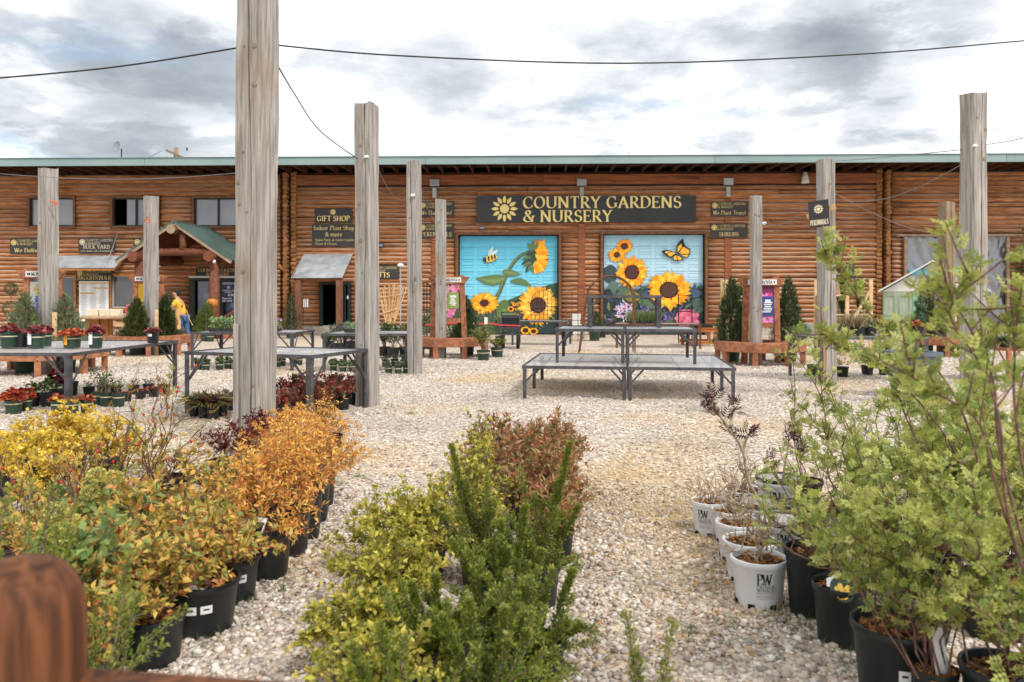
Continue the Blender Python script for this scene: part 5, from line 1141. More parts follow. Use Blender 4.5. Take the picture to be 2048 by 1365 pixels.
def arch(px0, px1, pyb, pyt, Y, tilt=0, n=14):
    x0, x1 = (px0 - 1024) * Y / F, (px1 - 1024) * Y / F; rr = (x1 - x0) / 2; zt = CAMH + (HZ - pyt) * Y / F; zs = zt - rr
    pts = [(x0 - tilt, Y, 0), (x0, Y, zs)] + [(x0 + rr - rr * math.cos(t), Y, zs + rr * math.sin(t)) for t in np.linspace(.15, math.pi - .15, n)] + [(x1, Y, zs), (x1 + tilt * 0, Y, 0)]
    return pts
Ya = 21.3
A1, A2 = arch(1172, 1270, 706, 552, Ya, .2), arch(1174, 1266, 706, 553, Ya + .55, .2)
rungs = [[A1[i], A2[i]] for i in range(1, len(A1) - 1, 2)] + [[(A1[0][0] + .1, Ya, z), (A2[0][0] + .1, Ya + .55, z)] for z in (.4, .8)]
tubes_thing('garden_arbor', 'rusty round-topped garden arbor behind the stacked tables', 'arbor', [A1, A2] + rungs, .022, RUST)
def grid_trellis(label, px0, px1, pyb, pyt, Y, nv, nh, r, mat, round_top=True, z0=0.0):
    x0, x1 = (px0 - 1024) * Y / F, (px1 - 1024) * Y / F; zt = CAMH + (HZ - pyt) * Y / F; w = x1 - x0; rr = w / 2 if round_top else 0; P = []
    P.append([(x0, Y, z0), (x0, Y, zt - rr)] + ([(x0 + rr - rr * math.cos(t), Y, zt - rr + rr * math.sin(t)) for t in np.linspace(.2, math.pi - .2, 9)] if round_top else [(x1, Y, zt)]) + [(x1, Y, zt - rr), (x1, Y, z0)])
    for i in range(1, nv): u = i / nv; P.append([(x0 + w * u, Y, z0), (x0 + w * u, Y, zt - rr + (rr * math.sqrt(max(0, 1 - (2 * u - 1) ** 2)) if round_top else 0))])
    for j in range(1, nh): z = z0 + (zt - rr - z0) * j / nh; P.append([(x0, Y + .01, z), (x1, Y + .01, z)])
    return tubes_thing('wire_trellis', label, 'trellis', P, r, mat, 'wire trellises before the garage doors', 'wire')
grid_trellis('rusty grid trellis with round top between the garage doors', 1132, 1180, 650, 575, 27, 4, 6, .012, RUST)
grid_trellis('dark round-topped wire trellis against the big painted sunflower', 1062, 1112, 640, 580, 27.5, 6, 5, .010, STEEL, z0=.6)
grid_trellis('black narrow metal rack before the painted raspberry', 1357, 1384, 652, 591, 26, 1, 3, .02, pm('black_iron', S(24, 24, 26), rough=.6), False)
BI = MATS['black_iron']
for i, (a, b, lab) in enumerate(((818, 836, 'black iron trellis left of the pink poster, partly behind a post'), (842, 860, 'black iron trellis between the third post and the pink poster'))):
    grid_trellis(lab, a, b, 650, 566, 28 + i * .3, 3, 7, .02, BI)
def bamboo_fan():
    Y = 27.5; b = at(776, 648, Y); root = thing('bamboo_trellis', 'fan-shaped bamboo trellis leaning beside the gift signs', 'trellis', (b.x, Y, .4)); rng = random.Random(4)
    bm = pm('bamboo', S(196, 156, 108), S(218, 182, 136), ns=8, rough=.5, rnd=.12)
    for i in range(18):
        t = i / 17; top = at(757 + 57 * t + rng.uniform(-2, 2), 582 - 12 * math.sin(t * 2.4) + rng.uniform(-5, 3), Y + rng.uniform(-.1, .1)); bot = at(772 + 16 * t, 648, Y)
        m = MB(); m.tube([bot - Vector((b.x, Y, .4)), top - Vector((b.x, Y, .4))], [.016, .019], 5); m.build('cane', bm, root)
    for (p, q) in (((757, 596), (812, 588)), ((768, 626), (795, 618))):
        m = MB(); m.tube([at(*p, Y - .05) - Vector((b.x, Y, .4)), at(*q, Y - .05) - Vector((b.x, Y, .4))], .022, 5); m.build('cross_cane', bm, root)
    Y = 27; o = at(801, 640, Y); root = thing('rain_chime', 'thin metal pole with white cap in front of the gifts sign', 'garden ornament', (o.x, Y, 0))
    m = MB(); m.tube([(0, 0, 0), (0, 0, 2.55)], .018, 6); m.build('pole', GALV, root); m = MB(); z = at(801, 532, Y).z; m.lathe([(0, .1), (.09, .06), (.12, .0), (.06, -.03), (0, -.03)], 10, (0, 0, z)); m.build('cap', LABEL_WHITE, root, smooth=True)
bamboo_fan()
def cart():
    Y = 23.5; c = at(1021, 660, Y); root = thing('garden_cart', 'grey garden cart with black wheels near the left garage door', 'cart', (c.x, Y, 0)); k = Y / F
    m = MB(); m.box((0, 0, .62), (36 * k, .9, .05)); m.build('deck', STEEL, root); m = MB(); m.box((0, .05, .82), (34 * k, .8, .30)); m.build('bin', BLACK_PLASTIC, root, bevel=.01)
    m = MB()
    for s in (-1, 1): m.beam((s * 18 * k, -.42, .3), (s * 18 * k, -.42, 1.08), .035, .035); m.beam((s * 18 * k, .42, .62), (s * 18 * k, .42, 1.08), .035, .035)
    m.beam((-18 * k, -.42, 1.06), (18 * k, -.42, 1.06), .035, .035); m.beam((-18 * k, -.42, .93), (18 * k, -.42, .93), .03, .03); m.beam((-18 * k, -.4, .42), (18 * k, -.4, .42), .05, .04); m.build('frame', STEEL, root)
    for s in (-1, 1):
        for y in (-.32, .35):
            wh = MB(); r = .22
            wh.lathe([(r * .6, -.05), (r * .95, -.05), (r, -.02), (r, .02), (r * .95, .05), (r * .6, .05), (r * .6, -.05)], 20); o = wh.build('wheel', pm('tyre', S(28, 28, 30), rough=.8), root, smooth=True); o.location = (s * 15 * k, y, r); o.rotation_euler = (0, R_(90), 0)
            hb = MB(); hb.lathe([(0, -.03), (r * .6, -.02), (r * .6, .02), (0, .03)], 14); h = hb.build('rim', STEEL, o)
cart()
def misc_yard():
    # red ribbon between shrubs
    m = MB(); pts = [at(x, y, 22.5) for x, y in ((850, 652), (890, 647), (930, 650), (975, 648), (1005, 652), (1040, 653))]
    for i in range(len(pts) - 1): m.add([pts[i], pts[i + 1], pts[i + 1] + Vector((0, .01, .035)), pts[i] + Vector((0, .01, .035))], [(0, 1, 2, 3)])
    tag(m.build('ribbon', pm('red_ribbon', S(206, 40, 58), rough=.5)), 'red ribbon strung in front of the shrubs by the cart', 'ribbon')
    p = at(972, 642, 22); r = thing('price_card', 'white card on a stake above the shrubs by the cart', 'sign', (p.x, 22, 0)); m = MB(); m.box((0, 0, p.z), (.09, .008, .2)); m.build('card', LABEL_WHITE, r); m = MB(); m.box((0, .01, p.z / 2), (.015, .01, p.z)); m.build('stake', PALE_WOOD, r)
    # wooden low table, orange
    c = gp(1405, 693); OW = pm('orange_wood', S(150, 88, 38), S(184, 116, 58), sc=(1, 4, 4), ns=4, rough=.55, rnd=.1); root = thing('wooden_table', 'low orange wooden table with black trays by the right garage door', 'table', (c[0], c[1] + .5, 0))
    for k in range(5): m = MB(); m.box((0, -.4 + k * .2, .545), (1.0, .19, .035)); m.build('table_plank', OW, root)
    for sx in (-1, 1):
        for sy in (-1, 1): m = MB(); m.box((sx * .42, sy * .4, .26), (.09, .09, .52)); m.build('leg', OW, root)
    for sy in (-1, 1):
        for z in (.48, .12): m = MB(); m.box((0, sy * .46, z), (1.0, .03, .1)); m.build('rail', OW, root)
    for x in (-.12, .2):
        t = MB(); t.box((0, 0, .03), (.34, .4, .05)); t.box((0, 0, .075), (.28, .34, .05)); tag(t.build('seed_tray', BLACK_PLASTIC, loc=(c[0] + x, c[1] + .35 + x * .2, .565)), 'black plastic tray at the left of the orange table' if x < 0 else 'black plastic tray at the right of the orange table', 'tray', 'trays on the orange table')
    # white planters, glazed pots
    def urn(px, pyb, pyt, wpx, mat, label, cat='planter', prof=((.62, 0), (.72, .05), (.95, .9), (1.0, .93), (1.0, 1.0), (.9, 1.0), (.86, .85), (0, .84)), sq=False, grp=None):
        X, Y = gp(px, pyb); r = wpx / 2 * Y / F; h = (pyb - pyt) * Y / F
        m = MB(); m.lathe([(0, 0)] + [(q * r, z * h) for q, z in prof], 4 if sq else 20); o = m.build('planter', mat, None, loc=(X, Y + r, 0), rz=R_(45) if sq else 0, smooth=False)
        if not sq: smooth_by_angle(o, 50)
        tag(o, label, cat, grp)
    WP = pm('white_planter', S(206, 206, 204), S(220, 220, 218), ns=3, rough=.5)
    urn(1153, 672, 628, 26, WP, 'tall square white planter between the garage doors', sq=True); urn(1167, 672, 650, 24, WP, 'short white planter leaning group between the garage doors')
    BG = pm('blue_glaze', S(86, 146, 166), S(120, 176, 190), ns=3, rough=.15, spec=.7); TG = pm('teal_glaze', S(60, 130, 150), S(92, 160, 176), ns=3, rough=.15, spec=.7)
    ov = ((.55, 0), (.7, .06), (.95, .35), (1.0, .6), (.92, .88), (.84, .95), (.86, 1.0), (.74, 1.0), (.72, .8), (0, .8))
    urn(553, 664, 624, 26, BG, 'tall pale blue glazed pot right of the nearest post', prof=ov); urn(580, 664, 636, 18, TG, 'small teal glazed pot holding a conifer beside the lean-to', prof=ov)
    NB = pm('navy_glaze', S(22, 40, 96), S(34, 56, 128), ns=3, rough=.15, spec=.7)
    for i, (px, pb, pt, w, l) in enumerate(((8, 690, 664, 34, 'navy glazed pot at the left edge, front of the cluster'), (26, 680, 652, 30, 'navy glazed pot behind, right of the blue cluster'), (4, 662, 622, 26, 'tall navy glazed pot at the left edge, rear of the cluster'), (22, 655, 632, 30, 'wide navy glazed pot carrying the ball topiary'))): urn(px, pb, pt, w, NB, l, prof=ov, grp='navy glazed pots')
    urn(1622, 676, 648, 30, GALV, 'galvanised tub on the ground right of the right bench', cat='tub')
    X, Y = gp(1622, 672); m = MB(); m.lathe([(0, 0), (.14, 0), (.2, .34), (.21, .35), (.19, .34), (.13, .02), (0, .02)], 18); o = m.build('bucket', GALV, None, loc=(X + .05, Y - .6, .78)); o.rotation_euler = (R_(70), 0, R_(50)); smooth_by_angle(o); tag(o, 'galvanised bucket lying on its side by the right rack', 'bucket')
    # cable-spool table with boxes
    X, Y = gp(185, 690); SW = pm('spool_wood', S(150, 122, 92), S(182, 156, 124), sc=(3, 3, 1), ns=4, rough=.8); root = thing('cable_spool', 'wooden cable spool used as a table below the price sheet', 'spool table', (X, Y + .4, 0))
    m = MB(); m.lathe([(0, .82), (.85, .82), (.87, .86), (.85, .9), (0, .9)], 20); m.build('spool_top', SW, root); m = MB(); m.lathe([(0, .0), (.7, .0), (.7, .07), (0, .07)], 20); m.build('spool_base', SW, root)
    for i in range(9):
        a = 6.283 * i / 9; m = MB(); m.box((.36 * math.cos(a), .36 * math.sin(a), .45), (.05, .23, .75), a); m.build('stave', GOLD_TRIM, root)
    CR = pm('cream_box', S(214, 202, 176), S(226, 214, 190), ns=4, rough=.7)
    for i, (dx, l) in enumerate(((-.12, 'cream box at the left on the cable spool'), (.25, 'cream box in the middle on the cable spool'), (.58, 'cream box at the right on the cable spool'))): m = MB(); m.box((0, 0, .11), (.32, .25, .22)); tag(m.build('cream_box', CR, loc=(X + dx, Y + .35, .9), bevel=.01), l, 'box', 'cream boxes on the spool')
    # sandstone slabs
    SS = pm('sandstone', S(170, 136, 102), S(200, 168, 132), ns=6, rough=.9, rnd=.2, bump=.3); rng = random.Random(6); X, Y = gp(222, 684)
    for i in range(7):
        m = MB(); n = 7; rr = rng.uniform(.25, .42); h = rng.uniform(.08, .14); P = [(rr * rng.uniform(.7, 1.1) * math.cos(6.283 * j / n), rr * .7 * rng.uniform(.7, 1.1) * math.sin(6.283 * j / n)) for j in range(n)]
        m.add([(x, y, 0) for x, y in P] + [(x * .96, y * .96, h) for x, y in P], [tuple(range(n))[::-1], tuple(range(n, 2 * n))] + [(j, (j + 1) % n, n + (j + 1) % n, n + j) for j in range(n)])
        tag(m.build('stone_slab', SS, loc=(X + rng.uniform(-.8, .8), Y + .3 + rng.uniform(-.2, .3), .1 + .1 * i), rz=rng.uniform(0, 3)), 'tan sandstone slab in the loose pile below the price sheet', 'stone slab', 'pile of sandstone slabs')
    # flamingo
    X, Y = (258 - 1024) * 25 / F, 25.0; root = thing('flamingo', 'pink garden flamingo ornament left of the conifers', 'ornament', (X, Y, 0)); PK = pm('pink_plastic', S(214, 84, 116), S(232, 120, 146), ns=4, rough=.4)
    m = MB(); m.tube([(-.02, 0, 1.0), (.05, 0, .98), (.15, 0, .93), (.24, 0, .86), (.30, 0, .8)], [.03, .09, .1, .07, .02], 8); m.build('body', PK, root, smooth=True); m = MB(); m.tube([(-.02, 0, 1.0), (-.1, 0, 1.06), (-.11, 0, 1.16), (-.06, 0, 1.24), (-.0, 0, 1.25), (.03, 0, 1.2)], [.035, .03, .026, .028, .04, .015], 7); m.build('neck', PK, root, smooth=True)
    for d in (.1, .16): m = MB(); m.tube([(d, 0, .9), (d, 0, 0)], .01, 4); m.build('leg', STEEL, root)
    # pumpkin on the porch post
    c = at(424.5, 606, 27.6); m = MB(); n = 24; vs = []; prof = [(0, -.13), (.1, -.135), (.17, -.09), (.195, 0), (.17, .09), (.1, .135), (.03, .12)]
    m.lathe([(max(r, .001), z) for r, z in prof], n)
    m.v = [(x * (1 + .05 * math.cos(10 * math.atan2(y, x))), y * (1 + .05 * math.cos(10 * math.atan2(y, x))), z) for x, y, z in m.v]
    root = thing('pumpkin', 'carved orange pumpkin ornament in front of the porch post', 'pumpkin', (c.x, c.y, c.z)); m.build('shell', pm('pumpkin_skin', S(176, 112, 46), S(196, 132, 60), ns=8, rough=.6), root, smooth=True); m = MB(); m.tube([(0, 0, .12), (.02, 0, .2)], .02, 5); m.build('stalk', TWIG, root)
    e = MB(); e.poly([(-.07, -.196, .02), (-.03, -.2, .02), (-.05, -.2, .06)]); e.poly([(.04, -.2, .01), (.08, -.192, .01), (.06, -.196, .05)]); e.poly([(-.1, -.18, -.06), (0, -.2, -.05), (.1, -.18, -.07), (0, -.195, -.08)]); e.build('face', DARK, root); m = MB(); m.tube([(0, 0, -.12), (0, 0, -c.z)], .02, 5); m.build('stake', STEEL, root)
    # hanging flag on a hook by the gift door
    c = at(609, 606, 29.9); root = thing('garden_flag', 'small striped flag on a shepherd hook by the gift door', 'garden flag', (c.x - .05, 29.9, 0)); m = MB(); m.tube([(0, 0, 0), (0, 0, 1.55), (.03, 0, 1.65), (.12, 0, 1.66), (.16, 0, 1.6)], .012, 5); m.build('hook', BI, root)
    for i in range(5): m = MB(); m.box((.03 + i * .035, 0, 1.28), (.033, .01, .3)); m.build('stripe', LABEL_WHITE if i % 2 == 0 else SIGN_DARK, root)
    # horn on the corner logs
    c = W(562, 537, -.4); root = thing('wooden_horn', 'wooden horn birdhouse hung on the log corner', 'ornament', BW(c[0], -.4, c[1])); m = MB(); m.tube([(.12, 0, -.12), (0, 0, 0), (-.12, -.05, .1)], [.03, .07, .13], 10); m.build('horn', LOG_END, root, smooth=True)
misc_yard()
def playhouse():
    Yf = 27.0; k = Yf / F; xc = (1866 - 1024) * k; hw = (1866 - 1757) * k; ze = CAMH + (HZ - 583) * k; za = CAMH + (HZ - 524) * k; D = 3.0
    root = thing('garden_shed', 'small white gabled shed with pale green doors and butterfly', 'shed', (xc, Yf, 0), R_(-27.9)); hw *= .884
    WT = pm('shed_white', S(206, 206, 202), S(222, 222, 218), ns=2, rough=.6); GD = pm('sage_door', S(150, 164, 142), S(170, 182, 160), sc=(6, 1, 1), ns=3, rough=.7); MG = pm('mint_paint', S(128, 178, 140), S(142, 190, 154), ns=2, rough=.6)
    m = MB(); m.add([(-hw * .96, 0, ze), (hw * .96, 0, ze), (0, 0, za - .04)], [(0, 1, 2)]); m.build('gable', WT, root)
    for s in (-1, 1):
        m = MB(); m.add([(0, -.2, za), (0, D, za), (s * hw * 1.03, D, ze - .03), (s * hw * 1.03, -.2, ze - .03), (0, -.2, za + .06), (0, D, za + .06), (s * hw * 1.03, D, ze + .03), (s * hw * 1.03, -.2, ze + .03)], [(0, 1, 2, 3), (7, 6, 5, 4), (0, 3, 7, 4), (3, 2, 6, 7), (2, 1, 5, 6)]); m.build('roof_panel', WT, root)
        m = MB(); m.add([(s * hw * .95, 0, 0), (s * hw * .95, D, 0), (s * hw * .95, D, ze), (s * hw * .95, 0, ze)], [(0, 1, 2, 3)]); m.build('side_wall', WT, root)
    m = MB(); m.add([(-hw, D, 0), (hw, D, 0), (hw, D, ze), (0, D, za), (-hw, D, ze)], [(4, 3, 2, 1, 0)]); m.build('rear_wall', WT, root)
    xs = [-hw * .95, -hw * .95 + 55 * k, hw * .95 - 55 * k, hw * .95]
    for i, mt in enumerate((GD, MG, GD)):
        a, b = xs[i], xs[i + 1]; m = MB(); m.box(((a + b) / 2, .03, ze / 2), (b - a - .01, .06, ze - .01)); d = m.build('door' if i != 1 else 'front_panel', mt, root, bevel=.005)
        if i != 1:
            for j in range(2): f = MB(); w2 = (b - a) / 2; cx = a + w2 * (j + .5); 
            for j in range(2):
                cx = a + (b - a) / 2 * (j + .5)
                for (zc, hh) in ((ze * .72, ze * .4), (ze * .25, ze * .38)):
                    f = MB(); q, v = (b - a) * .17, hh / 2
                    for (dx, dz, sx, sz) in ((0, v, 2 * q, .03), (0, -v, 2 * q, .03), (-q, 0, .03, 2 * v), (q, 0, .03, 2 * v)): f.box((cx + dx, -.012, zc + dz), (sx, .025, sz))
                    f.build('door_moulding', GD, d)
    # butterfly ornament
    b = MB(); BL = [S(70, 170, 206), S(104, 190, 216)]; zc = CAMH + (HZ - 550) * k
    for s in (-1, 1):
        pts = [(s * .05, 0), (s * .18, .17), (s * .42, .24), (s * .72, .14), (s * .68, .03), (s * .42, -.04), (s * .15, -.05)]
        b.add([(x, -.08, zc + z) for x, z in pts] + [(x, -.065, zc + z) for x, z in pts], [tuple(range(7)) if s < 0 else tuple(range(7))[::-1]] + [(j, (j + 1) % 7, 7 + (j + 1) % 7, 7 + j) for j in range(7)], BL[0])
        q = [(s * (.1 + .86 * (abs(x) - .05)), z * .75 + .02) for x, z in pts]; b.poly([(x, -.086, zc + z) for x, z in q], BL[1])
    b.build('butterfly_wings', PAINT, root); m = MB(); m.tube([(0, -.1, zc - .12), (0, -.1, zc), (0, -.1, zc + .1)], [.03, .06, .04], 8); m.build('butterfly_body', BI, root, smooth=True)
    g = (1880 - 1024) * k - xc; m = MB(); m.tube([(g - .18, -.1, za - .1), (g - .2, -.1, za + .2), (g - .05, -.1, za + .45), (g + .1, -.1, za + .5)], .018, 5); m.build('gooseneck', BI, root); m = MB(); m.lathe([(.05, .12), (.2, .02), (.22, -.03), (.0, .0)], 14, (g + .12, -.1, za + .4)); m.build('lamp_shade', LABEL_WHITE, root, smooth=True)
playhouse()
def grey_bin():
    X, Y = gp(1845, 800); root = thing('grey_bin', 'blue-grey square waste bin standing behind the rose bushes', 'bin', (X, Y + .3, 0)); k = Y / F; M1 = pm('bin_plastic', S(98, 110, 126), S(112, 124, 140), ns=4, rough=.5)
    m = MB(); a, b, h = .2, .29, .66; m.add([(-a, -a, 0), (a, -a, 0), (a, a, 0), (-a, a, 0), (-b, -b, h), (b, -b, h), (b, b, h), (-b, b, h)], [(3, 2, 1, 0), (0, 1, 5, 4), (1, 2, 6, 5), (2, 3, 7, 6), (3, 0, 4, 7)]); m.build('body', M1, root)
    m = MB()
    for p, q in (((-b, -b), (b, -b)), ((b, -b), (b, b)), ((b, b), (-b, b)), ((-b, b), (-b, -b))): m.beam((*p, h), (*q, h), .05, .06)
    m.build('rim', M1, root); m = MB(); m.box((0, -.27, h - .12), (.2, .05, .05)); m.build('handle', M1, root)
grey_bin()
def fence():
    Y = 1.15; c = at(38, 1115, Y); root = thing('rail_fence', 'brown round-topped fence post and rail close to the lens', 'fence', (c.x, Y, 0))
    FW = pm('oiled_pine', S(62, 36, 23), S(120, 74, 45), sc=(4, 4, .22), ns=9, det=9, rough=.72, spec=.25, bump=.5, bdist=.004, dist=.5, spots=(S(52, 28, 18), 5, .60, .72, (1, 1, .5)))
    r = .088; m = MB(); m.lathe([(r * 1.0, 0), (r, c.z - .12), (r * .985, c.z - .085), (r * .93, c.z - .056), (r * .82, c.z - .032), (r * .62, c.z - .014), (r * .35, c.z - .004), (0, c.z)], 40); m.build('fence_post', FW, root, smooth=True)
    a = at(185, 1349, 1.17) - Vector((c.x, Y, 0)); b = at(500, 1372, 1.10) - Vector((c.x, Y, 0)); d = (b - a)
    m = MB(); m.beam(a - d * .55 + Vector((0, 0, -.05)), b + d * 3 + Vector((0, 0, -.05)), .06, .10); m.build('fence_rail', FW, root, bevel=.012)
fence()
def person():
    Y = 25.0; X = (364 - 1024) * Y / F; SK = pm('skin', S(196, 146, 118), rough=.6); SH = pm('yellow_shirt', S(222, 172, 52), S(232, 186, 70), ns=6, rough=.85, bump=.2); JE = pm('blue_jeans', S(52, 84, 124), S(78, 112, 150), ns=14, rough=.9); AP = pm('tan_apron', S(204, 158, 100), S(216, 172, 116), ns=5, rough=.85); HR = pm('black_hair', S(22, 18, 18), rough=.6)
    root = thing('person', 'person in yellow shirt, tan apron and jeans bending toward a conifer', 'person', (X, Y, 0), 0)
    def skin(name, mat, verts, edges, rad, sub=2, root_i=0):
        me = bpy.data.meshes.new(name); me.from_pydata(verts, edges, []); o = link(bpy.data.objects.new(name, me)); o.parent = root
        md = o.modifiers.new('skin', 'SKIN'); sv = me.skin_vertices[0].data
        for i, r in enumerate(rad): sv[i].radius = (r, r) if not isinstance(r, tuple) else r
        sv[root_i].use_root = True; s = o.modifiers.new('sub', 'SUBSURF'); s.levels = s.render_levels = sub; md.use_smooth_shade = True
        dg = bpy.context.evaluated_depsgraph_get(); bpy.context.view_layer.update(); dg.update(); m2 = bpy.data.meshes.new_from_object(o.evaluated_get(dg)); o.modifiers.clear(); o.data = m2; m2.materials.clear(); m2.materials.append(mat); m2.polygons.foreach_set('use_smooth', [True] * len(m2.polygons)); m2.name = name
        return o
    # pelvis, spine leaning left, neck, head, arms forward to the left, legs in stride
    V = [(.03, 0, .92), (-.02, 0, 1.12), (-.10, 0, 1.34), (-.13, 0, 1.44), (-.17, -.0, 1.52), (-.185, -.01, 1.60), (-.175, -.01, 1.67),
         (-.11, -.19, 1.36), (-.26, -.20, 1.16), (-.44, -.14, 1.08), (-.50, -.12, 1.07), (-.11, .19, 1.36), (-.28, .20, 1.14), (-.46, .14, 1.10), (-.52, .12, 1.09),
         (0, -.09, .86), (-.06, -.10, .48), (-.02, -.10, .09), (-.14, -.11, .03), (.06, .10, .86), (.12, .11, .48), (.24, .11, .12), (.16, .11, .03)]
    E = [(0, 1), (1, 2), (2, 3), (3, 4), (4, 5), (5, 6), (2, 7), (7, 8), (8, 9), (9, 10), (2, 11), (11, 12), (12, 13), (13, 14), (0, 15), (15, 16), (16, 17), (17, 18), (0, 19), (19, 20), (20, 21), (21, 22)]
    Rr = [.125, .115, .125, .06, .062, .098, .075, .062, .044, .034, .03, .062, .044, .034, .03, .085, .06, .042, .032, .085, .06, .042, .032]
    skin('body', SK, V, E, Rr)
    fing = MB()
    for s, hy, hz in ((-1, -.12, 1.07), (1, .12, 1.09)):
        for f in range(4):
            y = hy + (f - 1.5) * .02; L = (.075, .085, .08, .06)[f]; fing.tube([(-.50, y, hz), (-.50 - L * .6, y, hz + .004), (-.50 - L, y, hz - .022)], [.010, .009, .007], 6)
        fing.tube([(-.48, hy - s * -.03, hz + .01), (-.52, hy + s * -.05, hz + .02), (-.55, hy + s * -.045, hz + .012)], [.011, .010, .008], 6)
    fing.build('fingers', SK, root, smooth=True)
    hd = MB(); hd.lathe([(.001, -.02), (.06, 0), (.095, .06), (.1, .12), (.085, .17), (.04, .2), (.001, .205)], 14, (-.165, 0, 1.50), sx=1.0, sy=.85); hair = hd.build('hair', HR, root, smooth=True); hair.location = (.02, 0, .03)
    kn = MB(); kn.lathe([(.001, 0), (.05, .02), (.06, .05), (.04, .09), (.001, .1)], 10, (-.10, 0, 1.66)); kn.build('hair_bun', HR, root, smooth=True)
    no = MB(); no.tube([(-.27, -.01, 1.60), (-.297, -.01, 1.575), (-.272, -.01, 1.565)], [.012, .014, .01], 6); no.build('nose', SK, root, smooth=True)
    ey = MB(); ey.tube([(-.262, -.05, 1.612), (-.268, -.05, 1.612)], .011, 6); ey.tube([(-.262, .035, 1.612), (-.268, .035, 1.612)], .011, 6); ey.build('eyes', HR, root); ea = MB(); ea.tube([(-.18, -.10, 1.62), (-.175, -.105, 1.585)], .018, 6); ea.build('ear', SK, root, smooth=True); mo = MB(); mo.tube([(-.268, -.03, 1.54), (-.275, 0, 1.538), (-.268, .03, 1.54)], .007, 5); mo.build('mouth', pm('lip', S(160, 90, 84), rough=.5), root)
    skin('shirt', SH, [(.03, 0, .90), (-.02, 0, 1.12), (-.10, 0, 1.33), (-.135, 0, 1.43), (-.11, -.19, 1.36), (-.20, -.205, 1.23), (-.11, .19, 1.36), (-.20, .205, 1.23)], [(0, 1), (1, 2), (2, 3), (2, 4), (4, 5), (2, 6), (6, 7)], [.15, .135, .145, .075, .082, .075, .082, .075], 2)
    skin('jeans', JE, [(.03, 0, .90), (0, -.09, .84), (-.06, -.10, .48), (-.03, -.10, .12), (.06, .10, .84), (.12, .11, .48), (.225, .11, .14)], [(0, 1), (1, 2), (2, 3), (0, 4), (4, 5), (5, 6)], [.14, .105, .078, .065, .105, .078, .065], 2)
    sh = MB()
    for (a, b) in (((-.02, -.10, .04), (-.17, -.11, .03)), ((.25, .11, .06), (.12, .11, .03))): sh.tube([Vector(a) + Vector((.04, 0, 0)), a, (Vector(a) + Vector(b)) / 2, b], [.03, .05, .045, .03], 8)
    sh.build('shoes', pm('blue_shoe', S(48, 66, 104), rough=.7), root, smooth=True)
    n = 10; ap = MB(); vs = []
    for i in range(9):
        t = i / 8; z = 1.18 - .68 * t; cx = -.02 + .06 * t - .05 * t; r = .168 + .03 * t
        for j in range(n + 1): a = R_(95 + 190 * j / n); vs.append((cx + r * math.cos(a) * 1.0, r * math.sin(a) * 1.05, z))
    ap.add(vs, [(i * (n + 1) + j, i * (n + 1) + j + 1, (i + 1) * (n + 1) + j + 1, (i + 1) * (n + 1) + j) for i in range(8) for j in range(n)]); ap.build('apron', AP, root, smooth=True)
    tie = MB(); tie.tube([(.16, -.05, 1.1), (.22, -.06, .95), (.26, -.06, .8), (.36, -.06, .62)], .012, 5); tie.build('apron_string', AP, root); lg = MB(); lg.poly([(.055 + .035 * math.cos(t), -.14, 1.22 + .035 * math.sin(t)) for t in np.linspace(0, 6.283, 12, endpoint=False)]); lg.build('shirt_logo', pm('logo_dark', S(70, 60, 40), rough=.7), root)
person()
# ------------------------------------------------------------------ plants: leaf templates and growth
T_OVAL = (np.array([(0, 0, 0), (.27, .42, .07), (0, .5, 0), (-.27, .42, .07), (0, 1, -.08)]), np.array([(0, 1, 2), (0, 2, 3), (1, 4, 2), (2, 4, 3)]))
T_LANCE = (np.array([(0, 0, 0), (.15, .4, .05), (0, .5, 0), (-.15, .4, .05), (0, 1, -.12)]), T_OVAL[1])
T_ROUND = (np.array([(0, 0, 0), (.45, .25, .05), (.42, .7, .02), (0, .95, -.1), (-.42, .7, .02), (-.45, .25, .05), (0, .45, -.05)]), np.array([(0, 1, 6), (1, 2, 6), (2, 3, 6), (3, 4, 6), (4, 5, 6), (5, 0, 6)]))
def _spray(n=7, w=.055):
    V, Fc = [], []
    for i in range(n):
        y0 = .06 + .62 * i / n; a = (.6 if i % 2 else -.6) * (1 - .3 * i / n); L = .5 - .28 * i / n
        dx, dy = math.sin(a) * L, math.cos(a) * L; b = len(V); V += [(-w * .5, y0, 0), (w * .5, y0 + .02, 0), (dx, y0 + dy, .06 * (i % 3 - 1))]; Fc.append((b, b + 1, b + 2))
    b = len(V); V += [(-w, 0, 0), (w, 0, 0), (0, 1, 0)]; Fc.append((b, b + 1, b + 2)); return np.array(V), np.array(Fc)
T_SPRAY = _spray()
def _compound(n=3, ls=.32, lw=.23):
    V, Fc = [(-.012, 0, 0), (.012, 0, 0), (0, .7, 0)], [(0, 1, 2)]
    spots = [(.62, 0)] + [(.18 + .38 * k / (n - 1) if n > 1 else .3, s) for k in range(n) for s in (-1, 1)]
    for y, s in spots:
        a = s * 1.05; d = np.array((math.sin(a), math.cos(a))); p = np.array((d[1], -d[0])); q = ls * (1.05 if s == 0 else .92); b = len(V)
        for t, w, z in ((0, 0, 0), (.45, lw * .5 * ls / .4, .03), (.5, 0, -.01), (.45, -lw * .5 * ls / .4, .03), (1, 0, -.04)):
            xy = np.array((0, y)) + d * q * t + p * w; V.append((xy[0], xy[1], z))
        Fc += [(b, b + 1, b + 2), (b, b + 2, b + 3), (b + 1, b + 4, b + 2), (b + 2, b + 4, b + 3)]
    return np.array(V), np.array(Fc)
T_COMP = _compound()
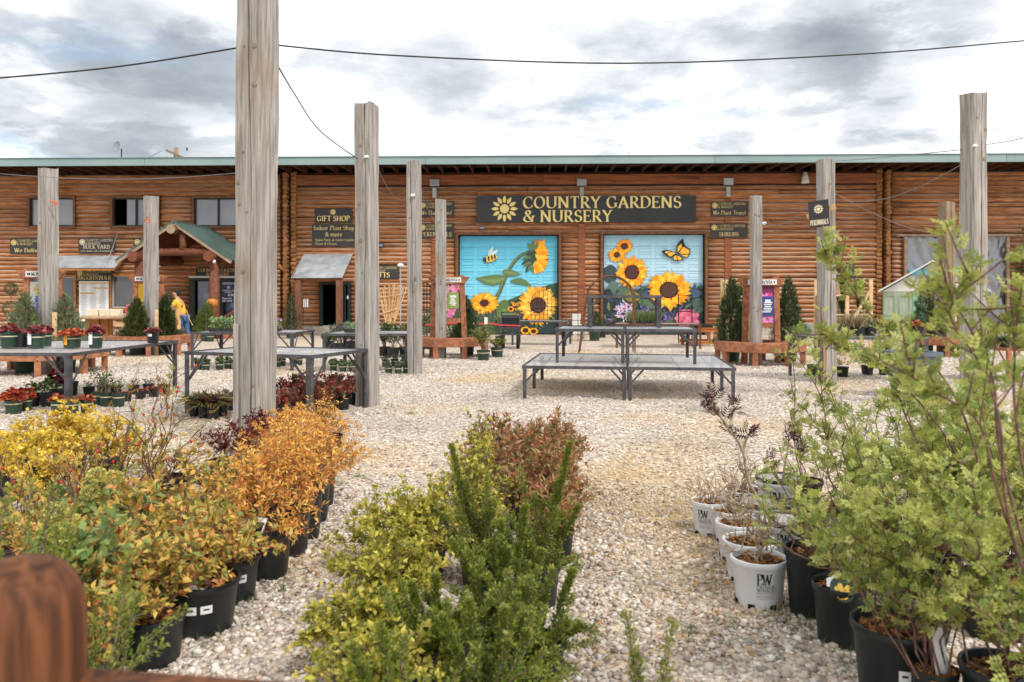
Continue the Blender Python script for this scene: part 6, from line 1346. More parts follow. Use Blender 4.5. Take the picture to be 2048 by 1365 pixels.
def _blade():
    V = []; 
    for t, z in ((0, 0), (.35, .05), (.7, -.02), (1, -.22)):
        w = .035 * (1 - t * .85); V += [(-w, t, z), (w, t, z)]
    Fc = []
    for i in range(3): Fc += [(2 * i, 2 * i + 1, 2 * i + 3), (2 * i, 2 * i + 3, 2 * i + 2)]
    return np.array(V), np.array(Fc)
T_BLADE = _blade()
def nrm(a): return a / np.maximum(np.linalg.norm(a, axis=-1, keepdims=True), 1e-9)
def scatter(name, T, P, D, Sz, C, parent, rng, mat=LEAF, up=.7, kind='stuff'):
    tv, tf = T; n = len(P); D = nrm(D); Nn = np.array([0, 0, 1.0]) * up + rng.normal(0, .55, (n, 3)); X = nrm(np.cross(D, Nn)); Z = np.cross(X, D)
    Sz = np.asarray(Sz).reshape(n, 1)
    wv = rng.uniform(.85, 1.15, (n, 1, 1))
    V = P[:, None] + Sz[:, None] * (tv[None, :, 0:1] * wv * X[:, None] + tv[None, :, 1:2] * D[:, None] + tv[None, :, 2:3] * Z[:, None])
    Fc = (tf[None] + (np.arange(n) * len(tv))[:, None, None]).reshape(-1, 3)
    return np_mesh(name, V.reshape(-1, 3), Fc, mat, parent, np.repeat(C, len(tv), 0), kind=kind)
def pick(rng, pal, n, w=None, jit=.16):
    pal = np.array(pal); w = np.ones(len(pal)) if w is None else np.array(w, float)
    c = pal[rng.choice(len(pal), n, p=w / w.sum())] * rng.uniform(1 - jit, 1 + jit, (n, 1)); return np.clip(c * rng.uniform(.95, 1.05, (n, 3)), 0, 1)
def bez(a, b, c, k): t = np.linspace(0, 1, k)[:, None]; return (1 - t) ** 2 * a + 2 * t * (1 - t) * b + t * t * c
class Grow:
    """collects branches (polylines with radii) and leaf anchors"""
    def __init__(s, rng): s.rng = rng; s.br = []
    def branch(s, pts, r0, r1, leaf0=0.0): s.br.append((pts, r0, r1, leaf0))
    def bush(s, n, H, R_, base=.04, z0=0.0, k=6, twigs=4, tl=.35, r0=.006, c=(0, 0), dome=.35, leaf0=.3, hmin=.7, bow=.35, wob=.02):
        rng = s.rng
        for i in range(n):
            a = rng.uniform(0, 6.283); q = math.sqrt(rng.random()); rr = R_ * q; h = H * (1 - dome * q * q) * rng.uniform(hmin, 1.03)
            p0 = np.array((c[0] + base * rng.normal(), c[1] + base * rng.normal(), z0)); p2 = np.array((c[0] + rr * math.cos(a), c[1] + rr * math.sin(a), z0 + h)); p1 = p0 + (p2 - p0) * np.array((bow, bow, .6)) 
            pts = bez(p0, p1, p2, k); pts[1:-1] += rng.normal(0, wob, (k - 2, 3)) * H; s.branch(pts, r0, r0 * .35, leaf0)
            for j in range(twigs):
                t = rng.uniform(.35, .95) * (k - 1); i0 = int(t); b0 = pts[i0] + (pts[min(i0 + 1, k - 1)] - pts[i0]) * (t - i0); tg = nrm(pts[min(i0 + 1, k - 1)] - pts[max(i0 - 1, 0)]); d = nrm(tg * .8 + rng.normal(0, .6, 3) + np.array((0, 0, .35))); L = tl * H * rng.uniform(.4, 1)
                e = b0 + d * L; s.branch(bez(b0, b0 + d * L * .5 + rng.normal(0, .03, 3) * L, e + np.array((0, 0, rng.uniform(-.1, .15))) * L, 4), r0 * .5, r0 * .2, .05)
        return s
    def stems(s, name, mat, parent, n=4):
        m = MB()
        for pts, r0, r1, _ in s.br: m.tube(pts, np.linspace(r0, r1, len(pts)), n, caps=False)
        return m.build(name, mat, parent, smooth=True)
    def anchors(s, n, clump=1):
        rng = s.rng; n0 = n; n = max(1, n // clump); L = np.array([np.linalg.norm(np.diff(p, axis=0), axis=1).sum() * (1 - l0) for p, _, _, l0 in s.br]); idx = rng.choice(len(s.br), n, p=L / L.sum()); P = np.empty((n, 3)); T = np.empty((n, 3)); tt = np.empty(n)
        for i, b in enumerate(idx):
            pts, _, _, l0 = s.br[b]; t = l0 + (1 - l0) * rng.random() ** .8; u = t * (len(pts) - 1); k = min(int(u), len(pts) - 2); P[i] = pts[k] + (pts[k + 1] - pts[k]) * (u - k); T[i] = pts[k + 1] - pts[k]; tt[i] = t
        if clump > 1: P = np.repeat(P, clump, 0) + rng.normal(0, .004, (n * clump, 3)); T = np.repeat(T, clump, 0); tt = np.repeat(tt, clump)
        return P, nrm(T), tt
    def leaves(s, name, T, n, size, pal, parent, w=None, out=.9, tan=.5, upb=.15, off=.0, tip=None, mat=LEAF, sv=.3, jit=.18, up=.7, clump=1):
        rng = s.rng; P, Tn, tt = s.anchors(n, clump); n = len(P); rd = rng.normal(0, 1, (n, 3)); rd -= (rd * Tn).sum(1, keepdims=True) * Tn; rd = nrm(rd); D = Tn * tan + rd * out + np.array((0, 0, upb)); P = P + rd * off * rng.random((n, 1)); C = pick(rng, pal, n, w, jit)
        if tip is not None:
            f = np.clip((tt[:, None] - .55) / .45, 0, 1) * rng.random((n, 1)); C = C * (1 - f) + np.array(tip) * f
        return scatter(name, T, P, D, size * rng.uniform(1 - sv, 1 + sv, n), C, parent, rng, mat, up)
def soil_disc(root, r, z, rng, chips=0):
    m = MB(); n = 16; m.v.append((0, 0, z + .012)); m.c.append(None)
    for q in (.35, .7, 1.0):
        for j in range(n): a = 6.283 * j / n; m.v.append((r * q * math.cos(a), r * q * math.sin(a), z + rng.uniform(-.008, .010) * (q < 1))); m.c.append(None)
    for j in range(n): m.f.append((0, 1 + j, 1 + (j + 1) % n))
    for i in range(2):
        for j in range(n): m.f.append((1 + i * n + j, 1 + (i + 1) * n + j, 1 + (i + 1) * n + (j + 1) % n, 1 + i * n + (j + 1) % n))
    so = m.build('soil', SOIL, root, smooth=True)
    if chips:
        T = (np.array([(-.5, 0, -.1), (.5, 0, .1), (.4, 1, .1), (-.4, .9, -.1)]), np.array([(0, 1, 2), (0, 2, 3)])); a = rng.uniform(0, 6.283, chips); q = np.sqrt(rng.random(chips)) * r * .93; P = np.stack([q * np.cos(a), q * np.sin(a), np.full(chips, z + .012)], 1)
        b = rng.uniform(0, 6.283, chips); D = np.stack([np.cos(b), np.sin(b), rng.normal(.05, .15, chips)], 1); scatter('bark_chips', T, P, D, rng.uniform(.012, .030, chips), pick(rng, [S(150, 98, 52), S(110, 66, 34), S(186, 134, 80), S(84, 52, 32)], chips), so, rng, STONE, 2.0)
def pot(root, r, h, mat, n=22, band=False, fine=True, fill=.84, rng=None, liner=None, chips=0, ribs=False):
    rng = rng or np.random.default_rng(1); m = MB()
    prof = [(0, .004), (r * .80, .004), (r * .815, .0), (r * .83, .012), (r * .96, h * .84)]
    if fine: prof += [(r * 1.0, h * .865), (r * 1.035, h * .90), (r * 1.05, h * .955), (r * 1.04, h * .99), (r * 1.0, h)]
    else: prof += [(r, h * .88), (r * 1.04, h * .9), (r * 1.04, h)]
    prof += [(r * .96, h * .99), (r * .93, h * .80), (r * .86, h * .5)]
    o = m.build('pot', mat, root) if False else None
    m.lathe(prof, n); o = m.build('pot', mat, root); smooth_by_angle(o, 45)
    if band:
        b = MB(); b.lathe([(r * (.83 + .13 * .60) * 1.004, h * .58), (r * (.83 + .13 * .85) * 1.012, h * .77)], n); b.build('band', TAN_BAND, o, smooth=True)
    if liner:
        l = MB(); l.lathe([(r * .99, h * .86), (r * 1.06, h * .97), (r * 1.075, h * 1.0), (r * 1.05, h * 1.03), (r * .97, h * 1.03), (r * .93, h * .7)], n); l.build('liner_rim', liner, o, smooth=True)
    soil_disc(root, r * .93, h * fill, rng, chips)
    return o
def patch(root, r, z0, z1, a0, a1, mat, name='label', n=5, r1=None):
    m = MB(); r1 = r1 or r
    for i in range(n + 1):
        a = R_(a0 + (a1 - a0) * i / n); m.v += [(r * math.cos(a), r * math.sin(a), z0), (r1 * math.cos(a), r1 * math.sin(a), z1)]; m.c += [None, None]
    for i in range(n): m.f.append((2 * i, 2 * i + 2, 2 * i + 3, 2 * i + 1))
    return m.build(name, mat, root, smooth=True)
def tag_card(root, p, yaw, w, h, tiltx, mat=None, name='plant_tag'):
    m = MB(); m.box((0, 0, h / 2), (w, .0015, h)); o = m.build(name, mat or LABEL_WHITE, root); o.location = p; o.rotation_euler = (tiltx, 0, yaw); return o
def place(px, rimy, wpx, boty):
    """photo measurements of a pot -> x, y, radius, height"""
    Y = F * CAMH / (boty - HZ); r = wpx / 2 * (Y * 1.03) / F / 1.05; Yc = Y + .8 * r; return (px - 1024) * Yc / F, Yc, r, CAMH - (rimy - HZ) * Yc / F

# ------------------------------------------------------------------ species
def conifer(label, x, y, z, H, Rb, pal, seed, n=2600, pot_r=None, pot_h=.3, pot_mat=None, lean=0, size=.10, wispy=0.0, group='cone-shaped conifers', name='conifer'):
    rng = np.random.default_rng(seed); root = thing(name, label, 'conifer', (x, y, z), 0, group)
    zb = 0
    if pot_r: pot(root, pot_r, pot_h, pot_mat or GREEN_PLASTIC, 16, fine=False, rng=rng); zb = pot_h * .8
    m = MB(); m.tube([(0, 0, zb), (lean * .5, 0, zb + H * .5), (lean, 0, zb + H * .97)], [.03, .02, .005], 6); m.build('trunk', TWIG, root)
    t = rng.beta(1.15, 1.7, n); prof = (np.minimum(1, (t + .03) / .10)) * (1 - t) ** .85 * (1 + .10 * np.sin(t * 23 + seed)) + .02
    a = rng.uniform(0, 6.283, n); lump = 1 + .2 * np.sin(a * 3 + t * 9 + seed) + .14 * np.sin(a * 7 - t * 17) + .1 * np.sin(t * 41 + a * 2); q = rng.beta(4, 1.15, n) * lump * (1 + wispy * rng.random(n) ** 3)
    rr = Rb * prof * q; P = np.stack([rr * np.cos(a) + lean * t, rr * np.sin(a), zb + .02 + H * .96 * t], 1)
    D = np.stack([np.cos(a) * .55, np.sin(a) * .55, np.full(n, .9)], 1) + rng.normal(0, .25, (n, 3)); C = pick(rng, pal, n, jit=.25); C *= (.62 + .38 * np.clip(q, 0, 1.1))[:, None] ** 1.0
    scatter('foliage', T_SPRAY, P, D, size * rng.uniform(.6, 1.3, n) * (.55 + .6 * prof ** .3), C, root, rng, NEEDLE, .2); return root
GRN = [S(82, 104, 58), S(86, 108, 58), S(58, 78, 44), S(104, 122, 70)]; DKG = [S(62, 84, 56), S(76, 98, 64), S(48, 68, 46), S(94, 112, 76)]; SAGE = [S(122, 136, 100), S(100, 118, 86), S(142, 152, 112), S(84, 104, 76)]; GOLDG = [S(92, 104, 40), S(112, 118, 52), S(70, 84, 36), S(134, 132, 64)]
def low_plant(kind, root, z, R_, H, seed, n=160, pal=None, size=.06):
    rng = np.random.default_rng(seed)
    if kind == 'heuchera':
        a = rng.uniform(0, 6.283, n); q = np.sqrt(rng.random(n)); P = np.stack([R_ * .75 * q * np.cos(a), R_ * .75 * q * np.sin(a), z + H * (1 - .6 * q * q) * rng.uniform(.55, 1, n)], 1); D = np.stack([np.cos(a) * (q + .2), np.sin(a) * (q + .2), .25 - .5 * q + rng.normal(0, .2, n)], 1)
        scatter('foliage', T_ROUND, P, D, size * rng.uniform(.7, 1.25, n), pick(rng, pal, n), root, rng, LEAF, 1.2)
    elif kind == 'strap':
        a = rng.uniform(0, 6.283, n); P = np.stack([R_ * .2 * rng.normal(size=n), R_ * .2 * rng.normal(size=n), np.full(n, z)], 1); D = np.stack([np.cos(a), np.sin(a), rng.uniform(.15, 1.3, n)], 1); scatter('foliage', (T_BLADE[0] * np.array((2.6, 1, 1)), T_BLADE[1]), P, D, H * rng.uniform(.7, 1.25, n), pick(rng, pal, n), root, rng, LEAF, 1.5)
    elif kind == 'grass':
        a = rng.uniform(0, 6.283, n); P = np.stack([R_ * .3 * rng.normal(size=n), R_ * .3 * rng.normal(size=n), np.full(n, z)], 1); D = np.stack([np.cos(a) * .45, np.sin(a) * .45, rng.uniform(.7, 1.3, n)], 1); scatter('foliage', (T_BLADE[0] * np.array((.8, 1, 1)), T_BLADE[1]), P, D, H * rng.uniform(.6, 1.15, n), pick(rng, pal, n), root, rng, LEAF, 1.0)
    elif kind == 'mound':
        g = Grow(rng).bush(14, H, R_, z0=z, twigs=2, base=R_ * .3, r0=.004, dome=.6); g.leaves('foliage', T_OVAL, n, size, pal, root)
    elif kind == 'twiggy':
        g = Grow(rng).bush(9, H, R_, z0=z, twigs=3, base=R_ * .15, r0=.005); g.stems('stems', TWIG, root); g.leaves('foliage', T_OVAL, n, size, pal, root)
    elif kind == 'shrub':
        g = Grow(rng).bush(16, H, R_, z0=z, twigs=4, base=R_ * .12, r0=.006); g.stems('stems', TWIG, root); g.leaves('foliage', T_OVAL, n, size, pal, root)
RED_H = [S(132, 52, 58), S(158, 78, 80), S(104, 38, 46), S(178, 104, 100)]; ORG_H = [S(190, 88, 52), S(168, 62, 44), S(206, 116, 70), S(140, 50, 40)]; DRED = [S(104, 18, 30), S(128, 26, 40), S(86, 14, 26)]; HERB = [S(88, 112, 58), S(108, 128, 74), S(70, 94, 50), S(124, 140, 88)]; PURP = [S(92, 110, 54), S(112, 124, 66), S(104, 62, 66), S(84, 54, 60), S(136, 142, 82)]; MIX = [S(136, 54, 52), S(104, 74, 52), S(92, 104, 62), S(166, 76, 62), S(120, 92, 66), S(150, 40, 50)]
def small_pot(label, x, y, z, r, h, mat, kind, pal, seed, R_=None, H=None, n=150, size=.055, band=False, tagc=None, group='small potted plants', cat='potted plant', name='potted_perennial'):
    rng = np.random.default_rng(seed); root = thing(name, label, cat, (x, y, z), 0, group); pot(root, r, h, mat, 14, band, False, .86, rng)
    if kind: low_plant(kind, root, h * .86, R_ or r * 1.4, H or h * .7, seed, n, pal, size)
    if tagc: tag_card(root, (tagc[0], -r * .9, h * .5), 0, .045, .14, R_0(tagc), None)
    return root
def R_0(t): return math.radians(t[1])
ORD = ['first', 'second', 'third', 'fourth', 'fifth', 'sixth', 'seventh', 'eighth', 'ninth', 'tenth', 'eleventh', 'twelfth']
# ---- pots on the left table (top at z .785)
zt = .787
for i, (px, py, wpx, hpx, mat, kind, pal, lab, band) in enumerate((
        (8, 697, 36, 32, GREEN_PLASTIC, 'heuchera', RED_H, 'red heuchera in banded green pot, leftmost on the long table', True), (33, 696, 30, 29, BLACK_PLASTIC, None, None, 'empty black pot holding a white stone on the long table', False),
        (62, 697, 34, 30, GREEN_PLASTIC, 'heuchera', RED_H, 'red heuchera in banded green pot with white tags on the long table', True), (83, 693, 26, 28, GREEN_PLASTIC, 'heuchera', RED_H, 'red heuchera pot tucked behind the tagged pot on the long table', True),
        (134, 697, 36, 26, GREEN_PLASTIC, 'heuchera', ORG_H, 'wide orange heuchera with yellow tag on the long table', True), (184, 697, 28, 30, GREEN_PLASTIC, 'heuchera', RED_H, 'red heuchera in banded green pot, middle right of the long table', True),
        (300, 687, 25, 25, BLACK_PLASTIC, 'heuchera', RED_H, 'low red plant in a black pot at the far corner of the long table', False))):
    p = onz(px, py, zt); r = wpx / 2 * p.y / F; h = hpx * p.y / F
    rt = small_pot(lab, p.x, p.y + r, zt, r, h, mat, kind, pal, 100 + i, r * (1.7 if i == 4 else 1.25), h * (.62 if i != 6 else .3), 190, .052, band, group='pots on the long left table')
    if i in (2, 5, 4):
        tag_card(rt, (-.02, -r * 1.04, h * .25), 0, .05, .17, 0, None if i != 4 else pm('yellow_tag', S(224, 168, 60), S(214, 140, 40), ns=9, rough=.5)); 
    if i == 6: patch(rt, r * .98, h * .55, h * .75, 245, 285, LABEL_WHITE)
# ---- pots under the left table
def ground_pots(rows, group, seed0):
    for i, (px, pyb, wpx, hpx, mat, kind, pal, H, n, size, lab, band) in enumerate(rows):
        X, Y = gp(px, pyb); r = wpx / 2 * Y / F; h = hpx * Y / F; small_pot(lab, X, Y + r, 0, r, h, mat, kind, pal, seed0 + i, r * 1.45, H, n, size, band, group=group)
GP, BP = GREEN_PLASTIC, BLACK_PLASTIC
u = 'under the long left table'
ground_pots([
    (17, 830, 33, 28, GP, 'heuchera', ORG_H, .16, 150, .07, 'rusty red heuchera at the left edge %s' % u, True), (43, 824, 26, 28, GP, 'heuchera', ORG_H, .14, 110, .06, 'rusty red heuchera second from the left edge %s' % u, True),
    (60, 815, 24, 27, BP, 'mound', HERB, .22, 150, .05, 'bushy green plant in narrow black pot %s' % u, False), (86, 815, 32, 27, BP, 'mound', HERB, .26, 220, .05, 'bushy green plant in the wide black pot %s' % u, False), (106, 806, 30, 26, BP, 'heuchera', DRED, .30, 120, .075, 'dark crimson leafy plant behind the green ones %s' % u, False),
    (108, 832, 27, 29, GP, 'heuchera', ORG_H, .10, 80, .05, 'orange heuchera left of the table leg %s' % u, True), (135, 833, 28, 29, GP, 'strap', [S(176, 140, 96), S(150, 116, 80)], .13, 60, .05, 'withered tan plant with yellow tag by the table leg %s' % u, True), (167, 828, 24, 26, GP, 'heuchera', ORG_H, .09, 70, .05, 'orange heuchera right of the table leg %s' % u, True),
    (132, 795, 30, 30, BP, None, None, .1, 0, .05, 'empty black pot behind the table leg %s' % u, False), (190, 812, 26, 26, GP, 'twiggy', HERB, .38, 110, .04, 'leafy tall sapling in banded pot, left of three %s' % u, True), (206, 815, 26, 27, GP, 'twiggy', HERB, .34, 110, .04, 'leafy tall sapling in banded pot, middle of three %s' % u, True), (231, 816, 25, 27, GP, 'twiggy', HERB, .28, 60, .04, 'sparse sapling in banded pot, right of three %s' % u, True)], 'pots under the long left table', 200)
ground_pots([(x, y, 22, 20, BP, 'twiggy' if k else 'heuchera', HERB if k else ORG_H, .12 if k else .03, 40, .03, '%s black pot from the left in the cluster beyond the long table' % ORD[k2], False) for k2, (x, y, k) in enumerate(((172, 795, 1), (200, 792, 1), (226, 793, 0), (247, 806, 0), (262, 792, 1), (276, 800, 0), (292, 789, 1), (303, 796, 0), (322, 790, 0)))], 'black pot cluster at the end of the long table', 240)
# ---- under / around the middle table
ground_pots([(385, 835, 24, 28, BP, 'strap', PURP, .24, 130, .05, 'green strap-leaved plant by the front leg of the empty table', False), (404, 838, 26, 28, BP, 'strap', PURP, .24, 130, .05, 'green strap-leaved plant, second from the empty table leg', False), (421, 840, 26, 29, BP, 'strap', [S(104, 62, 66), S(120, 100, 66), S(84, 54, 60), S(136, 126, 82)], .26, 130, .05, 'purple-leaved strap plant under the empty table', False), (440, 834, 24, 27, BP, 'strap', PURP, .22, 120, .05, 'green strap-leaved plant with white label under the empty table', False), (462, 822, 22, 24, BP, 'strap', SAGE, .22, 80, .05, 'grey-green spiky plant just left of the nearest post', False)], 'strap-leaved pots under the empty table', 260)
k = 0
POSW = ['front row', 'second row', 'back row']
for (px, py) in ((552, 846), (572, 842), (560, 822), (592, 838), (584, 815), (610, 832), (604, 810), (640, 833), (628, 812), (655, 826), (668, 820), (648, 806), (684, 822), (700, 812), (676, 802), (712, 800)):
    X, Y = gp(px, py); r = .085; ln = 'reddish shrub in the black pot block behind the orange shrubs, %s from the left' % (ORD + ['thirteenth', 'fourteenth', 'fifteenth', 'sixteenth'])[k]
    small_pot(ln, X, Y + r, 0, r, .17, BP, 'mound', MIX, 280 + k, .19, .30, 260, .05, group='block of red-leaved black pots under the empty table', name='potted_shrub'); k += 1
# ---- rows of green pots under the farther tables
k = 0
for nm, lst, kind, pal in (('under the seedling table', ((394, 741), (409, 742), (436, 741), (453, 739), (470, 740)), 'mound', [S(96, 116, 52), S(70, 94, 46), S(118, 126, 60)]), ('behind the nearest post', ((552, 735), (562, 733), (584, 729), (596, 731)), 'mound', [S(150, 120, 90), S(120, 110, 80), S(170, 150, 120)]), ('under the table by the third post', ((665, 743), (684, 745), (703, 745), (716, 743)), 'heuchera', [S(110, 132, 84), S(132, 150, 100), S(88, 112, 70)]), ('between the split post and third post', ((776, 748), (795, 749), (812, 748), (770, 735), (788, 734), (806, 735)), 'mound', [S(112, 120, 100), S(90, 104, 84), S(134, 140, 118)])):
    for j, (px, py) in enumerate(lst):
        X, Y = gp(px, py); r = 7.8 * Y / F; small_pot('%s low green pot from the left %s' % (ORD[j], nm), X, Y + r, 0, r, 15 * Y / F, GP, kind, pal, 310 + k, r * 1.3, .12, 120, .05, True, group='low green pots ' + nm); k += 1
# ---- seedling trays
def tray(label, x, y, z, w, d, kind, pal, seed, n, H, size, flowers=None, group='seedling trays'):
    rng = np.random.default_rng(seed); root = thing('seedling_tray', label, 'seedling tray', (x, y, z), R_(rng.uniform(-3, 3)), group)
    m = MB(); m.box((0, 0, .03), (w, d, .06)); nx = max(2, int(w / .11))
    for i in range(nx): m.box((-w / 2 + w * (i + .5) / nx, -d / 2 - .002, .04), (w / nx * .8, .01, .06))
    m.build('tray', BLACK_PLASTIC, root)
    a = np.stack([rng.uniform(-w / 2, w / 2, n), rng.uniform(-d / 2, d / 2, n), np.full(n, .06)], 1)
    if kind == 'grass': D = rng.normal(0, .28, (n, 3)) + np.array((0, 0, 1)); scatter('foliage', (T_BLADE[0] * np.array((.7, 1, 1)), T_BLADE[1]), a, D, H * rng.uniform(.6, 1.2, n), pick(rng, pal, n), root, rng)
    else: a[:, 2] += H * rng.random(n); scatter('foliage', T_OVAL, a, rng.normal(0, .7, (n, 3)) + np.array((0, 0, .3)), size * rng.uniform(.7, 1.3, n), pick(rng, pal, n), root, rng)
    if flowers:
        q = 40; b = np.stack([rng.uniform(-w / 2, w / 2, q), rng.uniform(-d / 2, d / 2, q), np.full(q, .06 + H)], 1); scatter('flowers', T_ROUND, b, rng.normal(0, .6, (q, 3)) + np.array((0, -.4, .4)), np.full(q, .06), pick(rng, [flowers], q), root, rng)
    return root
z7 = .785
SEED = [S(120, 148, 96), S(146, 168, 118), S(98, 128, 78), S(160, 178, 132)]
p = onz(412, 664, z7); tray('tray of tall pale green seedlings at the left of the seedling table', -6.05, 16.7, z7, .5, .3, 'oval', SEED, 1, 420, .22, .07); tray('tray of leafy green seedlings in the middle of the seedling table', -5.6, 16.75, z7, .45, .3, 'oval', SEED, 2, 320, .18, .06)
tray('tray of lilac pansies on the seedling table beside the nearest post', -5.15, 16.8, z7, .5, .3, 'oval', SEED, 3, 320, .16, .06, S(196, 180, 222)); tray('tray of green seedlings on the table beside the split post', -3.22, 16.4, z7, .42, .3, 'oval', SEED, 4, 260, .13, .05)
X2, Y2 = far2[0], far2[1] + 1.1
for i, dx in enumerate((-.75, -.42, -.1)): tray('%s tray of upright grass before the right garage door' % ORD[i], X2 + dx, Y2, .725, .3, .4, 'grass', [S(120, 140, 84), S(146, 160, 104), S(98, 120, 72)], 5 + i, 420, .32, .05, group='grass trays before the right garage door')
GRS = [S(104, 124, 72), S(126, 142, 86), S(84, 104, 60), S(150, 158, 108)]
for rk, (rx, ry, rw), zs_, nm in ((1, RACK1, (.44, .97, 1.44), 'left pine rack'), (2, RACK2, (.64, 1.08, 1.57), 'braced pine rack')):
    for j, z in enumerate(zs_):
        for i in range(2 if rk == 1 else 3):
            if rk == 2 and j == 2 and i == 0: continue
            nm2 = ('lower', 'middle', 'upper')[j] + ' shelf, ' + (('left', 'right') if rk == 1 else ('left', 'middle', 'right'))[i]
            x = rx - rw / 2 + rw * (i + .5) / (2 if rk == 1 else 3); root = thing('potted_grass', 'grass pot on the %s of the %s' % (nm2, nm), 'potted grass', (x, ry - .05, z), 0, 'grass pots on the ' + nm); pot(root, .09, .15, BLACK_PLASTIC, 12, False, False); low_plant('grass', root, .13, .10, .36, 400 + rk * 20 + j * 3 + i, 170, GRS if rk == 1 else DKG); patch(root, .088, .06, .1, 255, 280, LABEL_WHITE)
# ---- pots on the table behind the leaning post and at the far right
DRYG = [S(176, 156, 118), S(150, 134, 98), S(120, 128, 84), S(190, 172, 136)]
for i, (px, kind, pal, H) in enumerate(((1712, 'grass', DRYG, .3), (1740, 'mound', SAGE, .18), (1770, 'mound', ORG_H, .12), (1800, 'mound', HERB, .16), (1830, 'heuchera', ORG_H, .12), (1690, 'grass', DRYG, .28))):
    pt = at(px, 668, 14.5); small_pot('%s' % ('dry grass pot nearest the leaning post on the table', 'sage green pot', 'russet pot', 'green leaf pot', 'orange leaf pot', 'dry grass pot behind the leaning post')[i] + (' on the table behind the roses' if 0 < i < 5 else ''), pt.x, 14.4 + .1 * (i % 2), .80, .12, .17, BP, kind, pal, 440 + i, .17, H, 200, .045, group='pots on the table behind the leaning post')
for i, (px, kind, pal) in enumerate(((1978, 'strap', HERB), (2002, 'strap', HERB), (2030, 'strap', SAGE), (2058, 'strap', HERB))):
    pt = at(px, 700, 14.2); small_pot('%s low green pot from the left on the red table at the right edge' % ORD[i], pt.x, 14.1, .62, .095, .15, BP, kind, pal, 450 + i, .12, .14, 60, .05, group='pots on the red table at the right edge')
ground_pots([(1690, 755, 24, 20, BP, 'mound', [S(214, 178, 50), S(190, 160, 60), S(150, 140, 70)], .25, 260, .03, 'yellow flowering pot under the table behind the leaning post', False), (1740, 752, 24, 20, BP, 'mound', [S(60, 30, 36), S(80, 40, 44), S(50, 28, 30)], .2, 240, .045, 'dark maroon pot under the table, left of two', False), (1775, 752, 24, 20, BP, 'mound', [S(60, 30, 36), S(80, 40, 44), S(50, 28, 30)], .2, 240, .045, 'dark maroon pot under the table, right of two', False), (1628, 752, 20, 22, BP, None, None, .1, 0, .03, 'empty black pot left of the leaning post', False), (1640, 755, 18, 22, BP, None, None, .1, 0, .03, 'empty black pot touching the leaning post', False),
              (418, 684, 15, 14, GP, None, None, .1, 0, .03, 'single green pot on the gravel behind the seedling table', True)], 'scattered ground pots', 460)
# ---- conifers
def cz(label, px, Y, pyt, Rb, pal, seed, **k):
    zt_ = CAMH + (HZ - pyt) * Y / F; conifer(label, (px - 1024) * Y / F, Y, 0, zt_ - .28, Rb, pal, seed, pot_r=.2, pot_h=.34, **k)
cz('sage green conifer left of the far left post', 50, 15.7, 578, .42, SAGE, 1, n=3000, wispy=.5); cz('sage green conifer right of the far left post', 131, 15.9, 582, .40, SAGE, 2, n=3000, wispy=.5)
cz('dark green dense conifer left of the cracked post', 274, 20.6, 592, .44, [S(78, 92, 36), S(60, 78, 34), S(46, 64, 32), S(96, 104, 48)], 3, n=3200, size=.11); cz('dark green dense conifer between the cracked post and the person', 329, 21.2, 588, .36, [S(54, 76, 40), S(46, 66, 36), S(84, 96, 44)], 4, n=3200, size=.11)
cz('slim conifer behind the person', 338, 29.5, 575, .3, DKG, 5, n=1200); cz('small bright conifer under the porch by the pumpkin', 412, 27.3, 601, .42, [S(96, 116, 44), S(74, 96, 40), S(118, 130, 58)], 6, n=1800)
cz('conifer left of the magenta poster', 1463, 18.5, 548, .38, DKG, 7, n=4200, wispy=.25); cz('tall pointed conifer right of the magenta poster', 1577, 18.5, 548, .39, DKG, 8, n=4400, wispy=.25); cz('conifer right of the pink poster', 934, 20.5, 590, .33, DKG, 9, n=3000, wispy=.3); cz('small dark conifer between the garage doors', 1189, 27.5, 618, .4, DKG, 10, n=1200)
cz('dark conifer before the mint green shed panel', 1850, 20.6, 566, .42, DKG, 11, n=3000, wispy=.2); cz('narrow conifer beside the lean-to porch in a teal pot', 583, 29.0, 585, .26, DKG, 12, n=1200)
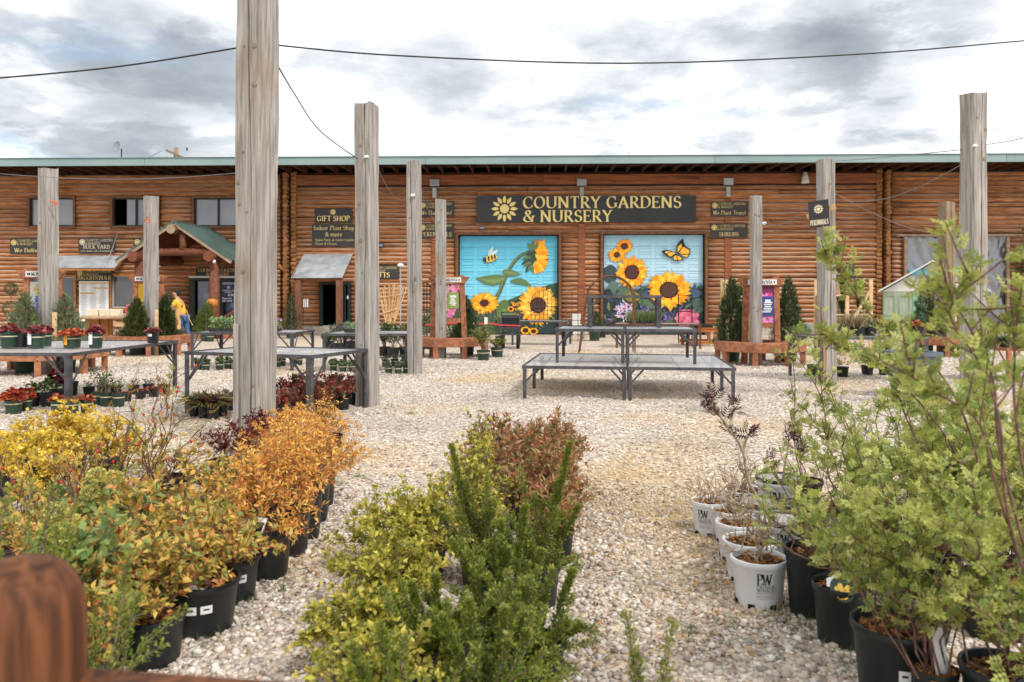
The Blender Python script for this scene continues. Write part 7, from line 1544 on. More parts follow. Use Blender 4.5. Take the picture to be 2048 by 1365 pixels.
# ---- mid-ground shrubs
def shrub(label, px, pyb, pyt, wpx, pal, seed, n=900, size=.05, pm_=None, kind='shrub', potr=.16, poth=.24, group='nursery shrubs'):
    X, Y = gp(px, pyb); root = thing('potted_shrub', label, 'potted shrub', (X, Y + .2, 0), 0, group); rng = np.random.default_rng(seed); pot(root, potr, poth, pm_ or BP, 16, pm_ is GP, False, .85, rng); H = CAMH + (HZ - pyt) * Y / F - poth * .85; low_plant(kind, root, poth * .85, wpx / 2 * Y / F, max(H, .12), seed, n, pal, size); return root
HOL = [S(60, 84, 44), S(84, 104, 54), S(108, 122, 66), S(46, 68, 40)]; YEL = [S(134, 138, 64), S(112, 122, 56), S(160, 156, 84), S(90, 104, 50)]; BLU = [S(92, 110, 104), S(72, 92, 86), S(116, 130, 120), S(58, 78, 66)]
for i, a in enumerate(((966, 722, 642, 40, YEL, GP, 'yellow-green upright shrub in banded pot beside the pink poster bench'), (994, 716, 676, 34, YEL, GP, 'small golden shrub beside the banded pot near the cart'), (962, 690, 625, 60, SAGE, BP, 'grey-green shrub behind the red ribbon, left'), (1000, 688, 630, 46, SAGE, BP, 'grey-green shrub behind the red ribbon near the cart'), (905, 695, 640, 60, HOL, BP, 'green holly behind the pink poster bench'), (870, 695, 645, 44, HOL, BP, 'green holly left of the pink poster'),
                       (784, 716, 640, 56, HOL, BP, 'tall holly with red berries below the bamboo trellis'), (808, 714, 644, 40, YEL, BP, 'yellow-green holly beside the third post'), (766, 714, 655, 34, BLU, BP, 'blue-green spruce below the bamboo trellis'), (850, 700, 622, 40, SAGE, BP, 'grey-green shrub below the black iron trellis'),
                       (675, 705, 640, 46, BLU, BP, 'blue spruce left of the split post'), (700, 700, 662, 60, HOL, BP, 'wide dark mugo pine behind the table by the split post'), (655, 700, 668, 40, HOL, BP, 'low dark boxwood before the gift door'), (2010, 690, 640, 70, DKG, BP, 'dark shrub mass at the right edge by the log wall'), (2044, 690, 600, 50, DKG, BP, 'tall dark shrub cropped by the right edge'), (1975, 690, 660, 40, DKG, BP, 'low dark shrub left of the right edge cluster'), (1205, 676, 640, 60, [S(84, 60, 76), S(70, 50, 64), S(98, 80, 84)], BP, 'dusky purple shrub before the right garage door'))):
    shrub(a[6], a[0], a[1], a[2], a[3], a[4], 500 + i, 800, .05 if i < 2 else .06, a[5])
def topiary():
    o = at(22, 640, 27.5); root = thing('ball_topiary', 'two-ball topiary standing in a navy glazed pot at the left edge', 'topiary', (o.x, 27.5, .75)); rng = np.random.default_rng(3); m = MB(); m.tube([(0, 0, 0), (0, 0, 1.15)], .02, 5); m.build('stem', TWIG, root)
    for z, r in ((.35, .27), (1.05, .2)): n = 500; v = nrm(rng.normal(size=(n, 3))); scatter('foliage', T_OVAL, v * r * rng.uniform(.75, 1, (n, 1)) + np.array((0, 0, z)), v + rng.normal(0, .5, (n, 3)), rng.uniform(.04, .07, n), pick(rng, DKG, n), root, rng)
topiary()
def climber():
    root = thing('climbing_vine', 'green climber on the log wall at the right edge', 'vine', BW(W(2046, 500)[0], -.3, 0), PSI); rng = np.random.default_rng(8); g = Grow(rng).bush(14, 4.6, .5, z0=0, twigs=6, tl=.12, r0=.012, dome=.1); g.stems('stems', TWIG, root); g.leaves('foliage', T_OVAL, 1800, .10, [S(96, 110, 50), S(120, 124, 62), S(76, 90, 44)], root, off=.1)
climber()
# ------------------------------------------------------------------ foreground beds
def big_pot(label, X, Y, r, h, seed, mat=None, chips=160, group=None, stickers=(), name='potted_shrub', cat='potted shrub', fill=.86, liner=None):
    rng = np.random.default_rng(seed); root = thing(name, label, cat, (X, Y, 0), 0, group); p = pot(root, r, h, mat or BLACK_PLASTIC, 36, False, True, fill, rng, liner, chips)
    rr = lambda z: r * (.83 + .13 * z / (h * .84)) * 1.006
    for (a, w, z0, z1) in stickers: patch(root, rr(z0 * h), z0 * h, z1 * h, a, a + w, LABEL_WHITE, 'sticker', r1=rr(z1 * h)); patch(root, rr(z0 * h) + .0012, (z0 * .62 + z1 * .38) * h, (z0 * .35 + z1 * .65) * h, a + w * .25, a + w * .75, INK, 'barcode', r1=rr(z1 * h) + .0008)
    return root, rng, h * fill
ORANGE = [S(228, 174, 82), S(236, 190, 100), S(220, 148, 76), S(204, 96, 66), S(240, 206, 126), S(180, 158, 78)]; ORW = [.3, .25, .18, .12, .1, .05]
ROSEY = [S(214, 178, 90), S(226, 188, 100), S(190, 168, 84), S(160, 160, 84), S(220, 158, 92), S(134, 144, 78), S(194, 116, 76)]; ROW = [.18, .14, .2, .2, .1, .13, .05]
YELLOW = [S(236, 204, 76), S(244, 216, 100), S(222, 190, 66), S(194, 172, 66)]
PILLAR = [S(112, 130, 44), S(130, 146, 54), S(92, 114, 40), S(152, 156, 68), S(74, 96, 36)]
EUON = [S(168, 166, 60), S(194, 184, 78), S(140, 146, 54), S(212, 198, 100), S(112, 124, 48)]
NAND = [S(164, 110, 78), S(182, 138, 98), S(142, 142, 82), S(164, 160, 98), S(192, 108, 82), S(122, 116, 76)]
def grow_into(kind, root, rng, z, R_, H, n, size, tips=()):
    g = Grow(rng); o = root.location
    for (px, py) in tips:
        e = np.array(at(px, py, o.y) - Vector((o.x, o.y, 0))); b = np.array((e[0] * .35, 0, z)); pts = bez(b, b + (e - b) * np.array((.35, 1, .55)), e, 9); g.branch(pts, .005, .0015, .12)
        g.branch(pts[2:], .004, .0015, .0); g.branch(pts[4:] + rng.normal(0, .002, 3), .003, .001, 0)
    if kind == 'orange': g.bush(24, H, R_ * 1.05, .03, z, twigs=6, tl=.42, r0=.003, dome=.6, hmin=.35, leaf0=.12); g.stems('stems', TWIG_RED, root); g.leaves('foliage', T_LANCE, n, size, ORANGE, root, ORW, tip=S(240, 190, 90), clump=3)
    elif kind == 'rosey': g.bush(18, H, R_, .03, z, twigs=6, tl=.4, r0=.004, dome=.55, hmin=.4, leaf0=.15); g.stems('stems', TWIG_RED, root); g.leaves('foliage', T_OVAL, n, size, ROSEY, root, ROW, clump=4, sv=.4)
    elif kind == 'yellow': g.bush(36, H, R_, .03, z, twigs=5, tl=.3, r0=.003, dome=.95, hmin=.35, leaf0=.1); g.stems('stems', TWIG, root); g.leaves('foliage', T_OVAL, n, size, YELLOW, root, clump=4, sv=.4)
    elif kind == 'maroon': g.bush(16, H, R_, .03, z, twigs=3, tl=.3, r0=.003, dome=.15, hmin=.6, leaf0=.35); g.stems('stems', TWIG, root); g.leaves('foliage', T_LANCE, n, size, [S(92, 28, 34), S(112, 40, 44), S(72, 24, 30), S(128, 62, 56)], root, upb=.4)
    elif kind == 'nandina': g.bush(34, H, R_, .03, z, twigs=5, tl=.32, r0=.0025, dome=.7, hmin=.35, leaf0=.1); g.stems('stems', TWIG_RED, root); g.leaves('foliage', T_LANCE, n, size, NAND, root, [.15, .18, .24, .22, .1, .1], upb=.35, tip=S(180, 104, 82), clump=3, sv=.4)
    elif kind == 'euonymus': g.bush(34, H, R_, .03, z, twigs=6, tl=.45, r0=.003, dome=.85, hmin=.3, leaf0=.12); g.stems('stems', TWIG, root); g.leaves('foliage', T_OVAL, n, size, EUON, root, upb=.35, tip=S(216, 198, 90), clump=4, sv=.4)
    elif kind == 'pillar': g.bush(10, H, R_, .05, z, k=9, twigs=1, tl=.3, r0=.005, dome=.25, hmin=.5, leaf0=.04, wob=.008, bow=.75); g.bush(20, H * .55, R_ * 1.3, .05, z, k=6, twigs=1, tl=.4, r0=.004, dome=.95, hmin=.3, leaf0=.05, bow=.5); n = int(n * 2.1); g.stems('stems', TWIG, root); g.leaves('foliage', T_OVAL, int(n * 1.7), size * .72, PILLAR, root, out=.85, tan=.75, upb=.15, off=.015, tip=S(158, 160, 74))
    elif kind == 'bare': g.bush(8, H, R_, .012, z, k=7, twigs=5, tl=.5, r0=.007, dome=.5, hmin=.5, bow=.15, wob=.07); g.stems('stems', TWIG_PALE, root)
    return g
gB = 'black pots along the right side of the left bed'
row = [(634, 945, 78, 1020, 'orange', 'ninth'), (620, 955, 85, 1050, 'orange', 'eighth'), (602, 975, 90, 1085, 'orange', 'seventh'), (573, 1000, 102, 1119, 'orange', 'sixth'), (531, 1050, 108, 1165, 'orange', 'fifth'), (457, 1110, 128, 1215, 'rosey', 'fourth'), (400, 1155, 160, 1281, 'rosey', 'third'), (305, 1225, 131, 1345, 'rosey', 'second'), (172, 1262, 140, 1405, 'rosey', 'first')]
LB = {0: 'orange shrub in the farthest black pot of the left bed edge', 1: 'orange shrub, second farthest black pot of the left bed edge', 2: 'orange shrub, third farthest black pot of the left bed edge', 3: 'orange shrub in a tall black pot, middle of the left bed edge', 4: 'red-orange shrub with white printed tag in its black pot', 5: 'black pot with a rolled white label on bark mulch, amber leaves', 6: 'wide black pot with two barcode stickers and colour plant tag', 7: 'black pot with amber-green shrub, second from the brown fence post', 8: 'black pot nearest the brown fence post, cropped at the bottom'}
for i, (px, ry, w, by, kind, _) in enumerate(row):
    X, Y, r, h = place(px, ry, w, by); st = ()
    if i == 6: st = ((268, 18, .50, .66), (292, 18, .50, .66))
    if i == 5: st = ((310, 16, .5, .68),)
    root, rng, z = big_pot(LB[i], X, Y, r, h, 600 + i, group=gB, stickers=st)
    if kind == 'orange': grow_into('orange', root, rng, z, .31, .46 + .04 * (i % 2), 2300, .035)
    else: grow_into('rosey', root, rng, z, .28, .34, 1250, .037)
    if i == 4: o = tag_card(root, (-.02, -r * .95, h * .92), R_(-20), .085, .10, R_(-35)); m = MB(); m.box((.01, -.002, .05), (.05, .001, .05)); q = m.build('tag_print', INK, o)
    if i == 6: tag_card(root, (-.05, -.09, h * .90), R_(25), .13, .10, R_(-55), pm('photo_tag', S(90, 110, 96), S(190, 90, 96), ns=28, rough=.4)); tag_card(root, (.06, -.12, h * .9), R_(70), .05, .13, R_(-80))
    if i == 5: m = MB(); m.tube([(-.10, -.06, h * .92), (.06, 0, h * 1.05)], .016, 10); m.build('rolled_label', LABEL_WHITE, root)
    if i == 7: tag_card(root, (-.02, -.02, h * .9), R_(60), .07, .05, R_(-70))
# deeper rows of the left bed
inner = [(505, 905, 'maroon', 6.6, .62, .28, 420, .055, 'maroon-leaved shrub at the foot of the nearest timber post'), (455, 915, 'maroon', 6.2, .52, .25, 330, .055, 'smaller maroon shrub left of the nearest timber post'), (560, 890, 'orange', 6.3, .62, .28, 1500, .038, 'orange shrub against the right side of the nearest timber post'), (590, 860, 'orange', 7.6, .55, .28, 1300, .042, 'bright orange shrub behind the post, farthest of the left bed'), (655, 850, 'orange', 7.3, .66, .2, 700, .045, 'airy tall orange shoots at the far corner of the left bed'),
         (430, 1000, 'rosey', 4.9, .50, .28, 440, .055, 'amber rose shrub in the second row of the left bed'), (365, 1020, 'rosey', 4.4, .52, .28, 460, .055, 'amber rose shrub in the middle of the left bed'), (480, 960, 'rosey', 5.5, .46, .26, 380, .052, 'amber rose shrub below the maroon shrubs'), (285, 1060, 'rosey', 3.8, .62, .30, 560, .055, 'golden rose shrub behind the wide barcode pot'),
         (340, 960, 'rosey', 5.6, .52, .30, 260, .05, 'reddish amber shrub near the thin red stems'), (215, 1110, 'rosey', 3.3, .60, .27, 480, .052, 'golden shrub behind the green spikes by the fence'), (390, 1080, 'rosey', 3.95, .50, .26, 420, .052, 'amber shrub directly behind the wide barcode pot'), (120, 1150, 'rosey', 2.75, .56, .24, 420, .048, 'amber-green shrub next to the brown fence post'),
         (60, 900, 'yellow', 6.5, .60, .36, 1500, .045, 'bright yellow shrub at the left edge'), (140, 880, 'yellow', 6.9, .64, .34, 1500, .045, 'bright yellow shrub, middle of the yellow trio'), (215, 890, 'yellow', 6.6, .56, .30, 1100, .045, 'bright yellow shrub, right of the yellow trio'), (10, 930, 'yellow', 5.9, .55, .3, 1000, .045, 'yellow shrub cropped by the left edge'), (100, 960, 'yellow', 5.5, .5, .32, 900, .04, 'lower yellow shrub in front of the yellow trio'), (185, 980, 'rosey', 4.9, .52, .32, 520, .05, 'amber shrub between the yellow trio and the snowball shrub'), (30, 1000, 'rosey', 4.1, .55, .32, 520, .05, 'green-gold shrub cropped by the left edge'), (95, 1030, 'rosey', 3.7, .56, .3, 520, .05, 'green-gold shrub behind the green spikes'), (250, 1000, 'rosey', 4.5, .52, .3, 480, .05, 'amber shrub right of the snowball flowers')]
for i, (px, py, kind, Y, Ht, Rr, n, sz, lab) in enumerate(inner):
    X = (px - 1024) * Y / F; root, rng, z = big_pot(lab, X, Y, .14, .24, 640 + i, chips=30, group='shrubs inside the left bed'); grow_into(kind, root, rng, z, Rr * 1.12, Ht - z, int(n * 2.1), sz * .74)
def hip_rose(label, px, Y, H, seed, n, lean=0, pal=None):
    X = (px - 1024) * Y / F; root, rng, z = big_pot(label, X, Y, .14, .24, seed, chips=20, group='bare thin-stemmed roses of the left bed', name='potted_rose', cat='potted rose'); g = Grow(rng).bush(9, H - z, .36, .03, z, k=8, twigs=5, tl=.25, r0=.005, dome=.2, hmin=.5, leaf0=.3, wob=.02); g.stems('stems', TWIG_RED, root)
    g.leaves('foliage', T_COMP, n, .055, pal or [S(160, 150, 72), S(132, 136, 64), S(190, 160, 80), S(176, 120, 64)], root); P, T, _ = g.anchors(9); m = MB()
    for p in P: m.lathe([(.001, -.010), (.008, -.004), (.009, .004), (.004, .011), (.001, .012)], 7, p)
    m.build('rose_hips', pm('rose_hip', S(190, 56, 34), rough=.4), root, smooth=True, kind='stuff')
hip_rose('tall sparse rose with orange hips and red stems before the long table', 300, 5.2, 1.12, 700, 110); hip_rose('sparse rose with orange hips left of the red-stemmed one', 235, 5.0, .82, 701, 70); hip_rose('bare twiggy rose before the yellow shrubs', 150, 4.4, .80, 702, 26); hip_rose('bare pale-stemmed rose at the left edge', 55, 4.3, .76, 703, 16)
def viburnum(label, px, Y, seed, balls):
    X = (px - 1024) * Y / F; root, rng, z = big_pot(label, X, Y, .14, .24, seed, chips=20, group='snowball shrubs of the left bed'); g = Grow(rng).bush(11, .40, .24, .03, z, twigs=3, r0=.005, leaf0=.3); g.stems('stems', TWIG, root); g.leaves('foliage', T_OVAL, 320, .06, [S(118, 142, 74), S(98, 124, 66), S(144, 160, 90)], root, up=1.2)
    for (bx, by) in balls:
        c = at(bx, by, Y - .12) - Vector((X, Y, 0)); n = 160; v = nrm(rng.normal(size=(n, 3))); v[:, 2] *= .75; scatter('flower_head', T_ROUND, v * .034 + np.array(c), v, rng.uniform(.012, .018, n), pick(rng, [S(196, 190, 104), S(214, 206, 128), S(170, 170, 86)], n), root, rng, LEAF, .2, None)
viburnum('shrub with two pale lime snowball flowers, upper of the two', 215, 4.0, 710, ((194, 950), (228, 956), (180, 985))); viburnum('shrub with lime snowball flowers among the green spikes', 130, 3.2, 711, ((112, 1022), (135, 1042), (118, 1068), (100, 1060)))
for i, (px, Y, Ht, Rr, n, lab) in enumerate(((60, 2.35, .92, .30, 3000, 'green spiky shrub behind the brown fence post'), (165, 2.25, .82, .22, 2400, 'green spiky shrub right of the brown fence post'), (10, 2.7, .98, .3, 1600, 'green leafy spiky shrub at the left edge'))):
    X = (px - 1024) * Y / F; root, rng, z = big_pot(lab, X, Y, .14, .26, 720 + i, chips=20, group='green spiky shrubs by the fence'); grow_into('pillar', root, rng, z, Rr, Ht - z, n, .019)
# ---- centre bed
k = 0
for (X, Y, H, Rr, lab) in ((-.16, 6.35, .56, .22, 'far left'), (.10, 6.45, .58, .24, 'far middle'), (.36, 6.3, .57, .22, 'far right'), (-.02, 5.75, .56, .26, 'second row left'), (.25, 5.7, .57, .23, 'second row right'), (.08, 5.15, .55, .22, 'third row left'), (.30, 5.05, .56, .22, 'third row right'), (.24, 4.5, .50, .20, 'nearest')):
    root, rng, z = big_pot('red and green narrow-leaved shrub in the middle bed, %s of its block' % lab, X, Y, .11, .19, 740 + k, chips=20, group='red-green shrubs of the middle bed'); grow_into('nandina', root, rng, z, Rr * 1.1, H - z + .03, 2300, .044); k += 1
k = 0
for (X, Y, H, Rr, n, lab) in ((-.24, 5.3, .66, .16, 1500, 'tall yellow-green shrub beside the red-green block'), (-.24, 4.75, .60, .18, 1500, 'yellow-green shrub in the middle bed behind the low mounds'), (-.64, 4.35, .46, .28, 2300, 'wide yellow-green mound at the left side of the middle bed'), (-.46, 4.25, .50, .28, 2300, 'yellow-green mound with brown leaves in the middle bed'), (-.58, 3.75, .44, .26, 2200, 'yellow-green mound nearest the left path'), (-.62, 3.2, .30, .24, 1500, 'low yellow-green mound at the bottom of the middle bed'), (-.50, 2.75, .34, .24, 1500, 'yellow-green mound cropped by the bottom edge')):
    root, rng, z = big_pot(lab, X, Y, .11, .17, 760 + k, chips=20, group='yellow-green shrubs of the middle bed'); grow_into('euonymus', root, rng, z, Rr * 1.15, H - z + .04, int(n * 1.6), .030); k += 1
k = 0
TIPS = [[(1140, 885), (1118, 960), (1160, 1010)], [(902, 888), (930, 958), (860, 1010)], [(1000, 1040), (1050, 1010), (900, 1080), (1085, 1100)], [(1148, 1140), (1165, 1250), (1090, 1190)], [(820, 1165), (870, 1150), (780, 1190)], [(935, 1200), (1010, 1215), (880, 1230)], [(1252, 1222), (1345, 1240), (1270, 1300)], [(700, 1290), (760, 1250)]]
for (X, Y, H, Rr, n, lab) in ((.12, 3.9, .80, .16, 4200, 'tallest green spiky shrub at the right side of the middle bed'), (-.16, 4.15, .68, .14, 3000, 'green spiky shrub with two thin upright spikes in the middle bed'), (-.02, 3.35, .62, .24, 5200, 'broad green spiky shrub at the heart of the middle bed'), (.09, 3.05, .54, .17, 3600, 'green spiky shrub beside the right path'), (-.28, 3.0, .56, .22, 4200, 'green spiky shrub in front of the yellow mounds'), (-.08, 2.62, .56, .24, 4200, 'green spiky shrub cropped at the bottom centre'), (.42, 2.35, .56, .07, 700, 'few green spikes rising from the bottom edge right of centre'), (-.33, 2.4, .50, .22, 2600, 'green spiky shrub cropped at the bottom left of centre')):
    root, rng, z = big_pot(lab, X, Y, .115, .19, 780 + k, chips=20, group='green spiky shrubs of the middle bed'); grow_into('pillar', root, rng, z, Rr * 1.15, (H - z) * .85, n, .0185, TIPS[k]); k += 1
# ---- right bed: white pots
def printed_pot(label, px, ry, w, by, seed, ang=-90, liner=None, plant='bare', fill=.86, H=.26, Rr=.22):
    X, Y, r, h = place(px, ry, w, by); root, rng, z = big_pot(label, X, Y, r, h, seed, WHITE_PLASTIC, 220, 'white printed nursery pots', liner=liner, fill=fill, name='printed_pot', cat='potted shrub')
    rr = lambda z: r * (.83 + .13 * z / (h * .84)) * 1.008
    def wrap(mb): mb.v = [(rr(z_) * math.cos(R_(ang) + x / r), rr(z_) * math.sin(R_(ang) + x / r), z_) for x, y, z_ in mb.v]; return mb
    t = MB(); s = h / .24; lettering(t, 'PW', -.048 * s, h * .56, .052 * s, 0, track=-.06, bold=1.0); 
    for w_, q_, h_, ww in (('PROVEN', .475, .017, .10), ('WINNERS', .40, .017, .11), ('COLOR CHOICE', .29, .0085, .10), ('FLOWERING SHRUBS', .245, .006, .10)): lettering(t, w_, -.048 * s, h * q_, h_ * s, 0, width=ww * s, bold=.6)
    # long rules as short segments so that they follow the curve
    for i in range(8): t.add([(-.05 * s + .0125 * s * i, 0, h * .365), (-.05 * s + .0125 * s * (i + 1), 0, h * .365), (-.05 * s + .0125 * s * (i + 1), 0, h * .371), (-.05 * s + .0125 * s * i, 0, h * .371)], [(0, 1, 2, 3)])
    wrap(t).build('lettering', INK, root)
    lf = MB(); lf.poly([(-.026 * s, 0, h * .56), (-.012 * s, 0, h * .55), (.0, 0, h * .60), (-.002 * s, 0, h * .64), (-.016 * s, 0, h * .62)]); wrap(lf); lf.v = [(x * 1.003, y * 1.003, z_) for x, y, z_ in lf.v]; lf.build('leaf_mark', pm('grey_green_print', S(120, 146, 136), rough=.5), root)
    d = MB()
    for i in range(7):
        a = R_(ang + 20 + i * 51); d.box((r * .832 * math.cos(a), r * .832 * math.sin(a), .012), (.012, .03, .024), a)
    d.build('drain_slots', DARK, root, kind='stuff')
    if plant == 'bare':
        g = grow_into('bare', root, rng, z, Rr, H, 0, 0); g.leaves('foliage', T_OVAL, 10, .02, [S(120, 128, 60), S(150, 120, 60)], root)
    return root, rng, z, (X, Y, r, h)
printed_pot('white printed pot with bare twigs nearest the right path', 1518, 1112, 112, 1222, 800, -92)
printed_pot('white printed pot, second from the near end of the white row', 1500, 1078, 108, 1172, 801, -118)
printed_pot('white printed pot, third from the near end of the white row', 1480, 1042, 96, 1130, 802, -122)
printed_pot('white printed pot, fourth from the near end of the white row', 1466, 1018, 84, 1092, 803, -125)
printed_pot('white printed pot with twigs standing out at the left of the white row', 1420, 1000, 74, 1075, 804, -125)
printed_pot('white pot at the far end of the white row behind the twigs', 1490, 978, 80, 1040, 805, -110)
r0, rng0, z0, d0 = printed_pot('tall white printed pot with dark inner rim, farthest of the white pots', 1558, 956, 90, 1060, 806, -110, BLACK_PLASTIC, None, .6)
for i, (px, ry, w, by, lab) in enumerate(((1512, 1005, 104, 1085, 'white pot with black inner rim behind the near white row'), (1570, 1040, 104, 1130, 'white pot with black inner rim in the third row'), (1610, 1010, 96, 1090, 'white pot with black inner rim among rose stems'), (1640, 1065, 110, 1160, 'white pot with black inner rim behind the black pots'), (1690, 1020, 100, 1105, 'white pot with black inner rim under the roses'), (1720, 1095, 110, 1190, 'white pot with black inner rim beside the large black pots'), (1770, 1050, 110, 1140, 'white pot with black inner rim deep in the rose leaves'))):
    printed_pot(lab, px, ry, w, by, 810 + i, -110, BLACK_PLASTIC, None, .7)
def elder(root_d, label, px, py, Y, canes, seed, group='dark lacy elders'):
    rng = np.random.default_rng(seed); root = thing('lacy_elder', label, 'elder plant', (0, 0, 0), 0, group); X = (px - 1024) * Y / F; root.location = (X, Y, .17); g = Grow(rng); tips = []
    for pl in canes:
        pts = np.array([tuple(at(a, b, Y + dy) - Vector((X, Y, .17))) for a, b, dy in pl]); pts = np.array(lerp_pts([tuple(p) for p in pts], 4)); g.branch(pts, .010, .004, .5); tips.append(pts)
    g.stems('canes', TWIG_PALE, root, 6); P = []; D = []
    for pts in tips:
        n = len(pts)
        for i in range(n):
            if i / n < .52: continue
            for q in range(2): P.append(pts[i] + rng.normal(0, .012, 3)); D.append(rng.normal(0, .6, 3) + np.array((0, 0, .7)))
    P, D = np.array(P), np.array(D); scatter('foliage', _compound(4, .36, .10), P, D, rng.uniform(.07, .12, len(P)), pick(rng, [S(88, 52, 54), S(108, 66, 66), S(68, 40, 44)], len(P)), root, rng, LEAF)
elder(None, 'dark lacy elder reaching left over the white pots', 1570, 1070, 4.55, [[(1560, 1060, 0), (1500, 970, -.05), (1486, 905, -.1), (1460, 860, -.12), (1436, 830, -.15), (1400, 822, -.18)], [(1486, 905, -.1), (1492, 880, -.1), (1500, 868, -.1)], [(1460, 860, -.12), (1465, 825, -.1), (1470, 812, -.1)], [(1436, 830, -.15), (1428, 805, -.15), (1424, 795, -.15)]], 830)
elder(None, 'dark lacy elder in the tall white pot', 1562, 985, 5.2, [[(1562, 985, 0), (1570, 930, 0), (1578, 880, .02), (1572, 865, .02)], [(1562, 985, 0), (1548, 935, -.05), (1536, 922, -.08)], [(1578, 890, .02), (1600, 905, .02), (1595, 900, 0)]], 831)
# ---- right bed: black pots and roses
GREENR = [S(150, 162, 78), S(170, 178, 94), S(128, 146, 70), S(190, 192, 116), S(108, 130, 66)]
def rose(label, px, ry, w, by, seed, canes=(), H=1.0, Rr=.45, n=500, lsz=.06, nst=8, mat=None, stick=(), fixed=None, twigs=5, leaf0=.35):
    X, Y, r, h = fixed or place(px, ry, w, by); root, rng, z = big_pot(label, X, Y, r, h, seed, mat, 160, 'roses in black pots at the right', stick, 'potted_rose', 'potted rose'); g = Grow(rng)
    if nst: g.bush(int(nst * 1.3), H - z, Rr * 1.2, .035, z, k=8, twigs=twigs, tl=.28, r0=.0048, dome=.45, hmin=.38, leaf0=leaf0, wob=.018)
    for pl in canes:
        pts = np.array([(0, 0, z)] + [tuple(at(a, b, yy) - Vector((X, Y, 0))) for a, b, yy in pl]); pts = np.array(lerp_pts([tuple(p) for p in pts], 5)); g.branch(pts, .0055, .002, .45)
        for j in range(9):
            t = rng.uniform(.4, 1) * (len(pts) - 1); i0 = min(int(t), len(pts) - 2); b0 = pts[i0]; tg = nrm(pts[i0 + 1] - pts[i0]); d = nrm(tg * .5 + rng.normal(0, .5, 3) + np.array((0, 0, .35))); L = rng.uniform(.06, .20); g.branch(bez(b0, b0 + d * L * .5, b0 + d * L + np.array((0, 0, .02)), 4), .0035, .0018, .1)
    g.stems('canes', TWIG_RED, root, 5); g.leaves('foliage', T_COMP, int(n * 2.7), lsz * .80, GREENR, root, [.28, .25, .2, .15, .12], out=1.0, tan=.35, upb=.35, tip=S(196, 196, 104), clump=3, sv=.4); return root, rng, z
dg = pm('dark_green_pot', S(16, 26, 28), S(26, 36, 38), ns=5, rough=.4, spec=.5, spots=(S(60, 58, 52), 3.5, .62, .95, (1, 1, .5)))
rose('rose in black pot with torn white sticker, left of the black row', 1630, 1095, 122, 1245, 840, H=.85, Rr=.26, n=110, nst=12, mat=dg, stick=((262, 14, .30, .44),), leaf0=.5)
rt, rg, z = rose('rose in black pot with oval yellow-flower picture tag', 1684, 1165, 116, 1302, 841, H=.95, Rr=.28, n=150, nst=11, mat=dg, leaf0=.5)
def oval_tag(root, rg, z):
    m = MB(); m.poly([(.045 * math.cos(t), 0, .062 * math.sin(t)) for t in np.linspace(0, 6.283, 24, endpoint=False)]); o = m.build('picture_tag', pm('tag_dark', S(38, 60, 46), S(50, 74, 56), ns=20, rough=.4), root); o.location = (-.035, -.085, z + .035); o.rotation_euler = (R_(-52), R_(-30), R_(-8))
    f = MB(); rng = random.Random(3)
    for i in range(16): a, q = rng.uniform(0, 6.28), math.sqrt(rng.random()) * .8; cx, cz_ = .036 * q * math.cos(a), .045 * q * math.sin(a) - .006; f.poly([(cx + .011 * math.cos(t), -.001 - .0002 * i, cz_ + .011 * math.sin(t)) for t in np.linspace(0, 6.283, 9, endpoint=False)])
    f.build('tag_flowers', pm('tag_yellow', S(226, 180, 66), S(238, 196, 88), ns=60, rough=.4), o); w = MB(); w.poly([(-.047, .0008, .045), (-.03, .0008, .075), (.03, .0008, .075), (.05, .0008, .03), (.02, .0008, -.03)]); w.build('tag_edge', LABEL_WHITE, o)
oval_tag(rt, rg, z)
rose('rose in the widest black pot with a barcode sticker', 1795, 1243, 182, 1425, 842, H=1.15, Rr=.42, n=420, lsz=.062, nst=12, mat=dg, stick=((246, 16, .40, .55),), leaf0=.4)
rt, rg, z = rose('rose in small black pot with curved white tag at the bottom edge', 1870, 1335, 88, 1470, 843, H=1.0, Rr=.40, n=420, lsz=.06, nst=8, mat=dg)
tag_card(rt, (.02, -.02, z), R_(20), .06, .17, R_(-12))
rose('rose in black pot at the bottom right corner', 2010, 1330, 170, 1520, 844, H=1.1, Rr=.46, n=560, lsz=.064, nst=10, mat=dg)
rose('rose in the middle of the right thicket', 0, 0, 0, 0, 845, fixed=(2.1, 4.0, .15, .26), H=1.12, Rr=.45, n=620, lsz=.066, nst=12)
rose('rose at the back of the right thicket, left part', 0, 0, 0, 0, 846, fixed=(2.05, 4.75, .15, .26), H=1.22, Rr=.34, n=360, lsz=.066, nst=9, canes=[[(1660, 960, 4.7), (1655, 880, 4.7), (1640, 790, 4.7), (1585, 700, 4.7)]])
rose('rose at the back of the right thicket, right part', 0, 0, 0, 0, 847, fixed=(2.75, 4.7, .15, .26), H=1.16, Rr=.50, n=760, lsz=.068, nst=12)
rose('rose filling the right edge of the thicket', 0, 0, 0, 0, 848, fixed=(2.40, 3.7, .15, .26), H=1.14, Rr=.48, n=820, lsz=.066, nst=12)
rose('rose with long canes arching left across the leaning post', 0, 0, 0, 0, 849, fixed=(2.15, 3.55, .15, .26), H=1.2, Rr=.42, n=900, lsz=.058, nst=7, canes=[[(1950, 900, 3.4), (1875, 740, 3.3), (1760, 650, 3.3), (1690, 560, 3.3), (1648, 505, 3.3)], [(1930, 950, 3.4), (1860, 830, 3.3), (1760, 730, 3.3), (1690, 700, 3.25), (1640, 665, 3.25)], [(1900, 1000, 3.5), (1800, 800, 3.5), (1830, 690, 3.5), (1900, 620, 3.5)]])
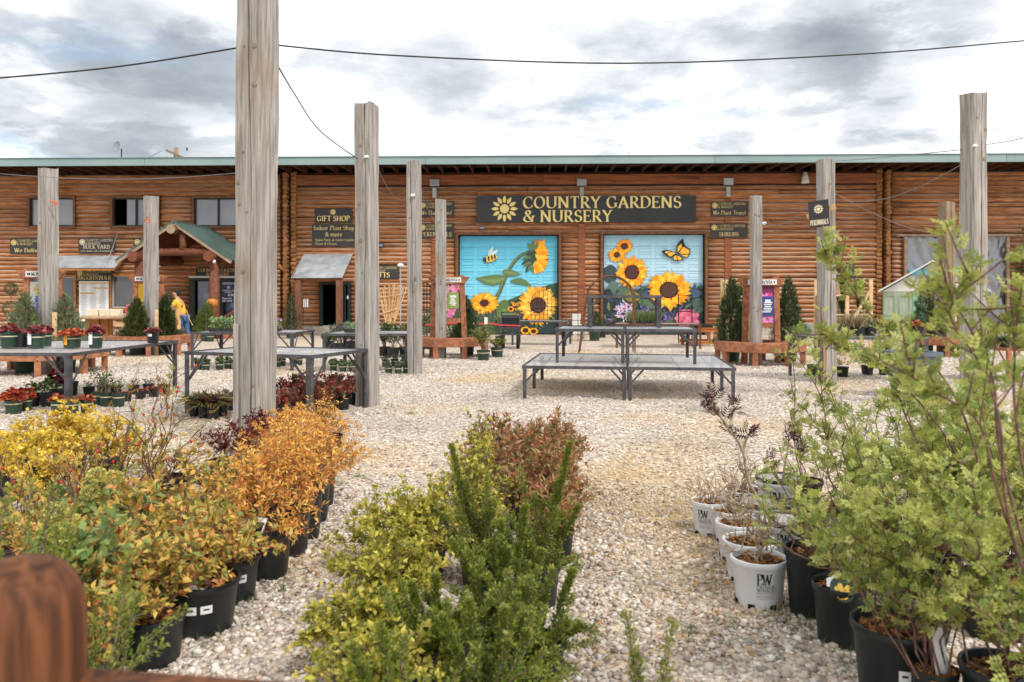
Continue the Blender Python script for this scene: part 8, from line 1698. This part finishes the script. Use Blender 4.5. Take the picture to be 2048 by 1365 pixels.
rose('rose with the nearest blurred canes at the right edge', 0, 0, 0, 0, 850, fixed=(1.72, 2.45, .15, .26), H=.9, Rr=.3, n=430, lsz=.056, nst=4, canes=[[(2020, 1050, 2.35), (2000, 850, 2.3), (1960, 730, 2.25), (1900, 630, 2.2), (1935, 570, 2.2), (1962, 520, 2.2)], [(2010, 950, 2.4), (1985, 760, 2.35), (1930, 640, 2.3), (1870, 560, 2.3)], [(2000, 1000, 2.35), (1960, 850, 2.2), (1880, 790, 2.15), (1800, 740, 2.1)], [(2040, 900, 2.3), (2030, 700, 2.3), (2046, 560, 2.25)]])
rose('rose sapling with pale leaves beside the right end of the stacked tables', 0, 0, 0, 0, 851, fixed=(2.05, 5.6, .13, .22), H=.95, Rr=.16, n=90, lsz=.055, nst=3, canes=[[(1590, 900, 5.5), (1588, 830, 5.5), (1590, 770, 5.5), (1582, 690, 5.5)]])
rose('rose behind the thicket near the grey bin', 0, 0, 0, 0, 852, fixed=(3.3, 5.6, .15, .26), H=1.05, Rr=.55, n=700, lsz=.07, nst=12)
def litter():
    rng = np.random.default_rng(5); P = []
    for x0, y0, x1, y1, m in ((560, 1340, 690, 1020, 260), (1300, 1340, 1560, 1230, 200), (1180, 1340, 1230, 1000, 160), (1380, 1080, 1460, 1180, 120), (620, 1340, 1240, 900, 220), (1250, 860, 1500, 1300, 160)):
        px, py = rng.uniform(x0, x1, m), rng.uniform(min(y0, y1), max(y0, y1), m); Y = F * CAMH / (py - HZ); P.append(np.stack([(px - 1024) * Y / F, Y, np.full(m, .016)], 1))
    P = np.concatenate(P); n = len(P); scatter('leaf_litter', T_OVAL, P, rng.normal(0, 1, (n, 3)) * np.array((1, 1, .12)), rng.uniform(.012, .032, n), pick(rng, [S(150, 104, 60), S(122, 84, 52), S(196, 160, 92), S(96, 66, 44), S(206, 150, 70)], n), None, rng, LEAF, 3)['label'] = 'scattered fallen leaves and bark bits on the gravel'
litter()
# ---- weeds and dry grass between the stones
def tufts(name, label, spots, pal, seed, n_each, H, spread):
    rng = np.random.default_rng(seed); P = []; 
    for (px, py, q) in spots:
        X, Y = gp(px, py); m = int(n_each * q); P.append(np.stack([X + rng.normal(0, spread * q, m), Y + rng.normal(0, spread * q, m), np.full(m, .008)], 1))
    P = np.concatenate(P); n = len(P); D = rng.normal(0, .75, (n, 3)) + np.array((0, 0, .9)); scatter(name, (T_BLADE[0] * np.array((1.2, 1, 1)), T_BLADE[1]), P, D, H * rng.uniform(.4, 1.2, n), pick(rng, pal, n), None, rng)['label'] = label
tufts('dry_grass', 'patches of straw-coloured dry grass in the gravel', [(760, 905, 2), (800, 940, 1.6), (1330, 900, 2.4), (1370, 960, 2.2), (1400, 1010, 2), (1300, 840, 2), (1360, 1060, 1.6), (1280, 1100, 1.4), (700, 920, 1.2), (850, 820, 2), (1450, 860, 2.4), (1420, 1180, 1.5), (1300, 1030, 1.4), (1520, 850, 2.2), (1250, 950, 1.3), (960, 760, 2.5), (1150, 780, 2.5), (640, 1120, 1)], [S(226, 192, 122), S(212, 176, 106), S(236, 206, 142)], 1, 620, .042, .19)
tufts('weeds', 'small green weeds sprouting between the stones', [(480, 1205, 1), (460, 1225, 1.2), (400, 1280, 1), (560, 1180, .8), (720, 955, .8), (680, 970, .7), (1620, 1230, 1.6), (1600, 1250, 1.3), (1680, 1310, 1.4), (1560, 1225, 1), (1460, 1250, .7), (1380, 1270, .6), (785, 815, 1), (820, 830, .8), (1655, 765, 1.4), (1670, 760, 1.2), (1000, 1250, .5), (1510, 738, 1), (1545, 740, 1)], [S(98, 118, 58), S(116, 130, 70), S(82, 100, 50)], 2, 60, .05, .05)
